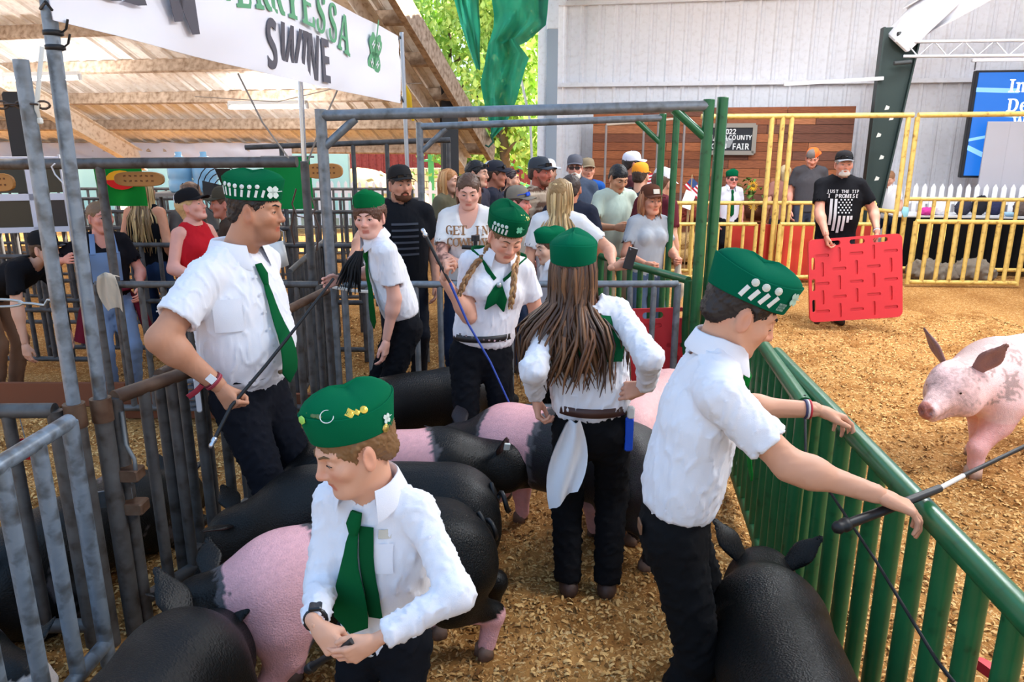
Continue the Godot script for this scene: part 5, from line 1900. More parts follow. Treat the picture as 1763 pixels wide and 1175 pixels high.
# ---------------------------------------------------------------- pigs
func pig(label: String, at: Vector3, yaw: float, o: Dictionary) -> Node3D:
	var t := thing("pig", label, "pig", at, yaw, "show pigs in the pen" if o.get("grp", false) else "")
	var s: float = o.get("size", 1.0)
	var f := Field.new()
	var lie: bool = o.get("lie", false)
	var dy := -0.24 if lie else 0.0
	var v := func(x: float, y: float, z: float): return Vector3(x, y + (dy if y > 0.25 else 0.0), z) * s
	f.cone(v.call(0, 0.455, -0.34), v.call(0, 0.47, 0.18), 0.188 * s, 0.176 * s, 0.06, 1.12, Vector3.RIGHT)
	f.ball(v.call(0, 0.52, -0.10), Vector3(0.150, 0.155, 0.42) * s, 0.06)
	f.ball(v.call(0, 0.47, 0.24), Vector3(0.170, 0.195, 0.18) * s, 0.06)
	for sg in [-1.0, 1.0]:
		f.ball(v.call(sg * 0.085, 0.43, -0.42), Vector3(0.115, 0.185, 0.165) * s, 0.06)
		f.ball(v.call(sg * 0.10, 0.40, 0.25), Vector3(0.085, 0.14, 0.11) * s, 0.05)
	var turn := Basis(Vector3.UP, deg_to_rad(o.get("turn", 0.0))) * Basis(Vector3.RIGHT, deg_to_rad(o.get("nod", 18.0)))
	var piv: Vector3 = v.call(0, 0.49, 0.36)
	var hd := Transform3D(turn.scaled(Vector3.ONE * s), piv)
	f.cone(v.call(0, 0.47, 0.26), hd * Vector3(0, 0.0, 0.16), 0.165 * s, 0.118 * s, 0.05)
	var hb := turn
	f.ball(hd * Vector3(0, 0.01, 0.20), Vector3(0.100, 0.108, 0.12) * s, 0.05, 0, hb)
	f.cone(hd * Vector3(0, -0.015, 0.24), hd * Vector3(0, -0.060, 0.405), 0.078 * s, 0.046 * s, 0.04)
	f.cone(hd * Vector3(0, -0.060, 0.39), hd * Vector3(0, -0.062, 0.432), 0.041 * s, 0.045 * s, 0.012, 0.9, hb.x, 4)
	f.cone(hd * Vector3(0, -0.085, 0.24), hd * Vector3(0, -0.104, 0.375), 0.058 * s, 0.026 * s, 0.025)
	for sg in [-1.0, 1.0]:
		f.ball(hd * Vector3(sg * 0.070, -0.06, 0.18), Vector3(0.058, 0.075, 0.085) * s, 0.05, 0, hb)
		f.ball(hd * Vector3(sg * 0.066, 0.030, 0.275), Vector3(0.02, 0.016, 0.02) * s, 0.02, 0, hb)
		f.ball(hd * Vector3(sg * 0.017, -0.060, 0.438), Vector3(0.009, 0.012, 0.016) * s, 0.006, 1, hb)
	f.cone(hd * Vector3(-0.05, -0.095, 0.36), hd * Vector3(0.05, -0.095, 0.36), 0.004 * s, 0.004 * s, 0.008, 1.0, Vector3.ZERO, 1)
	var step: float = o.get("step", 0.06)
	for sg in [-1.0, 1.0]:
		if lie:
			f.cone(v.call(sg * 0.13, 0.34, 0.26), Vector3(sg * 0.17, 0.05, 0.36) * s, 0.07 * s, 0.04 * s, 0.04)
			f.cone(Vector3(sg * 0.17, 0.05, 0.36) * s, Vector3(sg * 0.14, 0.035, 0.56) * s, 0.04 * s, 0.03 * s, 0.03)
			f.cone(v.call(sg * 0.14, 0.36, -0.40), Vector3(sg * 0.22, 0.07, -0.20) * s, 0.12 * s, 0.06 * s, 0.05)
			f.cone(Vector3(sg * 0.22, 0.07, -0.20) * s, Vector3(sg * 0.2, 0.035, -0.42) * s, 0.05 * s, 0.03 * s, 0.03)
			continue
		var w: float = sg * step
		f.cone(v.call(sg * 0.105, 0.38, 0.26), v.call(sg * 0.105, 0.27, 0.22 + w * 0.5), 0.090 * s, 0.066 * s, 0.05)
		f.cone(v.call(sg * 0.105, 0.27, 0.22 + w * 0.5), Vector3(sg * 0.10, 0.155, 0.255 + w) * s, 0.064 * s, 0.044 * s, 0.03)
		f.cone(Vector3(sg * 0.10, 0.155, 0.255 + w) * s, Vector3(sg * 0.10, 0.045, 0.25 + w) * s, 0.042 * s, 0.036 * s, 0.03)
		f.cone(v.call(sg * 0.10, 0.40, -0.42), v.call(sg * 0.12, 0.30, -0.34 - w * 0.5), 0.125 * s, 0.090 * s, 0.05)
		f.cone(v.call(sg * 0.12, 0.30, -0.34 - w * 0.5), Vector3(sg * 0.105, 0.185, -0.50 - w) * s, 0.078 * s, 0.046 * s, 0.04)
		f.cone(Vector3(sg * 0.105, 0.185, -0.50 - w) * s, Vector3(sg * 0.105, 0.05, -0.47 - w) * s, 0.044 * s, 0.037 * s, 0.03)
	var cell: float = o.get("cell", 0.0155)
	var base: Color = o.get("c", c8(19, 18, 20)).srgb_to_linear()
	var pink: Color = o.get("pink", c8(226, 168, 170)).srgb_to_linear()
	var belt: Vector2 = o.get("belt", Vector2(9, 9))
	var white_feet: bool = o.get("white_feet", false)
	var spots: float = o.get("spots", 0.0)
	var sc := c8(92, 84, 84).srgb_to_linear()
	var edge := c8(86, 82, 84).srgb_to_linear()
	var n := folds
	var paint := func(p: Vector3, _nn: Vector3):
		var q: Vector3 = p / s
		var c := base
		var d := n.get_noise_3dv(q * 9.0) * 0.022 + n.get_noise_3dv(q * 40.0) * 0.008
		var z := q.z + d + (q.y - 0.45) * 0.12
		if belt.x < 5.0:
			var k := minf(z - belt.x, belt.y - z)
			if k > 0.0: c = pink
			elif k > -0.028: c = edge
			elif q.y < 0.28 and q.z > 0.0 and belt.y > 0.1: c = pink
		if white_feet and q.y < 0.20 + d: c = pink
		if spots > 0.0 and n.get_noise_3dv(q * 3.3 + Vector3(5, 1, 2)) + n.get_noise_3dv(q * 26.0) * 0.35 > spots: c = sc
		return c * (1.0 + n.get_noise_3dv(q * 60.0) * 0.12)
	var hide := tinted(Color.WHITE, o.get("rough", 0.46), 0.36)
	hide.normal_enabled = true
	hide.normal_texture = felt_tex
	hide.normal_scale = 0.5
	triplanar(hide, 5.0, false)
	var job := soft("body", hide, t)
	job.add(f, cell * s, Transform3D(), o.get("paint", paint))
	var ear_c: Color = o.get("ear", base)
	for sg in [-1.0, 1.0]:
		var e := Field.new()
		var up: float = o.get("ear_up", 0.35)
		var tip := Vector3(sg * (0.10 + 0.05 * (1.0 - up)), 0.10 + 0.075 * up, 0.05 * (1.0 - up) + 0.0)
		e.cone(Vector3.ZERO, tip * 0.5, 0.036, 0.048, 0.01, 0.26, Vector3(0.85, 0, -0.5 * sg))
		e.cone(tip * 0.5, tip * 1.0, 0.048, 0.020, 0.012, 0.24, Vector3(0.85, 0, -0.5 * sg))
		var hollow: Vector3 = -tip.cross(Vector3(0.85, 0, -0.5 * sg)).normalized()
		e.ball(tip * 0.58 + hollow * 0.018, Vector3(0.030, 0.054, 0.014), 0.006, 1, Basis(tip.cross(hollow).normalized(), tip.normalized(), hollow))
		var x: Transform3D = hd * Transform3D(Basis(Vector3.UP, sg * o.get("ear_turn", 0.1)).scaled(Vector3.ONE * o.get("ear_size", 0.8)), Vector3(sg * 0.072, 0.085, 0.145))
		var pin := ear_c.lerp(pink, 0.08 if o.get("dark_ear", true) else 0.8)
		job.add(e, 0.007, x, func(p: Vector3, nn: Vector3): return pin if nn.dot(hollow) > 0.4 else ear_c)
		var ey := SphereMesh.new()
		ey.radius = 0.011 * s
		ey.height = 0.022 * s
		ey.radial_segments = 10
		ey.rings = 6
		piece("eye", ey, mat(c8(14, 12, 12), 0.15), t, Transform3D(Basis(), hd * Vector3(sg * 0.071, 0.014, 0.284)))
		if not lie:
			for z in [0.25 + sg * step, -0.47 - sg * step]:
				var h := Shape.new()
				for c in [-1.0, 1.0]:
					h.lathe(Transform3D(Basis(), Vector3(sg * 0.103 + c * 0.019, 0.0, z + 0.012) * s), [[0.001, 0.0], [0.024 * s, 0.0], [0.021 * s, 0.045 * s], [0.012 * s, 0.06 * s]], 8, 1.5)
				piece("hoof", h.done(), mat(o.get("hoof", c8(120, 96, 84)), 0.6), t)
	if not o.get("no_tail", false):
		var tl := Shape.new()
		var path := []
		for i in 14: path.append(v.call(sin(i * 0.75) * 0.028, 0.56 - i * 0.006 + cos(i * 0.75) * 0.028, -0.545 - i * 0.006))
		tl.tube(path, 0.011 * s, 6)
		piece("tail", tl.done(), mat(o.get("c", c8(19, 18, 20)), 0.5), t)
	if o.get("tag", false):
		var g := Shape.new()
		g.box(hd * Transform3D(Basis(Vector3.BACK, 0.4), Vector3(-0.155, 0.155, 0.165)), Vector3(0.012, 0.045, 0.03), 0.003)
		piece("ear_tag", g.done(), mat(c8(222, 226, 220), 0.5), t)
	return t

func pigs():
	pig("belted black pig with a broad pink band, behind the boy in the long-sleeved shirt", Vector3(-0.60, 0, -2.40), -64.0, {"size": 0.96, "belt": Vector2(0.15, 0.43), "turn": -35.0, "nod": 30.0, "white_feet": true})
	pig("black pig in the lower left corner, seen from behind", Vector3(-0.96, 0, -1.60), 176.0, {"size": 0.98, "nod": 40.0, "turn": 14.0, "no_tail": true, "ear_up": 0.9, "ear_size": 1.05, "step": 0.0})
	pig("black pig with a folded ear before the legs of the man in the green cap", Vector3(-0.62, 0, -2.82), -86.0, {"size": 0.98, "nod": 34.0, "turn": 6.0, "ear_up": 0.0})
	pig("black pig with a pink saddle, head turned right, beyond the boy's shoulder", Vector3(-0.53, 0, -3.27), 104.0, {"size": 0.93, "belt": Vector2(-0.06, 0.17), "nod": 6.0, "turn": -8.0, "ear_up": 0.6, "tag": true})
	pig("black pig with a pink band and pink forelegs behind the long-haired girl", Vector3(0.19, 0, -3.44), -113.0, {"size": 1.0, "belt": Vector2(0.06, 0.34), "nod": 30.0, "c": c8(40, 38, 40)})
	pig("pink pig standing behind the long-haired girl, near the red board", Vector3(0.78, 0, -3.86), 150.0, {"size": 1.02, "c": c8(222, 170, 166), "pink": c8(222, 170, 166), "nod": 34.0, "dark_ear": false})
	pig("black pig at the lower right, squeezed between the boy and the green panel", Vector3(0.765, 0, -1.81), 172.0, {"size": 1.0, "nod": 14.0, "turn": -12.0, "ear_up": 0.55, "step": 0.02})
	pig("black pig peering out behind the braided girl's legs", Vector3(-0.55, 0, -4.25), 120.0, {"size": 0.9, "nod": 12.0, "turn": 8.0, "ear_up": 0.6})
	pig("dusty black pig lying in the shavings beyond the left gate", Vector3(-1.92, 0, -3.08), 160.0, {"size": 0.98, "lie": true, "spots": 0.55, "no_tail": true})
	pig("black and white pig lying by the foot of the left panels", Vector3(-2.12, 0, -2.25), 78.0, {"size": 0.86, "lie": true, "belt": Vector2(0.06, 0.3), "pink": c8(206, 196, 190), "no_tail": true})
	var n := folds
	var w := c8(244, 208, 204).srgb_to_linear()
	var rose := c8(232, 160, 156).srgb_to_linear()
	var grey := c8(150, 132, 126).srgb_to_linear()
	var snout := c8(176, 112, 100).srgb_to_linear()
	var dark := c8(70, 52, 50).srgb_to_linear()
	var paint := func(p: Vector3, nn: Vector3):
		var q := p / 1.2
		var s := n.get_noise_3dv(q * 6.0) * 0.5 + n.get_noise_3dv(q * 45.0) * 0.5
		var c := w.lerp(rose, clampf(0.22 + s * 0.4 + (0.45 if q.y < 0.30 else 0.0), 0.0, 1.0))
		var neck := Vector3(q.x + 0.03, (q.y - 0.50) * 0.8, q.z - 0.36).length()
		if q.z > 0.22 and q.z < 0.55 and q.y > 0.40 and s + (0.20 - neck) * 4.0 > 0.05: c = c.lerp(grey, 0.75)
		elif q.z > 0.5: c = c.lerp(grey, clampf(0.25 + s * 0.8, 0.0, 0.7))
		if q.z > 0.755: c = snout
		return c * (1.0 + n.get_noise_3dv(q * 70.0) * 0.08)
	pig("pink and white pig with a grey-flecked head walking in the arena", Vector3(3.14, 0, -4.38), -74.0, {"ear_size": 0.95, "size": 1.2, "cell": 0.0125, "paint": paint, "c": c8(232, 186, 182), "pink": c8(232, 170, 166), "ear": c8(140, 104, 98).srgb_to_linear(), "nod": 4.0, "turn": 20.0, "ear_up": 0.75, "step": 0.11, "dark_ear": true, "hoof": c8(196, 160, 140)})
# ---------------------------------------------------------------- the people in the pen
const GREEN := Color(0.035, 0.36, 0.20)
const TIE := Color(0.02, 0.33, 0.17)

func cast():
	var white := c8(232, 232, 238)
	var zinc := mat(c8(200, 204, 210), 0.25, 0.9)
	var blk := mat(c8(18, 18, 20), 0.55)
	var pin := c8(206, 178, 96)
	# the big young man on the left, in profile
	var s := {"h": 1.775, "lod": 0, "yaw": 74.0, "headoff": Vector3(0.075, 0.045, 0.0), "bulk": 1.25, "belly": 0.6, "arm": 1.22, "tuck": true, "collar": true, "look": 12.0, "nod": 6.0, "lean": -1.0, "hs": 0.236, "collar_wide": 1.22, "top": white, "hair_c": c8(34, 26, 24), "skin": c8(192, 136, 106), "pant": c8(22, 24, 32),
		"face": {"fat": 0.8, "stubble": 0.55, "open": 0.5, "flush": 0.25, "gaze": Vector2(0, -0.3)}, "wr": Vector3(-0.06, 1.02, 0.30), "er": Vector3(1.0, -0.2, -0.45), "dr": Vector3(0.5, -0.75, 0.1), "pr": Vector3(0.3, 0.0, -1.0), "hr": "grip",
		"wl": Vector3(-0.10, 0.95, -0.36), "hip": Vector3(-0.05, 0, 0), "crease": 1.15,
		"wedge": {"pitch": -0.05, "size": 1.03, "y": 0.044, "c": c8(10, 92, 56), "stripes": [], "pins": []}}
	for i in 8: s.wedge.stripes.append([-2.62 + i * 0.235, 0.10, 0.18, 0.62 - i * 0.01, 0.010])
	for i in 6: s.wedge.pins.append([-2.34 + i * 0.235, 0.76, 0.009, c8(226, 228, 222), 8, "plain"])
	s.wedge.pins.append([-0.62, 0.42, 0.030, c8(214, 226, 216), 4, "clover"])
	var J := figure("large young man in profile at the left fence, green cap, white short-sleeved shirt", Vector3(-1.09, 0, -3.11), s)
	tie(J, TIE, (J.tf + J.tl * -0.22).normalized(), 0.44, 0.085, Vector3(0.05, 0, 0.03))
	band_ring(J, "belt", mat(c8(30, 36, 52), 0.5), J.belt, J.belt_r + 0.006, 0.76, 0.042, 0.006)
	var q := Shape.new()
	q.lathe(aim(J.belt + J.tf * 0.165, J.belt + J.tf * 0.18), [[0.001, 0.012], [0.035, 0.010], [0.040, 0.004], [0.040, 0.0]], 18, 0.7)
	piece("belt_buckle", q.done(), mat(c8(150, 138, 112), 0.35, 0.8), J.root)
	patch("shirt_pocket", J, J.chest - J.tl * 0.10 + J.up * 0.0, (J.tf * 0.65 - J.tl * 0.75).normalized(), 0.11, 0.13, cloth(white), 0.005)
	for i in 6: patch("shirt_button", J, J.neck.lerp(J.belt, 0.14 + i * 0.15) - J.tl * 0.03, (J.tf + J.tl * -0.30).normalized(), 0.011, 0.011, mat(c8(200, 202, 206), 0.3), 0.013)
	wristband(J, "r", c8(150, 34, 52), true)
	stick("black show stick with a silver tip in the large young man's hand", J.root.position, [Vector3(-0.055, 0.83, 0.42), Vector3(-0.005, 0.945, 0.335), Vector3(0.11, 1.08, 0.24), Vector3(0.23, 1.23, 0.16), Vector3(0.36, 1.40, 0.06)], 0.008, c8(24, 24, 26), zinc)
	# the boy in front
	s = {"h": 1.30, "lod": 0, "headoff": Vector3(0, 0.02, 0), "yaw": -24.0, "look": -31.0, "nod": 16.0, "roll": 2.0, "hs": 0.222, "bulk": 0.94, "sleeve": "long", "collar": true, "collar_gap": 0.62, "top": white, "drop": 0.075, "hair_c": c8(132, 96, 60), "skin": c8(224, 168, 138), "pant": c8(20, 21, 26), "twist": 6.0, "lean": 3.0,
		"face": {"open": 0.35, "flush": 0.5, "gaze": Vector2(0, -0.35)}, "wl": Vector3(0.036, 0.835, 0.27), "wr": Vector3(-0.115, 0.862, 0.25), "el": Vector3(1.0, -0.1, -0.25), "er": Vector3(0.35, -0.6, -0.5),
		"dl": Vector3(-0.85, -0.40, 0.25), "pl": Vector3(-0.1, 0.25, -1.0), "hl": "rest", "dr": Vector3(0.62, -0.55, 0.35), "pr": Vector3(0.3, -0.3, -1.0), "hr": "hook", "crease": 1.25, "hair_t": 0.003,
		"wedge": {"pitch": -0.16, "size": 1.04, "y": 0.046, "peak": 1.35, "pins": [[0.75, 1.35, 0.013, pin, 4, "metal"], [0.55, 1.12, 0.010, c8(96, 110, 72), 6, "metal"], [0.68, 1.10, 0.010, c8(96, 110, 72), 6, "metal"], [0.86, 1.06, 0.0155, c8(214, 226, 220), 12, "ring"], [1.35, 1.12, 0.014, c8(226, 196, 84), 4, "metal"], [1.5, 1.09, 0.009, c8(226, 196, 84), 4, "metal"], [1.66, 1.10, 0.010, c8(226, 196, 84), 10, "metal"], [0.30, 1.25, 0.010, c8(196, 176, 90), 8, "metal"], [0.26, 0.92, 0.011, c8(150, 206, 90), 6, "plain"], [2.15, 0.45, 0.014, c8(210, 224, 214), 4, "clover"], [2.12, 0.12, 0.011, pin, 8, "metal"]]}}
	J = figure("boy in front, long-sleeved white shirt, green cap covered in pins, looking down left", Vector3(-0.345, 0, -1.78), s)
	tie(J, TIE, (J.tf - J.tl * 0.12).normalized(), 0.30, 0.105, Vector3(0.0, 0, 0.02), -0.025)
	q = Shape.new()
	var path := []
	for i in 8: path.append(on_shirt(J, J.neck - J.up * (0.05 + i * 0.036) + J.tl * (0.022 + i * 0.002), (J.tf - J.tl * 0.05).normalized(), 0.008))
	q.ribbon(path, 0.040, 0.004, [J.tl])
	piece("tie_tail", q.done(), cloth(TIE.darkened(0.12)), J.root)
	patch("shirt_pocket", J, J.chest + J.tl * 0.052 + J.up * 0.015, J.tf, 0.064, 0.080, cloth(white), 0.004)
	patch("mud_stain", J, J.chest + J.tl * 0.062 + J.up * 0.078, J.tf, 0.030, 0.022, cloth(c8(206, 198, 182)), 0.003)
	var w := figure_ring(J, "wr", "er", 0.030)
	piece("wrist_watch", w, mat(c8(18, 20, 24), 0.35), J.root)
	stick("short black show stick held in the front boy's hands", J.root.position, [Vector3(-0.15, 0.70, 0.20), Vector3(-0.08, 0.79, 0.27), Vector3(-0.02, 0.845, 0.29)], 0.010, c8(20, 20, 24), mat(c8(20, 20, 24), 0.5))
	# the boy leaning on the green panel
	s = {"h": 1.645, "lod": 0, "yaw": 78.0, "look": 6.0, "nod": 27.0, "hs": 0.228, "lean": 9.0, "bulk": 0.98, "tuck": true, "collar": true, "top": white, "hair_c": c8(36, 26, 22), "skin": c8(214, 158, 128), "pant": c8(18, 18, 20), "hair_t": 0.0,
		"face": {"open": 0.0, "flush": 0.5, "fat": 0.25}, "wr": Vector3(0.42, 1.075, 0.315), "lenr": 0.88, "er": Vector3(0.3, -1.0, 0.0), "dr": Vector3(0.90, -0.35, 0.12), "pr": Vector3(0.15, -1.0, 0.0), "hr": "rest", "shr": Vector3(0.02, -0.02, 0.02),
		"wl": Vector3(0.475, 1.10, -0.24), "el": Vector3(0.6, -1.0, -0.1), "dl": Vector3(0.9, -0.3, -0.2), "pl": Vector3(0.2, -1.0, 0.1), "hl": "rest", "fl": Vector2(0.10, 0.05), "fr": Vector2(0.10, -0.04), "hip": Vector3(-0.02, 0.0, 0.0), "crease": 1.25,
		"wedge": {"pitch": -0.08, "size": 1.09, "y": 0.042, "c": c8(6, 92, 66), "stripes": [], "pins": [[-1.72, 0.80, 0.011, c8(214, 218, 206), 10, "plain"], [-1.48, 0.78, 0.011, c8(214, 218, 206), 10, "plain"], [-1.20, 0.80, 0.011, c8(214, 218, 206), 10, "plain"], [-0.62, 0.62, 0.022, c8(170, 206, 190), 4, "clover"]]}}
	for i in 4: s.wedge.stripes.append([-1.92 + i * 0.235, 0.25, 0.14, 0.58, 0.0125])
	J = figure("boy in a white short-sleeved shirt and green cap bending over the near green panel", Vector3(0.515, 0, -2.08), s)
	tie(J, Color(0.05, 0.45, 0.16), (J.tf + J.tl * 0.1).normalized(), 0.30, 0.07, Vector3(0.05, -0.02, 0))
	cap_text(J, "4-H", 0)
	wristband(J, "l", c8(190, 40, 52), false)
	var tab := Shape.new()
	tab.box(Transform3D(Basis(), J.belt + J.tf * -0.10 - J.tl * 0.10 - J.up * 0.10), Vector3(0.006, 0.035, 0.05), 0.002)
	piece("leather_patch", tab.done(), mat(c8(120, 82, 56), 0.7), J.root)
	for i in 3: patch("shirt_button", J, J.neck.lerp(J.belt, 0.3 + i * 0.2), (J.tf + J.tl * -0.15).normalized(), 0.010, 0.010, mat(c8(214, 214, 218), 0.3), 0.012)
	var st := stick("long black show stick with a white band in the leaning boy's hand", Vector3(0.53, 0, -2.08), [Vector3(0.30, 1.015, 0.37), Vector3(0.46, 1.035, 0.305), Vector3(0.61, 1.055, 0.24)], 0.0135, c8(22, 22, 24), blk)
	bar("white_band", Vector3(0.61, 1.055, 0.24), Vector3(0.70, 1.068, 0.19), 0.0065, mat(c8(222, 218, 210), 0.5), st, 8)
	bar("shaft", Vector3(0.70, 1.068, 0.19), Vector3(1.35, 1.16, -0.14), 0.006, blk, st, 8)
	# the girl seen from behind
	s = {"h": 1.575, "lod": 0, "yaw": 176.0, "tilt": 5.0, "fem": true, "bulk": 0.95, "look": -6.0, "nod": 4.0, "sleeve": "long", "tuck": true, "top": white, "hair": "long", "hair_c": c8(66, 42, 28), "hair_c2": c8(128, 86, 54), "hair_len": 0.44, "hair_span": 1.95, "hair_fan": 0.085, "shoulder": 0.083, "hair_wave": 0.03, "pant": c8(17, 17, 20), "shoe": c8(64, 42, 32), "pant_loose": 1.12, "bust": 0.7, "crease": 1.5, "top_loose": 1.02,
		"wl": Vector3(-0.235, 0.925, -0.0), "lenl": 0.93, "el": Vector3(0.25, -0.1, -1.0), "wr": Vector3(0.205, 0.985, 0.06), "er": Vector3(0.5, -0.6, -1.0), "dr": Vector3(-0.9, -0.05, 0.3), "pr": Vector3(0, -0.3, -1), "dl": Vector3(0.1, -1, 0.05), "hl": "hook", "hr": "hook", "skin": c8(216, 160, 134),
		"headoff": Vector3(-0.045, 0, 0), "wedge": {"pitch": -0.16, "size": 1.10, "c": c8(6, 96, 66)}}
	J = figure("girl seen from behind with long loose brown hair and a green cap", Vector3(0.335, 0, -2.95), s)
	band_ring(J, "belt", mat(c8(70, 42, 36), 0.5), J.belt - J.up * 0.008, J.belt_r + 0.007, 0.76, 0.038, 0.006)
	var rows := []
	for j in 6:
		var row := []
		var y: float = 1.235 - j * 0.036
		for i in 15:
			var u := (i / 14.0 - 0.5)
			row.append(on_shirt(J, Vector3(0, y, 0) + Vector3(u * (0.31 - j * 0.008), 0.055 - 0.10 * u * u * (1.0 if j < 3 else 0.3), 0.0) + Vector3(J.chest.x, 0, J.chest.z), -J.tf, 0.013))
		rows.append(row)
	q = Shape.new()
	q.rings(rows, false, 1, false)
	piece("sailor_collar", q.done(), cloth(TIE.lightened(0.05)), J.root)
	rows = []
	for j in 9:
		var row := []
		var u := j / 8.0
		for i in 9:
			var v := i / 8.0 - 0.5
			row.append(J.belt + Vector3(-0.085 - u * 0.035 + v * (0.06 + 0.10 * sin(u * 2.6)), -0.03 - u * 0.33 + v * 0.10 * u, 0.150 + 0.022 * sin(v * 9.0 + u * 3.0) + 0.02 * u))
		rows.append(row)
	q = Shape.new()
	q.rings(rows, false, 1, false)
	var back := []
	for row in rows: back.append(row.map(func(p): return p + Vector3(0, 0, -0.012)))
	back.reverse()
	q.rings(back, false, 1, false)
	tag(piece("towel", q.done(), cloth(c8(226, 226, 230)), null, Transform3D(Basis(), J.root.position)), "white towel hanging from the long-haired girl's back pocket", "towel")
	var br := thing("grooming_brush", "blue-backed brush stuck in the long-haired girl's right pocket", "brush", J.root.position + J.belt + Vector3(0.150, -0.05, 0.075))
	q = Shape.new()
	q.box(Transform3D(Basis(), Vector3(0, -0.06, 0)), Vector3(0.034, 0.15, 0.022), 0.007)
	piece("back", q.done(), mat(c8(24, 76, 190), 0.4), br)
	q = Shape.new()
	q.box(Transform3D(Basis(), Vector3(0.004, 0.035, 0)), Vector3(0.028, 0.05, 0.03), 0.006)
	piece("bristles", q.done(), mat(c8(206, 202, 196), 0.9), br)
	# the girl with braids
	s = {"h": 1.63, "hs": 0.234, "lod": 0, "yaw": 12.0, "fem": true, "look": 8.0, "nod": 30.0, "roll": -4.0, "tilt": 10.0, "lean": 6.0, "bulk": 1.0, "tuck": true, "collar": true, "top": white, "hair": "tied", "hair_c": c8(120, 88, 58), "skin": c8(224, 166, 140), "pant": c8(18, 19, 24), "sleeve_len": 0.62,
		"face": {"open": 0.0, "flush": 0.6}, "wr": Vector3(-0.175, 1.265, 0.20), "er": Vector3(0.35, -1.0, 0.4), "dr": Vector3(0.15, 0.75, 0.35), "pr": Vector3(0.9, 0.0, -0.2), "hr": "grip", "wl": Vector3(0.32, 0.84, 0.10),
		"wedge": {"pitch": -0.2, "size": 1.14, "y": 0.045, "c": c8(8, 84, 52), "stripes": [], "pins": [[0.10, 0.50, 0.020, c8(110, 196, 160), 4, "clover"], [0.2, 1.2, 0.012, c8(226, 208, 120), 8, "metal"], [0.5, 1.15, 0.012, c8(226, 208, 120), 8, "metal"], [0.75, 1.1, 0.015, c8(226, 208, 120), 8, "metal"], [0.35, 1.45, 0.011, c8(226, 208, 120), 8, "metal"], [0.65, 1.4, 0.011, c8(226, 208, 120), 8, "metal"], [0.95, 1.05, 0.012, c8(220, 200, 110), 8, "metal"]]}}
	for i in 5: s.wedge.stripes.append([-1.25 + i * 0.18, 0.05, 0.10, 0.42, 0.010])
	for i in 4: s.wedge.pins.append([-1.16 + i * 0.19, 0.60, 0.010, c8(206, 222, 212), 6, "plain"])
	J = figure("girl with two braids, a green cap and a green neckerchief, raising a blue whip", Vector3(-0.17, 0, -3.97), s)
	var hx: Transform3D = J.head
	braid("braid", J, [hx * Vector3(0.07, -0.03, -0.02), hx * Vector3(0.085, -0.11, 0.02), J.neck + Vector3(0.085, -0.05, 0.11), J.neck + Vector3(0.075, -0.16, 0.155), J.neck + Vector3(0.06, -0.24, 0.16)], 0.014, c8(132, 92, 56), c8(196, 150, 96))
	braid("braid", J, [hx * Vector3(-0.07, -0.03, -0.02), hx * Vector3(-0.09, -0.11, 0.01), J.neck + Vector3(-0.115, -0.015, 0.10), J.neck + Vector3(-0.165, -0.09, 0.155), J.neck + Vector3(-0.20, -0.17, 0.18)], 0.014, c8(120, 84, 52), c8(176, 132, 84))
	neckerchief(J)
	band_ring(J, "belt", mat(c8(34, 32, 34), 0.5), J.belt, J.belt_r + 0.007, 0.76, 0.036, 0.006)
	for i in 9: patch("belt_stud", J, J.belt + J.up * 0.018 + J.tl * (0.03 * (i - 5)), J.tf, 0.010, 0.010, zinc, 0.026)
	st = stick("blue whip with a black silver-tipped grip in the braided girl's fist", J.root.position, [Vector3(-0.262, 1.50, 0.235), Vector3(-0.20, 1.37, 0.245), Vector3(-0.14, 1.255, 0.25)], 0.009, c8(24, 24, 28), zinc)
	var wp := Shape.new()
	wp.tube([Vector3(-0.14, 1.255, 0.25), Vector3(-0.05, 1.05, 0.28), Vector3(0.06, 0.86, 0.31), Vector3(0.19, 0.58, 0.36)], [0.007, 0.006, 0.005, 0.004], 8)
	piece("shaft", wp.done(), mat(c8(40, 70, 160), 0.5), st)
	# the teenager at the back gate
	s = {"h": 1.66, "lod": 0, "yaw": -66.0, "look": 56.0, "nod": 4.0, "roll": 3.0, "lean": 16.0, "bulk": 0.92, "tuck": true, "collar": true, "top": white, "hair_c": c8(92, 58, 40), "hair_t": 0.012, "skin": c8(228, 172, 152), "pant": c8(16, 17, 22), "hip": Vector3(0.10, 0, 0),
		"face": {"open": 0.8, "flush": 0.45, "gaze": Vector2(0, 0)}, "wl": Vector3(0.015, 0.785, 0.17), "el": Vector3(0.3, -0.4, -0.9), "dl": Vector3(-0.10, -1.0, 0.08), "pl": Vector3(-1, 0, -0.3), "wr": Vector3(-0.30, 1.10, -0.10),
		"wedge": {"pitch": -0.22, "size": 1.0, "y": 0.048, "c": c8(10, 100, 54), "pins": [[-1.0, 0.55, 0.020, c8(90, 176, 130), 4, "clover"]]}}
	J = figure("slim teenage boy in a green cap at the back gate, looking at the camera", Vector3(-0.77, 0, -4.55), s)
	tie(J, Color(0.03, 0.30, 0.10), (J.tf + J.tl * 0.25).normalized(), 0.42, 0.075, Vector3(-0.05, -0.02, 0.04))

func cap_text(J: Dictionary, _t: String, _k: int):   # small print on the cap's band beside the clover
	var x: Transform3D = J.hat
	for r in 3:
		for i in 7:
			var p := x * wedge_at(-0.95 + i * 0.040, 0.36 - r * 0.10, 1.022)
			var out := (x.basis * Vector3(sin(-0.5), 0.05, cos(-0.5))).normalized()
			var up := x.basis.y.normalized()
			letters(["UNIVERS", "AGRICUL", "NATURAL"][r][i], Transform3D(Basis(up.cross(out).normalized(), up, out), p), 0.006, mat(c8(190, 214, 202), 0.8), J.root, 1.0, "Droid Sans", false, 0.0006)

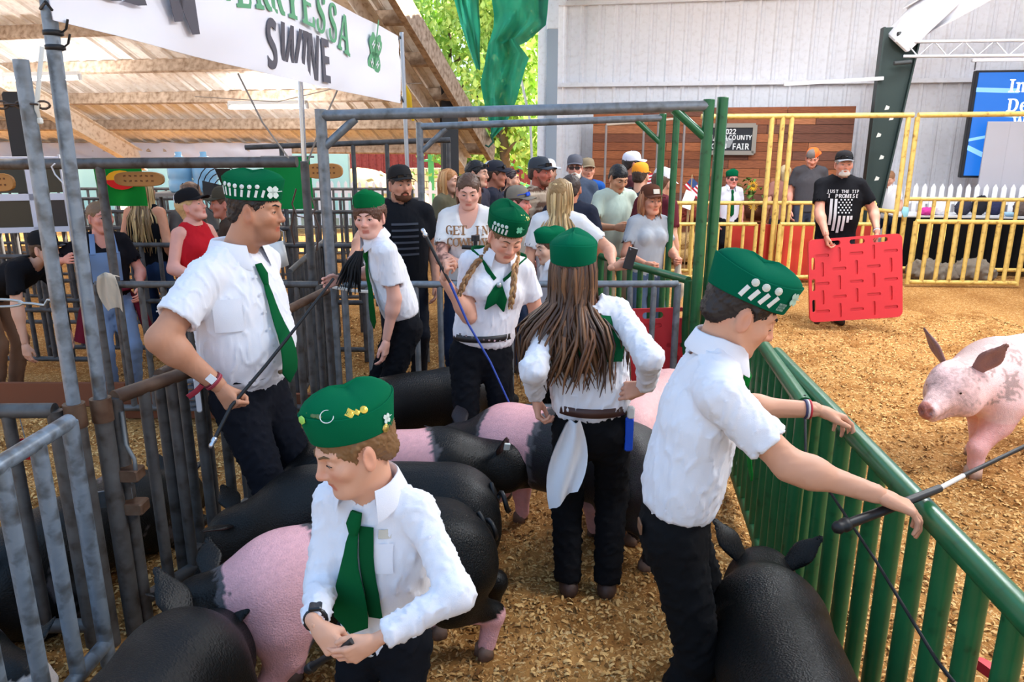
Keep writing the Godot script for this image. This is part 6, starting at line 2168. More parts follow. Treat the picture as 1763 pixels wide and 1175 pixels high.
func neckerchief(J: Dictionary):
	var m := cloth(Color(0.02, 0.34, 0.18))
	var s := Shape.new()
	var path := []
	var ws := []
	for i in 25:
		var t := lerpf(0.32, TAU - 0.32, i / 24.0)
		var front := maxf(cos(t), 0.0)
		var r := 0.075 + 0.075 * (1.0 - front)
		var p: Vector3 = J.neck + J.tf * (cos(t) * (r * 0.75 + 0.055 * front)) + J.tl * (sin(t) * r) - J.up * (0.02 + 0.085 * front * front)
		path.append(p)
		ws.append(lerpf(0.11, 0.035, front))
	s.ribbon(path, ws, 0.006, [J.tf * 0.2 + J.up])
	piece("neckerchief", s.done(), m, J.root)
	for k in [-1.0, 1.0]:
		var e := Shape.new()
		var a: Vector3 = on_shirt(J, J.neck - J.up * 0.105, J.tf, 0.012)
		var b: Vector3 = on_shirt(J, J.neck - J.up * 0.19 + J.tl * (k * 0.022), J.tf, 0.012)
		var c: Vector3 = on_shirt(J, J.neck - J.up * 0.25 + J.tl * (k * 0.05), J.tf, 0.014)
		e.ribbon([a, a.lerp(b, 0.5), b, c], [0.026, 0.045, 0.065, 0.008], 0.005, [J.tl])
		piece("scarf_end", e.done(), m, J.root)
	var kn := Shape.new()
	var at: Vector3 = on_shirt(J, J.neck - J.up * 0.11, J.tf, 0.018)
	kn.lathe(Transform3D(Basis(), at - J.up * 0.012), [[0.008, 0.0], [0.013, 0.004], [0.013, 0.020], [0.008, 0.024]], 10)
	piece("scarf_slide", kn.done(), mat(c8(190, 196, 196), 0.3, 0.6), J.root)

func figure_ring(J: Dictionary, a: String, b: String, r: float) -> ArrayMesh:
	var s := Shape.new()
	var w: Vector3 = J[a]
	var d: Vector3 = (J[b] - w).normalized()
	s.lathe(aim(w + d * 0.012, w + d), [[r - 0.003, 0.0], [r, 0.002], [r, 0.02], [r - 0.003, 0.022]], 16)
	s.box(aim(w + d * 0.023, w + d) * Transform3D(Basis(), Vector3(0, 0, r)), Vector3(0.03, 0.034, 0.010), 0.003)
	return s.done()

func wristband(J: Dictionary, k: String, c: Color, with_tag: bool):
	var w: Vector3 = J["w" + k]
	var d: Vector3 = (J["e" + k] - w).normalized()
	var ab := 0.0185 * float(J.h) * (1.15 if with_tag else 1.0)
	for i in 3:
		var s := Shape.new()
		s.lathe(aim(w + d * (0.016 + i * 0.007), w + d), [[ab, 0.0], [ab + 0.002, 0.001], [ab + 0.002, 0.006], [ab, 0.007]], 16)
		piece("wristband", s.done(), mat([c, c8(220, 210, 206), c8(60, 60, 96)][i] if not with_tag else [c, c.lightened(0.15), c.darkened(0.3)][i], 0.6), J.root)
	if with_tag:
		var s := Shape.new()
		var t := aim(w + d * 0.03, w + d, Vector3(0, 1, 0))
		s.box(Transform3D(t.basis, w + d * 0.03 + Vector3(0.012, 0.018, 0.040)), Vector3(0.03, 0.034, 0.004), 0.001)
		piece("paper_tag", s.done(), mat(c8(226, 228, 232), 0.6), J.root)
		s = Shape.new()
		s.ribbon([w + d * 0.03 + Vector3(-0.03, -0.01, 0.03), w + d * 0.03 + Vector3(-0.055, -0.035, 0.035), w + d * 0.03 + Vector3(-0.085, -0.055, 0.04)], 0.022, 0.003, [Vector3(0.4, 0.8, 0)])
		piece("band_end", s.done(), mat(c, 0.6), J.root)

func stick(label: String, at: Vector3, path: Array, r: float, c: Color, tip: Material) -> Node3D:
	var t := thing("show_stick", label, "stick", at)
	var s := Shape.new()
	var rr := []
	for i in path.size(): rr.append(r * lerpf(1.0, 0.7, float(i) / path.size()))
	s.tube(path, rr, 10)
	piece("shaft" if path.size() > 3 else "grip", s.done(), mat(c, 0.5), t)
	var k := Shape.new()
	var d: Vector3 = (path[0] - path[1]).normalized()
	k.lathe(aim(path[0], path[0] + d), [[r, -0.02], [r * 1.35, -0.016], [r * 1.35, -0.004], [r * 1.0, 0.004], [r * 1.3, 0.012], [r * 0.9, 0.024], [0.001, 0.026]], 12)
	piece("tip", k.done(), tip, t)
	return t
# ---------------------------------------------------------------- the crowd behind
func shades(J: Dictionary, up := true, c := Color(0.03, 0.03, 0.03), y := 0.062):   # sunglasses pushed up on the head or the cap
	var s := Shape.new()
	var x: Transform3D = J.head * Transform3D(Basis(Vector3.RIGHT, -0.25 if up else 0.0), Vector3(0, y if up else 0.003, 0.092 if up else 0.094))
	for k in [-1.0, 1.0]:
		s.box(x * Transform3D(Basis(Vector3.UP, k * 0.25), Vector3(k * 0.032, 0, 0)), Vector3(0.052, 0.032, 0.008), 0.006)
		s.tube([x * Vector3(k * 0.060, 0.006, -0.008), x * Vector3(k * 0.080, 0.010, -0.06), x * Vector3(k * 0.082, 0.0, -0.12)], 0.003, 5)
	s.tube([x * Vector3(-0.01, 0.006, 0.004), x * Vector3(0.01, 0.006, 0.004)], 0.003, 5)
	piece("sunglasses", s.done(), mat(c, 0.12), J.root)

func ink(seed_: int, upto := 0.9):   # tattooed arms: skin left bare below the given side
	var n := folds
	return func(p: Vector3, _n):
		var k := n.get_noise_3dv(p * 14.0 + Vector3(seed_, 0, 0)) + 0.6 * n.get_noise_3dv(p * 40.0)
		if absf(p.x) > 0.14 and p.y > 0.75 and p.y < 1.42 and k > 0.0: return Color(0.30, 0.27, 0.28)
		return Color.WHITE

func plaid(c1: Color, c2: Color):
	var a := c1.srgb_to_linear()
	var b := c2.srgb_to_linear()
	return func(p: Vector3, _n):
		var k := (1.0 if sin(p.y * 95.0) > 0.35 else 0.0) + (1.0 if sin((p.x + p.z) * 95.0) > 0.35 else 0.0)
		return a.lerp(b, k * 0.5)

func crowd():
	var skin := c8(214, 162, 136)
	var jeans := c8(44, 58, 84)
	var J := figure("bearded man in a black flag T-shirt and dark cap, leaning on the back gate", Vector3(-0.84, 0, -5.72), {"h": 1.76, "yaw": 14.0, "look": 16.0, "bulk": 1.16, "top": c8(26, 27, 32), "pant": c8(36, 38, 46), "skin": c8(206, 148, 122), "hair_c": c8(70, 48, 38), "beard": c8(92, 60, 44), "cap": c8(42, 40, 40), "face": {"fat": 0.3}, "wr": Vector3(-0.27, 1.12, 0.56), "er": Vector3(0.8, -0.6, -0.2), "dr": Vector3(0.4, -0.6, 0.5)})
	shades(J)
	for i in 6: patch("flag_stripe", J, J.chest + J.up * (0.07 - i * 0.045) + J.tl * 0.02, J.tf, 0.20, 0.016, mat(c8(74, 78, 88), 0.9), 0.008)
	wristband(J, "r", c8(120, 40, 60), false)
	J = figure("woman in a white GET IN COWBOY T-shirt with tattooed arms, looking down", Vector3(-0.30, 0, -5.32), {"h": 1.755, "yaw": -4.0, "look": 6.0, "nod": 18.0, "fem": true, "bulk": 1.0, "top": c8(226, 224, 222), "pant": c8(30, 42, 66), "skin": c8(222, 166, 146), "hair": "long", "hair_c": c8(84, 58, 42), "hair_c2": c8(130, 98, 66), "hair_len": 0.30, "hair_span": 1.1, "face": {"open": 0.3}, "tattoo": ink(3), "neckline": 0.05, "bare": 1.0,
		"wr": Vector3(0.01, 1.12, 0.30), "er": Vector3(0.7, -0.9, 0.0), "dr": Vector3(0.7, 0.3, 0.3), "hr": "grip", "pr": Vector3(0.2, 0.2, -1)})
	var gold := mat(c8(150, 108, 70), 0.6)
	print_on(J, "GET IN", J.chest + J.up * 0.075, J.tf, 0.062, gold, 0.80, "Droid Serif")
	print_on(J, "COWBOY", J.chest + J.up * -0.005, J.tf, 0.056, gold, 0.86, "Droid Serif")
	band_ring(J, "belt", mat(c8(52, 36, 28), 0.5), J.belt - J.up * 0.03, J.belt_r + 0.012, 0.8, 0.04, 0.006)
	var cl := thing("camera_clamp", "black clamp in the tattooed woman's hand", "clamp", J.root.position + Vector3(0.06, 1.20, 0.36))
	bar("stem", Vector3(0, -0.09, 0), Vector3(0, 0.12, 0), 0.013, mat(c8(18, 18, 20), 0.5), cl, 10)
	bar("arm", Vector3(-0.09, 0.06, 0.01), Vector3(0.05, 0.05, 0), 0.014, mat(c8(18, 18, 20), 0.5), cl, 10)
	bar("knob", Vector3(0, 0.10, 0), Vector3(0, 0.135, 0), 0.028, mat(c8(22, 22, 24), 0.5), cl, 12)
	J = figure("woman with long blonde hair seen from behind, sunglasses on her head, arm out with phone", Vector3(0.345, 0, -5.52), {"h": 1.69, "yaw": 168.0, "fem": true, "top": c8(226, 226, 228), "pant": c8(40, 44, 56), "skin": c8(218, 160, 132), "hair": "long", "hair_c": c8(150, 118, 74), "hair_c2": c8(226, 196, 142), "hair_len": 0.42, "hair_span": 2.2, "wr": Vector3(0.36, 1.08, 0.30), "er": Vector3(0.7, -0.6, 0.2), "dr": Vector3(0.9, 0.2, 0.2), "pr": Vector3(-0.2, 0.3, -1), "hr": "grip"})
	shades(J, true, c8(40, 22, 30), 0.088)
	phone("black phone in the outstretched hand by the green rail", Vector3(0.345 + 0.47, 1.15, -5.17), 0.4)
	figure("child in a green cap mostly hidden behind the girl with long brown hair", Vector3(0.29, 0, -5.17), {"h": 1.33, "yaw": -70.0, "nod": 10.0, "hs": 0.218, "top": c8(230, 230, 234), "collar": true, "hair_c": c8(90, 62, 40), "wedge": {"size": 1.0}})
	# [label, x, z, spec]
	var list := [
		["woman with long ginger-blonde hair and an olive top, behind the gate's left post", -0.63, -7.5, {"h": 1.68, "yaw": 62.0, "fem": true, "top": c8(112, 104, 82), "hair": "long", "hair_c": c8(176, 118, 66), "hair_c2": c8(226, 176, 116), "hair_len": 0.36}],
		["dark-haired man with sunglasses pushed up, behind the woman in the white T-shirt", -0.34, -7.0, {"h": 1.78, "yaw": 66.0, "top": c8(60, 58, 70), "hair_c": c8(22, 18, 18), "shades": 0.075}],
		["man in profile with a grey and black cap and dark shirt", -0.19, -7.6, {"h": 1.735, "yaw": 84.0, "top": c8(44, 46, 58), "cap": c8(48, 50, 58), "cap_back": c8(190, 192, 198), "skin": c8(178, 116, 92), "shades": 0.085}],
		["dark-haired woman in profile with sunglasses in her hair", -0.05, -8.0, {"h": 1.665, "yaw": 82.0, "fem": true, "top": c8(60, 64, 78), "hair": "tied", "hair_c": c8(58, 40, 42), "shades": 0.09}],
		["pink-faced youth in a black and grey cap with blue sunglasses on it", 0.02, -6.3, {"h": 1.55, "yaw": 74.0, "top": c8(150, 146, 140), "cap": c8(126, 118, 106), "cap_back": c8(30, 28, 30), "brim": c8(126, 118, 106), "skin": c8(226, 150, 136), "shades": 0.08, "shade_c": c8(30, 80, 200), "face": {"flush": 0.8}}],
		["tall man in a teal and charcoal cap and brown plaid shirt", 0.23, -7.0, {"h": 1.79, "yaw": 58.0, "bulk": 1.1, "top_m": tinted(Color.WHITE, 0.9, 0.2), "top_paint": plaid(c8(96, 72, 60), c8(196, 180, 160)), "cap": c8(66, 72, 80), "cap_back": c8(52, 110, 128), "skin": c8(190, 108, 88), "hair_c": c8(70, 56, 48), "shades": 0.075, "beard": c8(130, 84, 66)}],
		["man in a white cap behind the man in the teal cap", 0.37, -8.5, {"h": 1.72, "yaw": 120.0, "top": c8(196, 196, 198), "cap": c8(220, 220, 222)}],
		["stocky man in a navy T-shirt behind the blonde woman, one bare arm hanging", 0.50, -6.55, {"h": 1.66, "yaw": 170.0, "bulk": 1.2, "top": c8(38, 42, 56), "skin": c8(196, 128, 100), "hair_c": c8(60, 46, 40)}],
		["man with a long white beard, grey cap and slate-blue shirt", 0.69, -8.5, {"h": 1.775, "yaw": -6.0, "bulk": 1.2, "belly": 0.6, "top": c8(70, 80, 98), "pant": c8(38, 40, 50), "cap": c8(96, 96, 104), "cap_back": c8(222, 224, 228), "beard": c8(214, 206, 194), "beard_len": 0.13, "glasses": true, "skin": c8(216, 158, 140)}],
		["moustached man in a tan cap and blue T-shirt behind the white-bearded man", 0.90, -9.3, {"h": 1.71, "yaw": 6.0, "top": c8(36, 84, 160), "cap": c8(140, 124, 100), "skin": c8(210, 150, 124)}],
		["black-haired man in a pale green shirt looking at the phone in his hands", 0.98, -7.3, {"h": 1.745, "yaw": 24.0, "nod": 26.0, "top": c8(190, 206, 192), "pant": c8(176, 160, 134), "hair_c": c8(20, 18, 20), "skin": c8(206, 150, 114), "al": Vector3(0.05, -0.42, 0.62), "ar": Vector3(0.05, -0.42, 0.62), "phone": true}],
		["man in a maroon shirt bending forward, white cap, beside the woman in the grey T-shirt", 1.20, -6.88, {"h": 1.72, "yaw": 128.0, "lean": 16.0, "nod": 16.0, "bulk": 1.12, "top": c8(94, 36, 46), "pant": c8(30, 34, 46), "hair_c": c8(90, 62, 46), "cap": c8(214, 216, 222), "hair": "tied"}],
		["tall man in a white cap looking right, against the plank wall", 1.31, -8.6, {"h": 1.81, "yaw": 96.0, "top": c8(86, 44, 48), "cap": c8(206, 210, 226), "hair_c": c8(40, 32, 30), "skin": c8(188, 126, 100)}],
		["person in a bright orange cap in the crowd by the plank wall", 1.33, -8.05, {"h": 1.695, "yaw": 150.0, "top": c8(70, 70, 76), "cap": c8(236, 150, 46), "hair_c": c8(60, 44, 36)}],
		["woman in a brown and white cap and grey T-shirt, a rag in her hands", 1.155, -6.45, {"h": 1.56, "yaw": 20.0, "fem": true, "top": c8(170, 176, 184), "pant": c8(74, 92, 118), "cap": c8(92, 56, 42), "cap_back": c8(216, 210, 200), "brim": c8(92, 56, 42), "hair": "long", "hair_c": c8(150, 92, 60), "hair_c2": c8(190, 130, 88), "hair_len": 0.16, "hair_span": 2.0, "al": Vector3(0.0, -0.55, 0.55), "ar": Vector3(0.02, -0.6, 0.5), "skin": c8(210, 146, 118), "hl": "grip", "hr": "grip", "cap_patch": true}],
		["woman with brown hair and a pink tank top beyond the yellow gate", 2.19, -11.3, {"h": 1.53, "yaw": 150.0, "fem": true, "sleeve": "tank", "top": c8(206, 150, 146), "pant": c8(34, 44, 74), "hair": "long", "hair_c": c8(96, 62, 44), "hair_c2": c8(130, 90, 62), "hair_len": 0.34, "skin": c8(226, 166, 146), "lod": 2, "bare": 1.0}],
		["kid in a white shirt, green tie and green cap standing before the plank wall", 3.30, -11.6, {"h": 1.45, "yaw": 4.0, "collar": true, "top": c8(226, 226, 238), "pant": c8(24, 24, 30), "tie": true, "glasses": true, "wedge": {"size": 1.0}, "skin": c8(226, 150, 136), "hair_c": c8(70, 46, 34)}],
		["person in a rose-brown shirt with short pale hair, seen from behind at the hay", 4.10, -11.6, {"h": 1.55, "yaw": 176.0, "bulk": 1.15, "top": c8(156, 108, 96), "pant": c8(60, 60, 80), "hair_c": c8(196, 172, 132), "hair": "tied", "lod": 2}],
		["man in a charcoal T-shirt and backwards orange and grey cap, looking down", 4.34, -11.25, {"h": 1.83, "yaw": -12.0, "nod": 24.0, "top": c8(72, 70, 74), "cap": c8(236, 110, 52), "cap_back": c8(120, 112, 108), "cap_yaw": 2.6, "skin": c8(216, 150, 128), "pant": c8(60, 66, 80)}],
		["small brown-haired child in white at the far picket fence", 5.95, -12.15, {"h": 1.44, "yaw": -40.0, "nod": 20.0, "top": c8(220, 216, 218), "hair_c": c8(150, 104, 70), "lod": 2}],
		["woman with long blonde hair and a black top, seen from behind in the left pens", -3.25, -6.75, {"h": 1.635, "yaw": 172.0, "fem": true, "sleeve": "tank", "top": c8(20, 20, 24), "pant": c8(34, 52, 84), "hair": "long", "hair_c": c8(112, 84, 52), "hair_c2": c8(206, 172, 116), "hair_len": 0.52, "hair_span": 1.7, "skin": c8(214, 146, 112), "bare": 1.0}],
		["woman in a red tank top and white-backed black cap, arm tattooed, chin raised", -2.42, -5.75, {"h": 1.57, "yaw": 66.0, "nod": -16.0, "look": 16.0, "fem": true, "bulk": 1.1, "sleeve": "tank", "top": c8(190, 30, 40), "pant": c8(40, 44, 60), "cap": c8(30, 28, 30), "cap_back": c8(222, 222, 228), "brim": c8(30, 28, 30), "hair": "tied", "hair_c": c8(206, 168, 116), "skin": c8(224, 160, 142), "tattoo": ink(9), "bare": 1.0, "ar": Vector3(0.1, -0.6, 0.5), "al": Vector3(0.1, -0.6, 0.5)}],
		["person in a white-backed camouflage cap turned away, behind the red tank top", -2.36, -6.35, {"h": 1.54, "yaw": -66.0, "top": c8(74, 60, 50), "cap": c8(76, 68, 54), "cap_back": c8(222, 222, 228), "hair": "tied", "hair_c": c8(96, 62, 44), "skin": c8(196, 126, 104)}],
		["dark-haired woman with sunglasses on her head behind the white and black cap", -2.93, -7.0, {"h": 1.57, "yaw": -150.0, "fem": true, "top": c8(110, 104, 98), "hair": "long", "hair_c": c8(120, 84, 60), "hair_len": 0.25, "lod": 2, "shades": 0.09}],
		["bent-over man in a black shirt and tan trousers at the left edge", -3.95, -5.6, {"h": 1.6, "yaw": 80.0, "lean": 62.0, "top": c8(24, 24, 28), "pant": c8(128, 94, 72), "lod": 2, "cap": c8(30, 30, 32)}],
	]
	for q in list:
		var s: Dictionary = q[3]
		if not s.has("skin"): s.skin = skin
		if not s.has("pant"): s.pant = jeans
		J = figure(q[0], Vector3(q[1], 0, q[2]), s)
		if s.has("shades"): shades(J, true, s.get("shade_c", c8(12, 12, 14)), s.shades)
		if s.has("glasses"): shades(J, false, c8(60, 50, 50))
		if s.has("tie"): tie(J, TIE, J.tf, 0.36, 0.075)
		if s.has("phone"): phone("dark phone held by the man in the pale green shirt", q[2] * Vector3(0, 0, 1) + Vector3(q[1], 0, 0) + J.wl.lerp(J.wr, 0.5) + J.tf * 0.09 + J.up * 0.03, 0.4)
		if s.has("cap_patch"):
			var b := Shape.new()
			b.box(J.head * Transform3D(Basis(Vector3.RIGHT, -0.25), Vector3(0, 0.088, 0.088)), Vector3(0.06, 0.04, 0.006), 0.002)
			piece("cap_patch", b.done(), mat(c8(214, 206, 190), 0.8), J.root)
			var r := Shape.new()
			r.tube([J.wl + Vector3(0.0, 0.0, 0.06), J.wl + Vector3(-0.02, -0.12, 0.07), J.wl + Vector3(0.03, -0.24, 0.06), J.wl + Vector3(0.0, -0.36, 0.05)], [0.03, 0.06, 0.07, 0.025], 9, 0.5)
			tag(piece("rag", r.done(), cloth(c8(206, 190, 166)), null, Transform3D(Basis(), J.root.position)), "cream rag hanging from the hands of the woman in the grey T-shirt", "rag")
	# the woman in overalls
	J = figure("young woman in denim overalls and a black T-shirt behind the left pens", Vector3(-3.05, 0, -5.62), {"h": 1.50, "yaw": 30.0, "look": 22.0, "fem": true, "top": c8(24, 22, 26), "pant": c8(120, 140, 172), "skin": c8(216, 146, 126), "hair": "tied", "hair_c": c8(120, 92, 66), "al": Vector3(0.12, -0.7, 0.45), "ar": Vector3(0.25, -0.2, 0.3), "pant_loose": 1.2, "neckline": 0.04, "bare": 1.0})
	var dn := cloth(c8(112, 134, 168))
	patch("bib", J, J.chest - J.up * 0.05, J.tf, 0.20, 0.22, dn, 0.012)
	for k in [-1.0, 1.0]:
		var s := Shape.new()
		var path := []
		for i in 6: path.append(on_shirt(J, J.chest + J.up * (0.05 + i * 0.028) + J.tl * (k * (0.075 - i * 0.002)), J.tf, 0.012))
		s.ribbon(path, 0.036, 0.005, [J.tl])
		piece("strap", s.done(), dn, J.root)
	var pl := Shape.new()
	var ps := []
	for k in 13: ps.append(J.belt + J.tl * cos(PI * k / 12.0) * 0.16 + J.tf * (sin(PI * k / 12.0) * 0.135))
	pl.tube(ps, 0.03, 8, 0.5)
	for k in [-1.0, 1.0]: pl.tube([J.hip + J.tl * (0.13 * k) + J.up * 0.05, J.hip + J.tl * (0.19 * k) - J.up * 0.08 + J.tf * 0.02, J.hip + J.tl * (0.24 * k) - J.up * 0.30 + J.tf * 0.03], [0.03, 0.06, 0.075], 8, 0.5)
	tag(piece("plaid_shirt", pl.done(), cloth(c8(98, 24, 38)), null, Transform3D(Basis(), J.root.position)), "red plaid shirt knotted round the waist of the woman in overalls", "shirt")
	# the man with the board
	J = figure("goateed man in a black flag T-shirt holding a red sorting board in the arena", Vector3(3.45, 0, -8.08), {"h": 1.83, "yaw": -8.0, "bulk": 1.18, "belly": 0.3, "top": c8(20, 20, 24), "pant": c8(34, 36, 44), "skin": c8(214, 150, 126), "cap": c8(34, 32, 34), "cap_back": c8(226, 226, 230), "brim": c8(120, 120, 124), "hair_c": c8(150, 140, 130), "beard": c8(214, 206, 198), "goatee": true, "wr": Vector3(-0.22, 0.985, 0.30), "wl": Vector3(0.32, 1.005, 0.26), "dr": Vector3(0.15, -1, 0.1), "dl": Vector3(-0.1, -1, 0.1), "hr": "hook", "hl": "hook", "er": Vector3(0.7, -0.3, -0.8), "el": Vector3(0.7, -0.3, -0.8)})
	shades(J, true, c8(14, 14, 16), 0.078)
	var wm := mat(c8(206, 206, 210), 0.9)
	print_on(J, "JUST THE TIP", J.chest + J.up * 0.095, J.tf, 0.034, wm, 0.78)
	print_on(J, "I PROMISE", J.chest + J.up * 0.05, J.tf, 0.040, wm, 0.86)
	for r in 6:
		for i in 4: patch("flag_star", J, J.chest + J.up * (0.012 - r * 0.026) + J.tl * (-0.022 + i * 0.036 + (r & 1) * -0.018), J.tf, 0.015, 0.015, wm, 0.008)
	for q in [[-0.112, 0.02, 0.27], [-0.070, 0.02, 0.33], [-0.026, -0.15, 0.18], [0.018, -0.15, 0.16], [0.060, -0.15, 0.07], [0.095, -0.15, 0.04]]:
		patch("flag_stripe", J, J.chest + J.up * (q[1] - q[2] * 0.5) + J.tl * q[0], J.tf, 0.026, q[2], wm, 0.008)
	wristband(J, "l", c8(214, 214, 218), false)
	board("red plastic sorting board held by the man in the arena", Transform3D(Basis(Vector3.UP, -0.08) * Basis(Vector3.BACK, 0.085) * Basis(Vector3.RIGHT, -0.12), Vector3(3.55, 0.545, -7.70)), 0.93, 0.86)

func phone(label: String, at: Vector3, turn: float):
	var t := thing("phone", label, "phone", at, rad_to_deg(turn))
	var s := Shape.new()
	s.box(Transform3D(Basis(Vector3.BACK, -0.3), Vector3.ZERO), Vector3(0.078, 0.155, 0.010), 0.004)
	piece("case", s.done(), mat(c8(22, 24, 34), 0.35), t)
	s = Shape.new()
	s.lathe(Transform3D(Basis(Vector3.BACK, -0.3) * Basis(Vector3.RIGHT, PI / 2), Vector3(-0.005, 0.06, 0.005)), [[0.001, 0.0], [0.010, 0.0], [0.009, 0.003], [0.001, 0.003]], 10)
	piece("lens", s.done(), mat(c8(60, 60, 70), 0.1), t)

func board(label: String, xf: Transform3D, w: float, h: float):
	var t := CSGCombiner3D.new()
	t.name = numbered("sorting_board")
	add_child(t)
	t.transform = xf
	var red := mat(c8(214, 44, 52), 0.42)
	t.material_override = red
	var poly := PackedVector2Array()
	for c in [[1, 1], [-1, 1], [-1, -1], [1, -1]]:
		for i in 6:
			var a: float = (0.0 if c[0] > 0 and c[1] > 0 else PI * 0.5 if c[1] > 0 else PI if c[0] < 0 else PI * 1.5) + i * PI / 10.0
			poly.append(Vector2(c[0] * (w * 0.5 - 0.06), c[1] * (h * 0.5 - 0.06)) + Vector2(cos(a), sin(a)) * 0.06)
	var body := CSGPolygon3D.new()
	body.name = "plate"
	body.polygon = poly
	body.depth = 0.035
	body.material = red
	t.add_child(body)
	var cut := func(x: float, y: float, sx: float, sy: float, through: bool):
		var b := CSGPolygon3D.new()
		b.name = "hole" if through else "groove"
		b.operation = CSGShape3D.OPERATION_SUBTRACTION
		b.material = red
		var p := PackedVector2Array()
		var r := minf(sx, sy) * 0.5
		for i in 16:
			var a := TAU * i / 16.0
			p.append(Vector2(x + signf(cos(a)) * (sx * 0.5 - r) + cos(a) * r, y + signf(sin(a)) * (sy * 0.5 - r) + sin(a) * r))
		b.polygon = p
		b.depth = 0.06 if through else 0.02
		b.position.z = 0.015 if through else 0.005
		t.add_child(b, true)
	for x in [-0.22, 0.02, 0.25]: cut.call(x, h * 0.5 - 0.05, 0.15, 0.05, true)
	for y in [0.18, -0.04, -0.26]: cut.call(-w * 0.5 + 0.045, y, 0.035, 0.13, true)
	for j in 5:
		for i in 5:
			var x := -0.33 + i * 0.17
			var y := 0.26 - j * 0.145
			if (i + j) & 1: cut.call(x, y, 0.032, 0.15, false)
			else: cut.call(x, y, 0.14, 0.032, false)
	tag(t, label, "board")
# ---------------------------------------------------------------- banner, goods, tackle
func details():
	banner()
	corner_tackle()
	far_left()
	show_table()
	hay()
	red_boards()
	overhead()

func banner():
	var a := Vector3(-1.467, 2.32, -2.6)
	var u := Vector3(0.163, -0.0293, -0.9862)
	var v := Vector3(0.0048, 0.9996, -0.0289)
	var n := u.cross(v).normalized()
	var t := thing("club_banner", "white banner with green and grey lettering and a green clover at the upper left", "banner")
	var rows := []
	for j in 9:
		var row := []
		for i in 41:
			var s := 3.65 * i / 40.0
			var w := folds.get_noise_2d(s * 0.9, j * 0.25) * 0.012 + sin(s * 5.0 + j * 0.4) * 0.004
			row.append(a + u * s + v * (0.495 * j / 8.0 - 0.012 * sin(PI * s / 3.65) * (1.0 - j / 8.0)) + n * w)
		rows.append(row)
	var s := Shape.new()
	s.rings(rows, false, 1, false)
	var back := []
	for row in rows: back.append(row.map(func(p): return p - n * 0.003))
	back.reverse()
	s.rings(back, false, 1, false)
	piece("sheet", s.done(), mat(c8(228, 228, 236), 0.6), t)
	var f := func(x: float, y: float, roll := 0.0):
		var w := folds.get_noise_2d(x * 0.9, y / 0.495 * 2.0) * 0.012 + sin(x * 5.0 + y / 0.495 * 3.2) * 0.004
		var wx := folds.get_noise_2d((x + 0.06) * 0.9, y / 0.495 * 2.0) * 0.012 + sin((x + 0.06) * 5.0 + y / 0.495 * 3.2) * 0.004 - w
		var wy := folds.get_noise_2d(x * 0.9, (y + 0.06) / 0.495 * 2.0) * 0.012 + sin(x * 5.0 + (y + 0.06) / 0.495 * 3.2) * 0.004 - w
		var bx := (u * 0.06 + n * wx).normalized()
		var by := (v * 0.06 + n * wy).normalized()
		return Transform3D(Basis(bx, by, bx.cross(by).normalized()) * Basis(Vector3.BACK, roll), a + u * x + v * y + n * (w + 0.009))
	var grey := mat(c8(84, 82, 92), 0.7)
	var green := mat(c8(92, 160, 116), 0.7)
	var word := "SWINE"
	for i in 5: letters(word[i], f.call([1.50, 1.72, 1.89, 2.005, 2.17][i], 0.132), 0.245, grey, t, [0.8, 0.85, 0.62, 0.62, 0.74][i])
	word = "BERRYESSA"
	for i in 9:
		var x := 1.06 + i * 0.178
		letters(word[i], f.call(x, 0.318 + 0.105 * sin(PI * clampf((x - 0.95) / 1.75, 0.0, 1.0)) - 0.03 * i / 8.0, -0.18 * (i - 4.0) / 4.0), 0.22, green, t, 0.80, "Droid Serif")
	var c := Shape.new()
	var m: Transform3D = f.call(3.06, 0.285)
	clover(c, m * Transform3D(Basis(Vector3.BACK, PI).scaled(Vector3(0.88, -1.0, 1.0)) * Basis(Vector3.BACK, PI), Vector3.ZERO), 0.172, 0.003)
	piece("clover_emblem", c.done(), green, t)
	for k in 4:
		var p := Vector2(0.085, 0).rotated(PI / 4 + k * PI / 2)
		letters("H", m * Transform3D(Basis(Vector3.BACK, PI / 4 + (k & 1) * -PI / 2), Vector3(p.x * 0.88, p.y, 0.006)), 0.05, mat(c8(226, 228, 232), 0.7), t, 0.9)
	for q in [[0.20, 0.12, 0.30, 0.03], [0.34, 0.12, 0.44, 0.04], [0.60, 0.19, 0.66, 0.02], [0.66, 0.19, 0.78, -0.01]]:   # legs of the pig printed above the frame's edge
		var l := Shape.new()
		l.prism(f.call(0.0, 0.08), [Vector2(q[0], q[1] - 0.08), Vector2(q[0] + 0.10, q[1] - 0.02), Vector2(q[2] + 0.03, q[3] + 0.01), Vector2(q[2] - 0.02, q[3])], 0.0, 0.002)
		piece("printed_leg", l.done(), grey, t)
	var l := Shape.new()
	l.prism(f.call(0.0, 0.0), [Vector2(0.1, 0.22), Vector2(0.80, 0.20), Vector2(0.92, 0.30), Vector2(0.78, 0.44), Vector2(0.2, 0.45), Vector2(0.06, 0.35)], 0.0, 0.002)
	piece("printed_body", l.done(), grey, t)
	for q in [[0.0, 0.03], [0.0, 0.46], [3.65, 0.47], [3.65, 0.02]]:
		var p: Vector3 = a + u * q[0] + v * q[1]
		var e := Shape.new()
		e.tube([p, p + Vector3(0.0, 0.02, 0.03) if q[0] == 0.0 else p + Vector3(0.0, 0.03, -0.06), p + (Vector3(-0.06, 0.01, -0.04) if q[0] == 0.0 else Vector3(0.01, -0.02, -0.10))], 0.005, 6)
		piece("tie_cord", e.done(), mat(c8(50, 50, 52), 0.7), t)

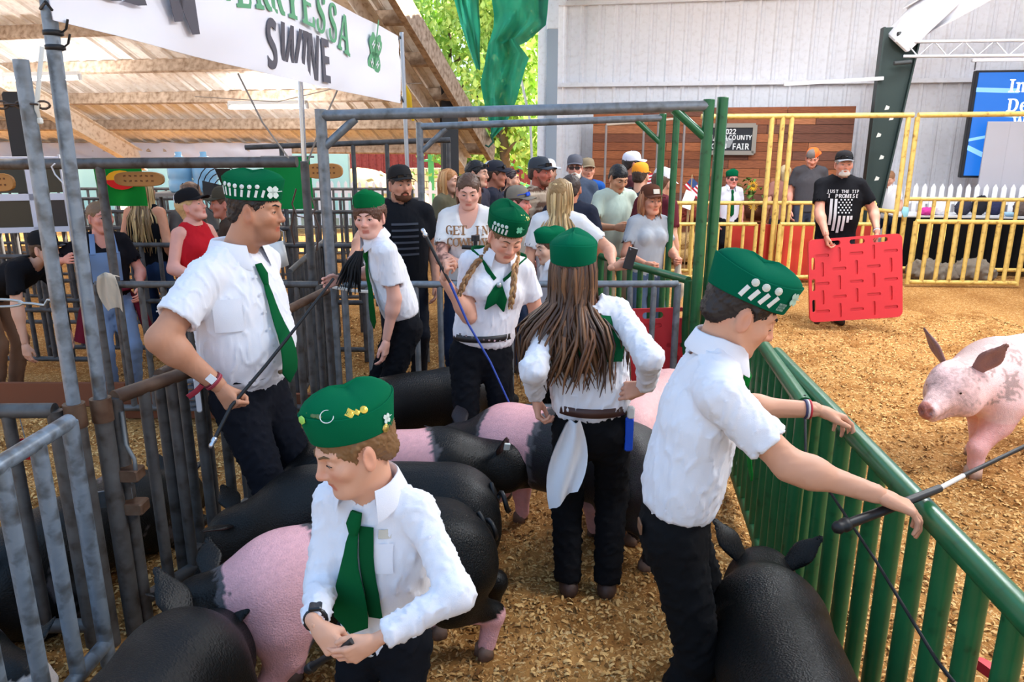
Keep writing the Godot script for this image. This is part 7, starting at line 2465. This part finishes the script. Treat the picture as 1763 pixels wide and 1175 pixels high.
func corner_tackle():
	var zip := thing("zip_tie", "white zip tie knotted round the taller left pole", "tie", Vector3(-1.53, 2.1, -2.62))
	var s := Shape.new()
	s.ribbon([Vector3(0.02, 0.14, 0.03), Vector3(0.0, 0.04, 0.04), Vector3(-0.02, -0.05, 0.045), Vector3(-0.028, -0.08, 0.03)], 0.016, 0.003, [Vector3(1, 0, 0)])
	piece("strap", s.done(), mat(c8(226, 224, 214), 0.5), zip)
	s = Shape.new()
	s.box(Transform3D(Basis(), Vector3(-0.028, -0.09, 0.03)), Vector3(0.024, 0.02, 0.016), 0.004)
	piece("head", s.done(), mat(c8(226, 224, 214), 0.5), zip)
	for k in 2:
		var b := thing("black_strap", ["upper black strap round the taller left pole", "lower black strap round the taller left pole"][k], "strap", Vector3(-1.508, 2.28 - k * 0.045, -2.66))
		s = Shape.new()
		s.lathe(Transform3D(), [[0.025, 0.0], [0.031, 0.002], [0.031, 0.016], [0.025, 0.018]], 12)
		piece("loop", s.done(), mat(c8(20, 20, 22), 0.6), b)
		s = Shape.new()
		s.ribbon([Vector3(0.028, 0.01, 0), Vector3(0.05, 0.02, 0.01), Vector3(0.06, 0.05, 0.01)], 0.012, 0.003, [Vector3(0, 0, 1)])
		piece("end", s.done(), mat(c8(20, 20, 22), 0.6), b)
	var ch := thing("chain", "rusty chain joining the two tall left poles", "chain", Vector3(-1.70, 2.06, -2.58))
	for i in 6:
		s = Shape.new()
		var p := []
		for k in 11: p.append(Vector3(i * 0.034 + cos(TAU * k / 10.0) * 0.022, sin(TAU * k / 10.0) * (0.012 if i & 1 else 0.003), sin(TAU * k / 10.0) * (0.003 if i & 1 else 0.012)))
		s.tube(p, 0.0038, 6)
		piece("link", s.done(), mat(c8(84, 70, 62), 0.6, 0.5), ch)
	var tb := thing("turnbuckle", "steel turnbuckle hooked to a wire left of the tall poles", "turnbuckle", Vector3(-1.78, 1.39, -2.62))
	s = Shape.new()
	var lp := []
	for k in 13: lp.append(Vector3(cos(TAU * k / 12.0) * 0.075 - 0.03, sin(TAU * k / 12.0) * 0.013, 0))
	s.tube(lp, 0.005, 6)
	s.tube([Vector3(0.03, 0, 0), Vector3(0.08, -0.002, 0), Vector3(0.12, -0.008, 0), Vector3(0.135, 0.012, 0), Vector3(0.15, 0.01, 0)], 0.005, 6)
	s.tube([Vector3(-0.30, 0.02, -0.02), Vector3(-0.10, 0.0, 0)], 0.004, 6)
	piece("body", s.done(), mat(c8(176, 176, 174), 0.35, 0.7), tb)
	var cl := Shape.new()
	var rows := []
	for j in 8:
		var row := []
		for i in 8:
			var u := i / 7.0 - 0.5
			var y := j / 7.0
			row.append(Vector3(u * (0.10 + 0.05 * sin(y * 2.8)) + 0.03 * y * y, -y * 0.24 + 0.03 * cos(u * 3.0), 0.03 + 0.018 * sin(u * 10.0 + y * 3.0)))
		rows.append(row)
	rows.push_front(rows[0].map(func(p): return p + Vector3(0, -0.02, -0.07)))
	cl.rings(rows, false, 1, false)
	tag(piece("cloth_rag", cl.done(), cloth(c8(198, 180, 158)), null, Transform3D(Basis(), Vector3(-2.70, 1.06, -4.99))), "cream rag hung over the rail behind the tall left poles", "rag")
	var hg := thing("wire_hanger", "white wire hanger hung on the overhead rail", "hanger", Vector3(-2.92, 1.72, -5.08))
	s = Shape.new()
	for k in [-0.055, 0.055]: s.tube([Vector3(k - 0.02, 0.07, 0), Vector3(k - 0.045, 0.05, 0), Vector3(k - 0.03, 0.0, 0), Vector3(k + 0.01, -0.05, 0), Vector3(k * 0.3, -0.09, 0), Vector3(k * 0.2, -0.16, 0)], 0.005, 6)
	piece("wire", s.done(), mat(c8(220, 220, 224), 0.5), hg)
	var rt := thing("red_tag", "small red tag on the dull grey panel at the left edge", "tag", Vector3(-1.80, 0.84, -2.60))
	s = Shape.new()
	s.box(Transform3D(), Vector3(0.04, 0.085, 0.006), 0.002)
	piece("plate", s.done(), mat(c8(196, 30, 34), 0.5), rt)
	bar("wire", Vector3(0, 0.04, 0), Vector3(0.0, 0.14, 0.01), 0.002, mat(c8(160, 160, 160), 0.5), rt, 5)
	var hb := thing("scrub_brush", "white scrub brush hooked on the rusty rail left of the man in the green cap", "brush", Vector3(-1.30, 0.93, -2.96), 20.0)
	s = Shape.new()
	s.box(Transform3D(), Vector3(0.022, 0.15, 0.04), 0.006)
	piece("back", s.done(), mat(c8(214, 216, 222), 0.5), hb)
	for i in 6:
		s = Shape.new()
		s.box(Transform3D(Basis(), Vector3(-0.022, -0.06 + i * 0.024, 0)), Vector3(0.026, 0.012, 0.034), 0.003)
		piece("bristles", s.done(), mat(c8(96, 100, 108), 0.9), hb)
	var bh := Shape.new()
	var r := RandomNumberGenerator.new()
	r.seed = 4
	for i in 60:
		var x := r.randf_range(-0.05, 0.05)
		bh.tube([Vector3(x * 0.4 + 0.03, 0.11, 0), Vector3(x - 0.02, 0.02, r.randf_range(-0.03, 0.03)), Vector3(x * 1.5 - 0.05, -0.12 + r.randf_range(-0.05, 0.05), r.randf_range(-0.04, 0.04))], [0.006, 0.009, 0.002], 5)
	tag(piece("horsehair_tassel", bh.done(), mat(c8(16, 16, 18), 0.7), null, Transform3D(Basis(), Vector3(-0.97, 1.17, -4.62))), "black horsehair tassel hanging by the teenage boy's tie", "tassel")
	var wl := Shape.new()
	wl.ribbon([Vector3(-1.20, 0.99, -4.962), Vector3(-1.05, 0.965, -4.955), Vector3(-0.93, 0.955, -4.975)], 0.022, 0.004, [Vector3.UP])
	tag(piece("gate_tie", wl.done(), mat(c8(216, 214, 206), 0.6)), "white band tying the back gate to its post", "tie")
	var mug := thing("white_bucket", "white plastic bucket hanging on the pens behind the man in the green cap", "bucket", Vector3(-1.62, 1.08, -5.2))
	s = Shape.new()
	s.lathe(Transform3D(Basis(Vector3.BACK, 0.25), Vector3.ZERO), [[0.001, 0.0], [0.07, 0.0], [0.09, 0.17], [0.084, 0.17], [0.066, 0.01], [0.001, 0.01]], 18)
	piece("body", s.done(), mat(c8(222, 222, 220), 0.5), mug)
	s = Shape.new()
	s.tube([Vector3(-0.085, 0.16, 0), Vector3(-0.07, 0.25, 0), Vector3(0, 0.28, 0), Vector3(0.05, 0.25, 0), Vector3(0.05, 0.16, 0)], 0.004, 6)
	piece("handle", s.done(), mat(c8(150, 150, 150), 0.4, 0.6), mug)

func plaque(label: String, at: Vector3, w: float, h: float, ink: Color):
	var t := thing("wood_plaque", label, "sign", at)
	var poly := []
	for i in 24:
		var a := TAU * i / 24
		poly.append(Vector2(signf(cos(a)) * pow(absf(cos(a)), 0.55) * w * 0.5, signf(sin(a)) * pow(absf(sin(a)), 0.75) * h * 0.5))
	var s := Shape.new()
	s.prism(Transform3D(), poly, -0.015, 0.015, 0.005)
	piece("board", s.done(), mat(c8(176, 120, 58), 0.6), t)
	for y in [0.22, -0.12]:   # burnt strokes, too small to read
		for i in 6:
			s = Shape.new()
			s.box(Transform3D(Basis(Vector3.BACK, 0.3 * sin(i * 2.1 + y * 9.0)), Vector3((i - 2.5) * w * 0.11, y * h, 0.016)), Vector3(w * 0.05, h * 0.10, 0.002))
			piece("burnt_mark", s.done(), mat(ink, 0.8), t)

func far_left():
	plaque("brown wooden plaque hung from the overhead rail at the left edge", Vector3(-3.50, 1.66, -5.22), 0.26, 0.12, c8(110, 66, 30))
	plaque("brown wooden plaque beside the green flag", Vector3(-2.55, 1.68, -5.28), 0.34, 0.10, c8(110, 66, 30))
	plaque("brown wooden plaque hung left of the tall grey gate frame", Vector3(-1.36, 1.72, -5.6), 0.27, 0.11, c8(110, 66, 30))
	var f := thing("green_flag", "green flag with a red and yellow emblem hung from the overhead rail", "flag", Vector3(-3.30, 1.80, -6.1))
	var rows := []
	for j in 6:
		var row := []
		for i in 12: row.append(Vector3(i * 0.033 + j * 0.006, -j * 0.075, 0.02 * sin(i * 0.9 + j * 0.5)))
		rows.append(row)
	var s := Shape.new()
	s.rings(rows, false, 1, false)
	piece("cloth", s.done(), cloth(c8(20, 128, 44)), f)
	for k in 2:
		s = Shape.new()
		var poly := []
		for i in 9: poly.append(Vector2(cos(PI * i / 8.0) * 0.12, (1 - 2 * k) * sin(PI * i / 8.0) * 0.075))
		if k: poly.reverse()
		s.prism(Transform3D(Basis(), Vector3(0.22, -0.17, 0.026)), poly, 0.0, 0.004)
		piece("emblem", s.done(), cloth([c8(226, 160, 40), c8(206, 40, 36)][k]), f)
	f = thing("green_flag", "plain green flag hung behind the cap of the large young man", "flag", Vector3(-2.05, 1.80, -6.4))
	s = Shape.new()
	rows = []
	for j in 6:
		var row := []
		for i in 12: row.append(Vector3(i * 0.035, -j * 0.085, 0.02 * sin(i * 0.8 + j * 0.6)))
		rows.append(row)
	s.rings(rows, false, 1, false)
	piece("cloth", s.done(), cloth(c8(22, 132, 62)), f)
	bar("rod", Vector3(-0.02, 0.0, 0), Vector3(0.42, 0.0, 0), 0.008, mat(c8(90, 90, 92), 0.5), f, 6)
	var b := thing("photo_board", "pale frame of dark pictures behind the two tall left poles", "board", Vector3(-4.85, 0.9, -7.0), 14.0)
	for q in [[0.0, 0.86, 1.5, 0.05], [0.0, 0.52, 1.5, 0.06], [0.0, 0.22, 1.5, 0.05], [-0.4, 0.5, 0.05, 0.75], [0.0, 0.5, 0.05, 0.75], [0.42, 0.5, 0.05, 0.75], [0.0, 0.1, 0.05, 0.2]]:
		s = Shape.new()
		s.box(Transform3D(Basis(), Vector3(q[0], q[1], 0)), Vector3(q[2], q[3], 0.03), 0.004)
		piece("frame", s.done(), mat(c8(206, 206, 216), 0.6), b)
	for j in 2:
		for i in 4:
			s = Shape.new()
			s.box(Transform3D(Basis(), Vector3(-0.58 + i * 0.40, 0.69 - j * 0.32, -0.005)), Vector3(0.33, 0.26, 0.012))
			piece("picture", s.done(), mat([c8(40, 34, 34), c8(70, 46, 36), c8(34, 38, 30), c8(52, 46, 30)][(i + j) % 4], 0.4), b)
	for x in [-0.7, 0.7]: bar("leg", Vector3(x, -0.9, 0), Vector3(x, 0.9, 0), 0.02, mat(c8(190, 190, 196), 0.5), b, 8)
	var w := thing("white_shelf", "long white box laid on the overhead rail at the far left", "box", Vector3(-3.80, 1.845, -5.22), -1.0)
	s = Shape.new()
	s.box(Transform3D(), Vector3(0.50, 0.06, 0.16), 0.006)
	piece("box", s.done(), mat(c8(196, 196, 204), 0.6), w)
	for k in 2:
		var jug := thing("water_jug", ["left of two pale blue water jugs in the left pens", "right of two pale blue water jugs in the left pens"][k], "jug", Vector3(-3.22 + k * 0.24, 1.44, -7.5))
		s = Shape.new()
		s.lathe(Transform3D(), [[0.001, 0.0], [0.10, 0.0], [0.115, 0.02], [0.115, 0.10], [0.107, 0.12], [0.115, 0.14], [0.115, 0.26], [0.05, 0.33], [0.03, 0.34], [0.03, 0.38], [0.001, 0.38]], 18)
		piece("body", s.done(), mat(c8(150, 196, 220), 0.2), jug)
	var sh := thing("jug_shelf", "shelf under the two pale blue water jugs", "shelf", Vector3(-3.1, 1.42, -7.5))
	s = Shape.new()
	s.box(Transform3D(), Vector3(0.75, 0.035, 0.34), 0.004)
	piece("board", s.done(), mat(c8(150, 140, 128), 0.7), sh)
	for x in [-0.34, 0.34]: bar("leg", Vector3(x, -1.42, 0), Vector3(x, 0, 0), 0.02, mat(c8(90, 90, 90), 0.6), sh, 8)
	var fan := thing("cage_fan", "dark round cage fan beyond the red tank top", "fan", Vector3(-2.60, 1.50, -7.0))
	for k in 5:
		s = Shape.new()
		var p := []
		for i in 21: p.append(Vector3(cos(TAU * i / 20.0), sin(TAU * i / 20.0), 0) * (0.05 + 0.05 * k) + Vector3(0, 0, 0.05 - absf(k - 2.0) * 0.012))
		s.tube(p, 0.005, 5)
		piece("cage_ring", s.done(), mat(c8(30, 30, 34), 0.5), fan)
	for k in 4:
		s = Shape.new()
		s.prism(Transform3D(Basis(Vector3.BACK, k * PI / 2) * Basis(Vector3.RIGHT, 0.4), Vector3.ZERO), [Vector2(-0.03, 0.02), Vector2(0.03, 0.02), Vector2(0.08, 0.2), Vector2(-0.06, 0.2)], -0.003, 0.003)
		piece("blade", s.done(), mat(c8(52, 48, 46), 0.5), fan)
	bar("stand", Vector3(0, -1.5, -0.03), Vector3(0, -0.05, -0.03), 0.018, mat(c8(40, 40, 42), 0.5), fan, 8)
	var ha := thing("halter", "leather halter hung left of the tall grey gate frame", "halter", Vector3(-1.44, 1.50, -5.2))
	s = Shape.new()
	s.tube([Vector3(-0.02, 0.12, 0), Vector3(-0.05, 0.02, 0.02), Vector3(-0.02, -0.06, 0.03), Vector3(0.06, -0.08, 0.02), Vector3(0.10, -0.02, 0), Vector3(0.08, 0.06, 0), Vector3(0.02, 0.12, 0)], 0.012, 6, 0.4)
	s.tube([Vector3(-0.04, -0.02, 0.02), Vector3(-0.07, -0.14, 0.02), Vector3(-0.06, -0.26, 0.0)], 0.006, 6)
	s.tube([Vector3(0.09, -0.05, 0.0), Vector3(0.12, -0.14, 0.01), Vector3(0.09, -0.30, 0.0)], 0.006, 6)
	piece("straps", s.done(), mat(c8(72, 48, 38), 0.5), ha)
	for i in 2:   # straw-coloured timber at the pens' feet
		var p := thing("kick_board", ["low rusty-brown board along the foot of the back left panel", "low rusty-brown board at the foot of the leftmost pens"][i], "board", Vector3([-2.05, -3.6][i], 0, [-5.1, -5.35][i]))
		beam("plank", Vector3(-0.72, 0.10, 0), Vector3(0.72, 0.10, 0), 0.04, 0.18, mat(c8(128, 72, 44), 0.85), p, Vector3(0, 0, 1))

func show_table():
	picket_row("picket_fence", "white picket fence in front of the ribbed wall at the right", Vector3(5.75, 0, -12.1), Vector3(9.4, 0, -11.4), 1.26, 0.125)
	var t := thing("skirted_table", "long table with a black cloth skirt behind the yellow fence at the right", "table", Vector3(7.2, 0, -11.36), -9.0)
	var s := Shape.new()
	s.box(Transform3D(Basis(), Vector3(0, 0.82, 0)), Vector3(3.0, 0.03, 0.7), 0.006)
	piece("tabletop", s.done(), mat(c8(206, 206, 208), 0.6), t)
	var rows := []
	for j in 4:
		var row := []
		for i in 60: row.append(Vector3(-1.5 + i * 3.0 / 59.0, 0.815 - j * 0.26, 0.36 + 0.012 * sin(i * 1.1) * (0.4 + j * 0.3)))
		rows.append(row)
	s = Shape.new()
	s.rings(rows, false, 1, false)
	piece("table_skirt", s.done(), cloth(c8(16, 16, 18)), t)
	for x in [-1.4, 1.4]:
		for z in [-0.3, 0.3]: bar("leg", Vector3(x, 0, z), Vector3(x, 0.81, z), 0.018, mat(c8(100, 100, 104), 0.4, 0.5), t, 8)
	var bx := Basis(Vector3.UP, deg_to_rad(-9.0))
	var on := func(x: float, z: float) -> Vector3: return Vector3(7.2, 0.835, -11.36) + bx * Vector3(x, 0, z)
	for q in [[-1.05, 0.2, c8(186, 60, 140), "bright pink folded cloth at the table's left", "folded_cloth"], [-0.82, 0.14, c8(220, 222, 232), "white crumpled bag beside the pink cloth", "cloth_bag"], [-0.50, 0.10, c8(52, 54, 70), "dark slate bag left of the tallest black bag", "cloth_bag"], [-0.26, 0.05, c8(38, 38, 44), "tallest black bag on the skirted table", "cloth_bag"], [-0.02, 0.0, c8(44, 48, 76), "navy bag right of the tallest black bag", "cloth_bag"], [0.30, 0.1, c8(96, 84, 80), "brown bag at the middle of the skirted table", "cloth_bag"], [0.82, 0.0, c8(120, 150, 200), "light blue bag at the table's right end", "cloth_bag"]]:
		var k := Field.new()
		var tall: float = 0.10 if q[4] == "folded_cloth" else 0.19 + 0.07 * absf(sin(q[0] * 7.0))
		k.ball(Vector3(0, tall * 0.46, 0), Vector3(0.11, tall * 0.5, 0.09), 0.03)
		k.ball(Vector3(0.03, tall * 0.75, 0.01), Vector3(0.07, tall * 0.35, 0.06), 0.05)
		var j := soft(q[4], cloth(q[2]))
		j.mi.position = on.call(q[0], q[1])
		tag(j.mi, q[3], "bag" if q[4] == "cloth_bag" else "cloth")
		j.add(k, 0.014, Transform3D(), null, 0.01, folds, Vector3.ONE * 12.0)
	for q in [[0.10, 0.24, c8(150, 190, 220), "pale blue bowl at the table's front"], [0.42, 0.22, c8(226, 226, 228), "white bowl right of the pale blue bowl"], [0.62, 0.22, c8(200, 170, 150), "tan bowl right of the white bowl"]]:
		var b := thing("bowl", q[3], "bowl", on.call(q[0], q[1]))
		s = Shape.new()
		s.lathe(Transform3D(), [[0.001, 0.0], [0.05, 0.0], [0.10, 0.055], [0.095, 0.055], [0.045, 0.008], [0.001, 0.008]], 16)
		piece("body", s.done(), mat(q[2], 0.5), b)
	var jar := thing("glass_jar", "clear jar at the right end of the skirted table", "jar", on.call(1.02, 0.15))
	s = Shape.new()
	s.lathe(Transform3D(), [[0.001, 0.0], [0.07, 0.0], [0.075, 0.01], [0.075, 0.17], [0.05, 0.20], [0.05, 0.22], [0.001, 0.22]], 16)
	var gl := StandardMaterial3D.new()
	gl.albedo_color = Color(0.8, 0.86, 0.9, 0.35)
	gl.transparency = BaseMaterial3D.TRANSPARENCY_ALPHA
	gl.roughness = 0.05
	piece("body", s.done(), gl, jar)
	s = Shape.new()
	s.lathe(Transform3D(Basis(), Vector3(0, 0.22, 0)), [[0.001, 0.0], [0.054, 0.0], [0.054, 0.02], [0.001, 0.022]], 14)
	piece("lid", s.done(), mat(c8(60, 60, 66), 0.5), jar)
	for q in [[5.95, -10.75, 0.26, 0.3], [6.25, -10.8, 0.2, 0.8], [6.62, -10.75, 0.28, 1.6]]:
		var k := Field.new()
		k.ball(Vector3(0, q[2] * 0.36, 0), Vector3(q[2], q[2] * 0.6, q[2] * 0.8), 0.03)
		k.ball(Vector3(q[2] * 0.4, q[2] * 0.2, 0.05), Vector3(q[2] * 0.6, q[2] * 0.45, q[2] * 0.6), 0.03)
		var j := soft("rock", mat(c8(122, 112, 100), 0.95))
		j.mi.position = Vector3(q[0], 0, q[1])
		tag(j.mi, ["grey rock at the left foot of the black table skirt", "small grey rock between two larger ones at the table's foot", "large grey rock right of the small one at the table's foot"][int(q[3] / 0.65)], "rock")
		j.add(k, 0.03, Transform3D(), null, 0.04, folds, Vector3.ONE * 5.0)
	var pb := Shape.new()
	pb.ribbon([Vector3(5.33, 1.04, -10.34), Vector3(5.32, 0.98, -10.32), Vector3(5.34, 0.91, -10.33)], [0.07, 0.10, 0.05], 0.02, [Vector3.RIGHT])
	tag(piece("light_blue_rag", pb.done(), cloth(c8(140, 196, 210))), "light blue rag stuck on the tall yellow frame", "rag")

func hay():
	for q in [[2.75, -12.2, 4.0, 0], [3.85, -12.25, -3.0, 0], [4.85, -12.05, 2.0, 0]]:
		var t := thing("hay_bale", ["straw bale left of the kid in the green tie", "straw bale under the sunflowers", "straw bale behind the man in the charcoal T-shirt"][int((q[0] - 2.7) / 0.9)], "bale", Vector3(q[0], 0, q[1]), q[2])
		var k := Field.new()
		for y in [0.13, 0.34]:
			for z in [-0.12, 0.12]: k.cone(Vector3(-0.40, y, z), Vector3(0.40, y, z), 0.12, 0.12, 0.03, 1.0, Vector3.ZERO, 6)
		soft("straw", triplanar(hay_mat(), 2.4), t).add(k, 0.028, Transform3D(), null, 0.02, folds, Vector3(6, 30, 30))
		for x in [-0.2, 0.2]:
			var s := Shape.new()
			s.tube([Vector3(x, 0.01, 0.245), Vector3(x, 0.46, 0.25), Vector3(x, 0.475, -0.2), Vector3(x, 0.02, -0.245)], 0.005, 5)
			piece("twine", s.done(), mat(c8(214, 130, 60), 0.8), t)
	var cr := thing("wooden_crate", "wooden crate on the middle straw bale, carrying the sunflowers", "crate", Vector3(3.9, 0.47, -12.25))
	for y in 3:
		for z in [-0.2, 0.2]: beam("slat", Vector3(-0.28, 0.04 + y * 0.075, z), Vector3(0.28, 0.04 + y * 0.075, z), 0.06, 0.015, plank_m[3], cr, Vector3(0, 0, 1))
	for x in [-0.28, 0.28]: beam("end_board", Vector3(x, 0, 0), Vector3(x, 0.225, 0), 0.02, 0.40, plank_m[1], cr)
	beam("top_board", Vector3(-0.29, 0.222, 0), Vector3(0.29, 0.222, 0), 0.40, 0.015, plank_m[3], cr, Vector3.UP)
	var sun := thing("sunflower_planter", "planter of yellow sunflowers and green leaves before the plank wall", "planter", Vector3(3.92, 0.70, -12.25))
	var s := Shape.new()
	s.lathe(Transform3D(), [[0.001, 0.0], [0.16, 0.0], [0.20, 0.22], [0.18, 0.22], [0.15, 0.03], [0.001, 0.03]], 18)
	piece("pot", s.done(), mat(c8(120, 70, 48), 0.7), sun)
	var r := RandomNumberGenerator.new()
	r.seed = 12
	for i in 70:
		var a := r.randf() * TAU
		var d := Vector3(cos(a), r.randf_range(0.1, 1.2), sin(a)) * r.randf_range(0.15, 0.38) + Vector3(0, 0.22, 0)
		var w := r.randf_range(0.045, 0.08)
		s = Shape.new()
		s.tube([d, d + Vector3(cos(a), 0.2, sin(a)) * w, d + Vector3(cos(a), -0.3, sin(a)) * w * 2.2], [0.01, w * 0.55, 0.004], 6, 0.12)
		piece("leaf", s.done(), mat([c8(70, 116, 42), c8(96, 140, 54), c8(54, 96, 38)][i % 3], 0.6), sun)
	for q in [[-0.16, 0.52, 0.25], [0.14, 0.46, 0.3], [-0.15, 0.22, 0.32], [0.30, 0.62, 0.1]]:
		var x := Transform3D(Basis(Vector3.RIGHT, PI / 2 - 0.3), Vector3(q[0], q[1], q[2]))
		s = Shape.new()
		for i in 16: s.tube([x * Vector3(cos(TAU * i / 16) * 0.02, 0, sin(TAU * i / 16) * 0.02), x * Vector3(cos(TAU * i / 16) * 0.05, 0.012, sin(TAU * i / 16) * 0.05), x * Vector3(cos(TAU * i / 16) * 0.085, 0.0, sin(TAU * i / 16) * 0.085)], [0.008, 0.016, 0.003], 5, 0.3)
		var fl := piece("sunflower", s.done(), mat(c8(246, 190, 20), 0.6), sun)
		s = Shape.new()
		s.lathe(x, [[0.001, 0.02], [0.02, 0.018], [0.03, 0.008], [0.03, 0.0]], 12)
		piece("flower_centre", s.done(), mat(c8(110, 84, 30), 0.8), fl)
		bar("stem", Vector3(q[0] * 0.3, 0.1, 0), Vector3(q[0], q[1] - 0.01, q[2] - 0.02), 0.008, mat(c8(84, 120, 50), 0.6), sun, 6)
	for k in 2:
		var f := thing("small_flag", ["small striped flag right of the tall green posts", "small striped flag left of the pink tank top"][k], "flag", Vector3([2.62, 1.72][k], 0.0, -11.4), 0)
		bar("stick", Vector3(0, 0, 0), Vector3(0.04, 1.42, 0), 0.008, mat(c8(190, 160, 110), 0.6), f, 6)
		var x := Transform3D(Basis(Vector3.BACK, -0.75 if k == 0 else 0.2), Vector3(0.04, 1.38, 0))
		for i in 7:
			s = Shape.new()
			s.box(x * Transform3D(Basis(), Vector3(0.16, -0.012 - i * 0.024, 0)), Vector3(0.32, 0.024, 0.004))
			piece("stripe", s.done(), cloth(c8(186, 40, 56) if i % 2 == 0 else c8(226, 222, 226)), f)
		s = Shape.new()
		s.box(x * Transform3D(Basis(), Vector3(0.065, -0.048, 0.0)), Vector3(0.13, 0.096, 0.008))
		piece("canton", s.done(), cloth(c8(60, 84, 130)), f)
	var pp := thing("paper_sheet", "white sheet of paper right of the tall green posts", "paper", Vector3(2.60, 1.06, -11.3))
	s = Shape.new()
	s.box(Transform3D(Basis(Vector3.BACK, -0.35) * Basis(Vector3.RIGHT, -0.2), Vector3.ZERO), Vector3(0.16, 0.26, 0.004))
	piece("sheet", s.done(), mat(c8(228, 230, 234), 0.7), pp)
	bar("stake", Vector3(0, -1.06, 0), Vector3(0, -0.1, 0), 0.010, mat(c8(160, 130, 96), 0.7), pp, 6)
	var rb := Field.new()
	for i in 9: rb.ball(Vector3(sin(i * 2.4) * 0.18, 0.12 + 0.05 * cos(i * 1.7), cos(i * 2.4) * 0.12), Vector3.ONE * 0.11, 0.03)
	var j := soft("red_foliage", mat(c8(120, 44, 30), 0.9))
	j.mi.position = Vector3(2.80, 0.62, -12.3)
	tag(j.mi, "mound of rust-red foliage on the straw bales", "plant")
	j.add(rb, 0.02, Transform3D(), null, 0.035, folds, Vector3.ONE * 16.0)

func hay_mat() -> StandardMaterial3D:
	var m := StandardMaterial3D.new()
	m.albedo_texture = noise_tex(256, 0.06, [[0.0, c8(150, 112, 60)], [0.5, c8(206, 168, 108)], [1.0, c8(232, 204, 150)]], 61, 4)
	m.roughness = 0.95
	return m

func red_boards():
	board("red plastic sorting board behind the back gate, right of the long-haired girl", Transform3D(Basis(Vector3.BACK, 0.03) * Basis(Vector3.RIGHT, -0.12), Vector3(0.98, 0.42, -5.12)), 0.86, 0.76)
	board("red plastic board low at the lower right, leaning on the near green panel", Transform3D(Basis(Vector3.UP, -1.35) * Basis(Vector3.RIGHT, -0.18) * Basis(Vector3.BACK, 0.06), Vector3(1.27, 0.335, -1.47)), 0.62, 0.56)
	var t := thing("plastic_barrier", "dark red plastic panels standing behind the short yellow gates", "panel", Vector3(3.95, 0.0, -10.5))
	for k in 3:
		var s := Shape.new()
		s.box(Transform3D(Basis(), Vector3(-0.62 + k * 0.66, 0.40, 0.0)), Vector3(0.64, 0.78, 0.03), 0.008)
		piece("panel", s.done(), mat([c8(168, 40, 28), c8(186, 52, 38), c8(158, 36, 26)][k], 0.5), t)

func overhead():
	var y := Shape.new()
	y.tube([bp(-0.38, 2.7, 0.5), bp(-0.36, 2.6, 0.62), bp(-0.38, 2.5, 0.75), bp(-0.36, 2.42, 0.86)], [0.03, 0.06, 0.05, 0.02], 8, 0.6)
	tag(piece("yellow_strap", y.done(), mat(c8(206, 176, 40), 0.6)), "yellow strap bundle hung at the top of the black post", "strap")
	for q in [["thin grey cable running along the end rafter", [bp(-0.62, 8.0, 0.35), bp(-0.60, 5.0, 0.38), bp(-0.58, 3.2, 0.40), bp(-0.60, 1.6, 0.5)], 0.010], ["slack cord strung below the barn roof from left to right", [Vector3(-4.4, 2.50, -11.0), Vector3(-3.2, 2.42, -10.8), Vector3(-2.2, 2.62, -10.6), Vector3(-1.2, 2.64, -10.5)], 0.007], ["cord slanting down to the thin grey post", [Vector3(-1.75, 2.35, -5.1), Vector3(-1.62, 2.05, -5.1), Vector3(-1.45, 1.80, -5.1)], 0.006], ["cord slanting from the banner to the thin grey post", [Vector3(-1.13, 2.28, -5.2), Vector3(-1.28, 1.95, -5.12), Vector3(-1.36, 1.75, -5.08)], 0.006]]:
		var s := Shape.new()
		s.tube(q[1], q[2], 6)
		tag(piece("cord", s.done(), mat(c8(150, 140, 130), 0.8)), q[0], "cord")
	for k in 2:   # small goal-like pipes before the plank wall
		var t := thing("pipe_goal", ["slim grey pipe frame against the plank wall, left", "slim grey pipe frame against the plank wall, right"][k], "frame", Vector3([1.55, 2.35][k], 0, [-12.9, -12.6][k]))
		for x in [0.0, 0.62 - k * 0.2]: bar("post", Vector3(x, 0, 0), Vector3(x, 2.15 + 0.06 * k, 0), 0.020, mat(c8(150, 140, 136), 0.5, 0.3), t, 8)
		bar("head_bar", Vector3(0, 2.15 + 0.06 * k, 0), Vector3(0.62 - k * 0.2, 2.19 + 0.06 * k, 0), 0.020, mat(c8(196, 178, 160), 0.5), t, 8)
	var c := Shape.new()
	c.tube([Vector3(0.30, 0.0, -13.7), Vector3(0.36, 1.4, -13.7), Vector3(0.32, 2.2, -13.7), Vector3(0.16, 2.9, -13.7)], 0.022, 8)
	tag(piece("conduit", c.done(), mat(c8(206, 206, 208), 0.5)), "pale bent conduit standing in the gap left of the corner post", "conduit")
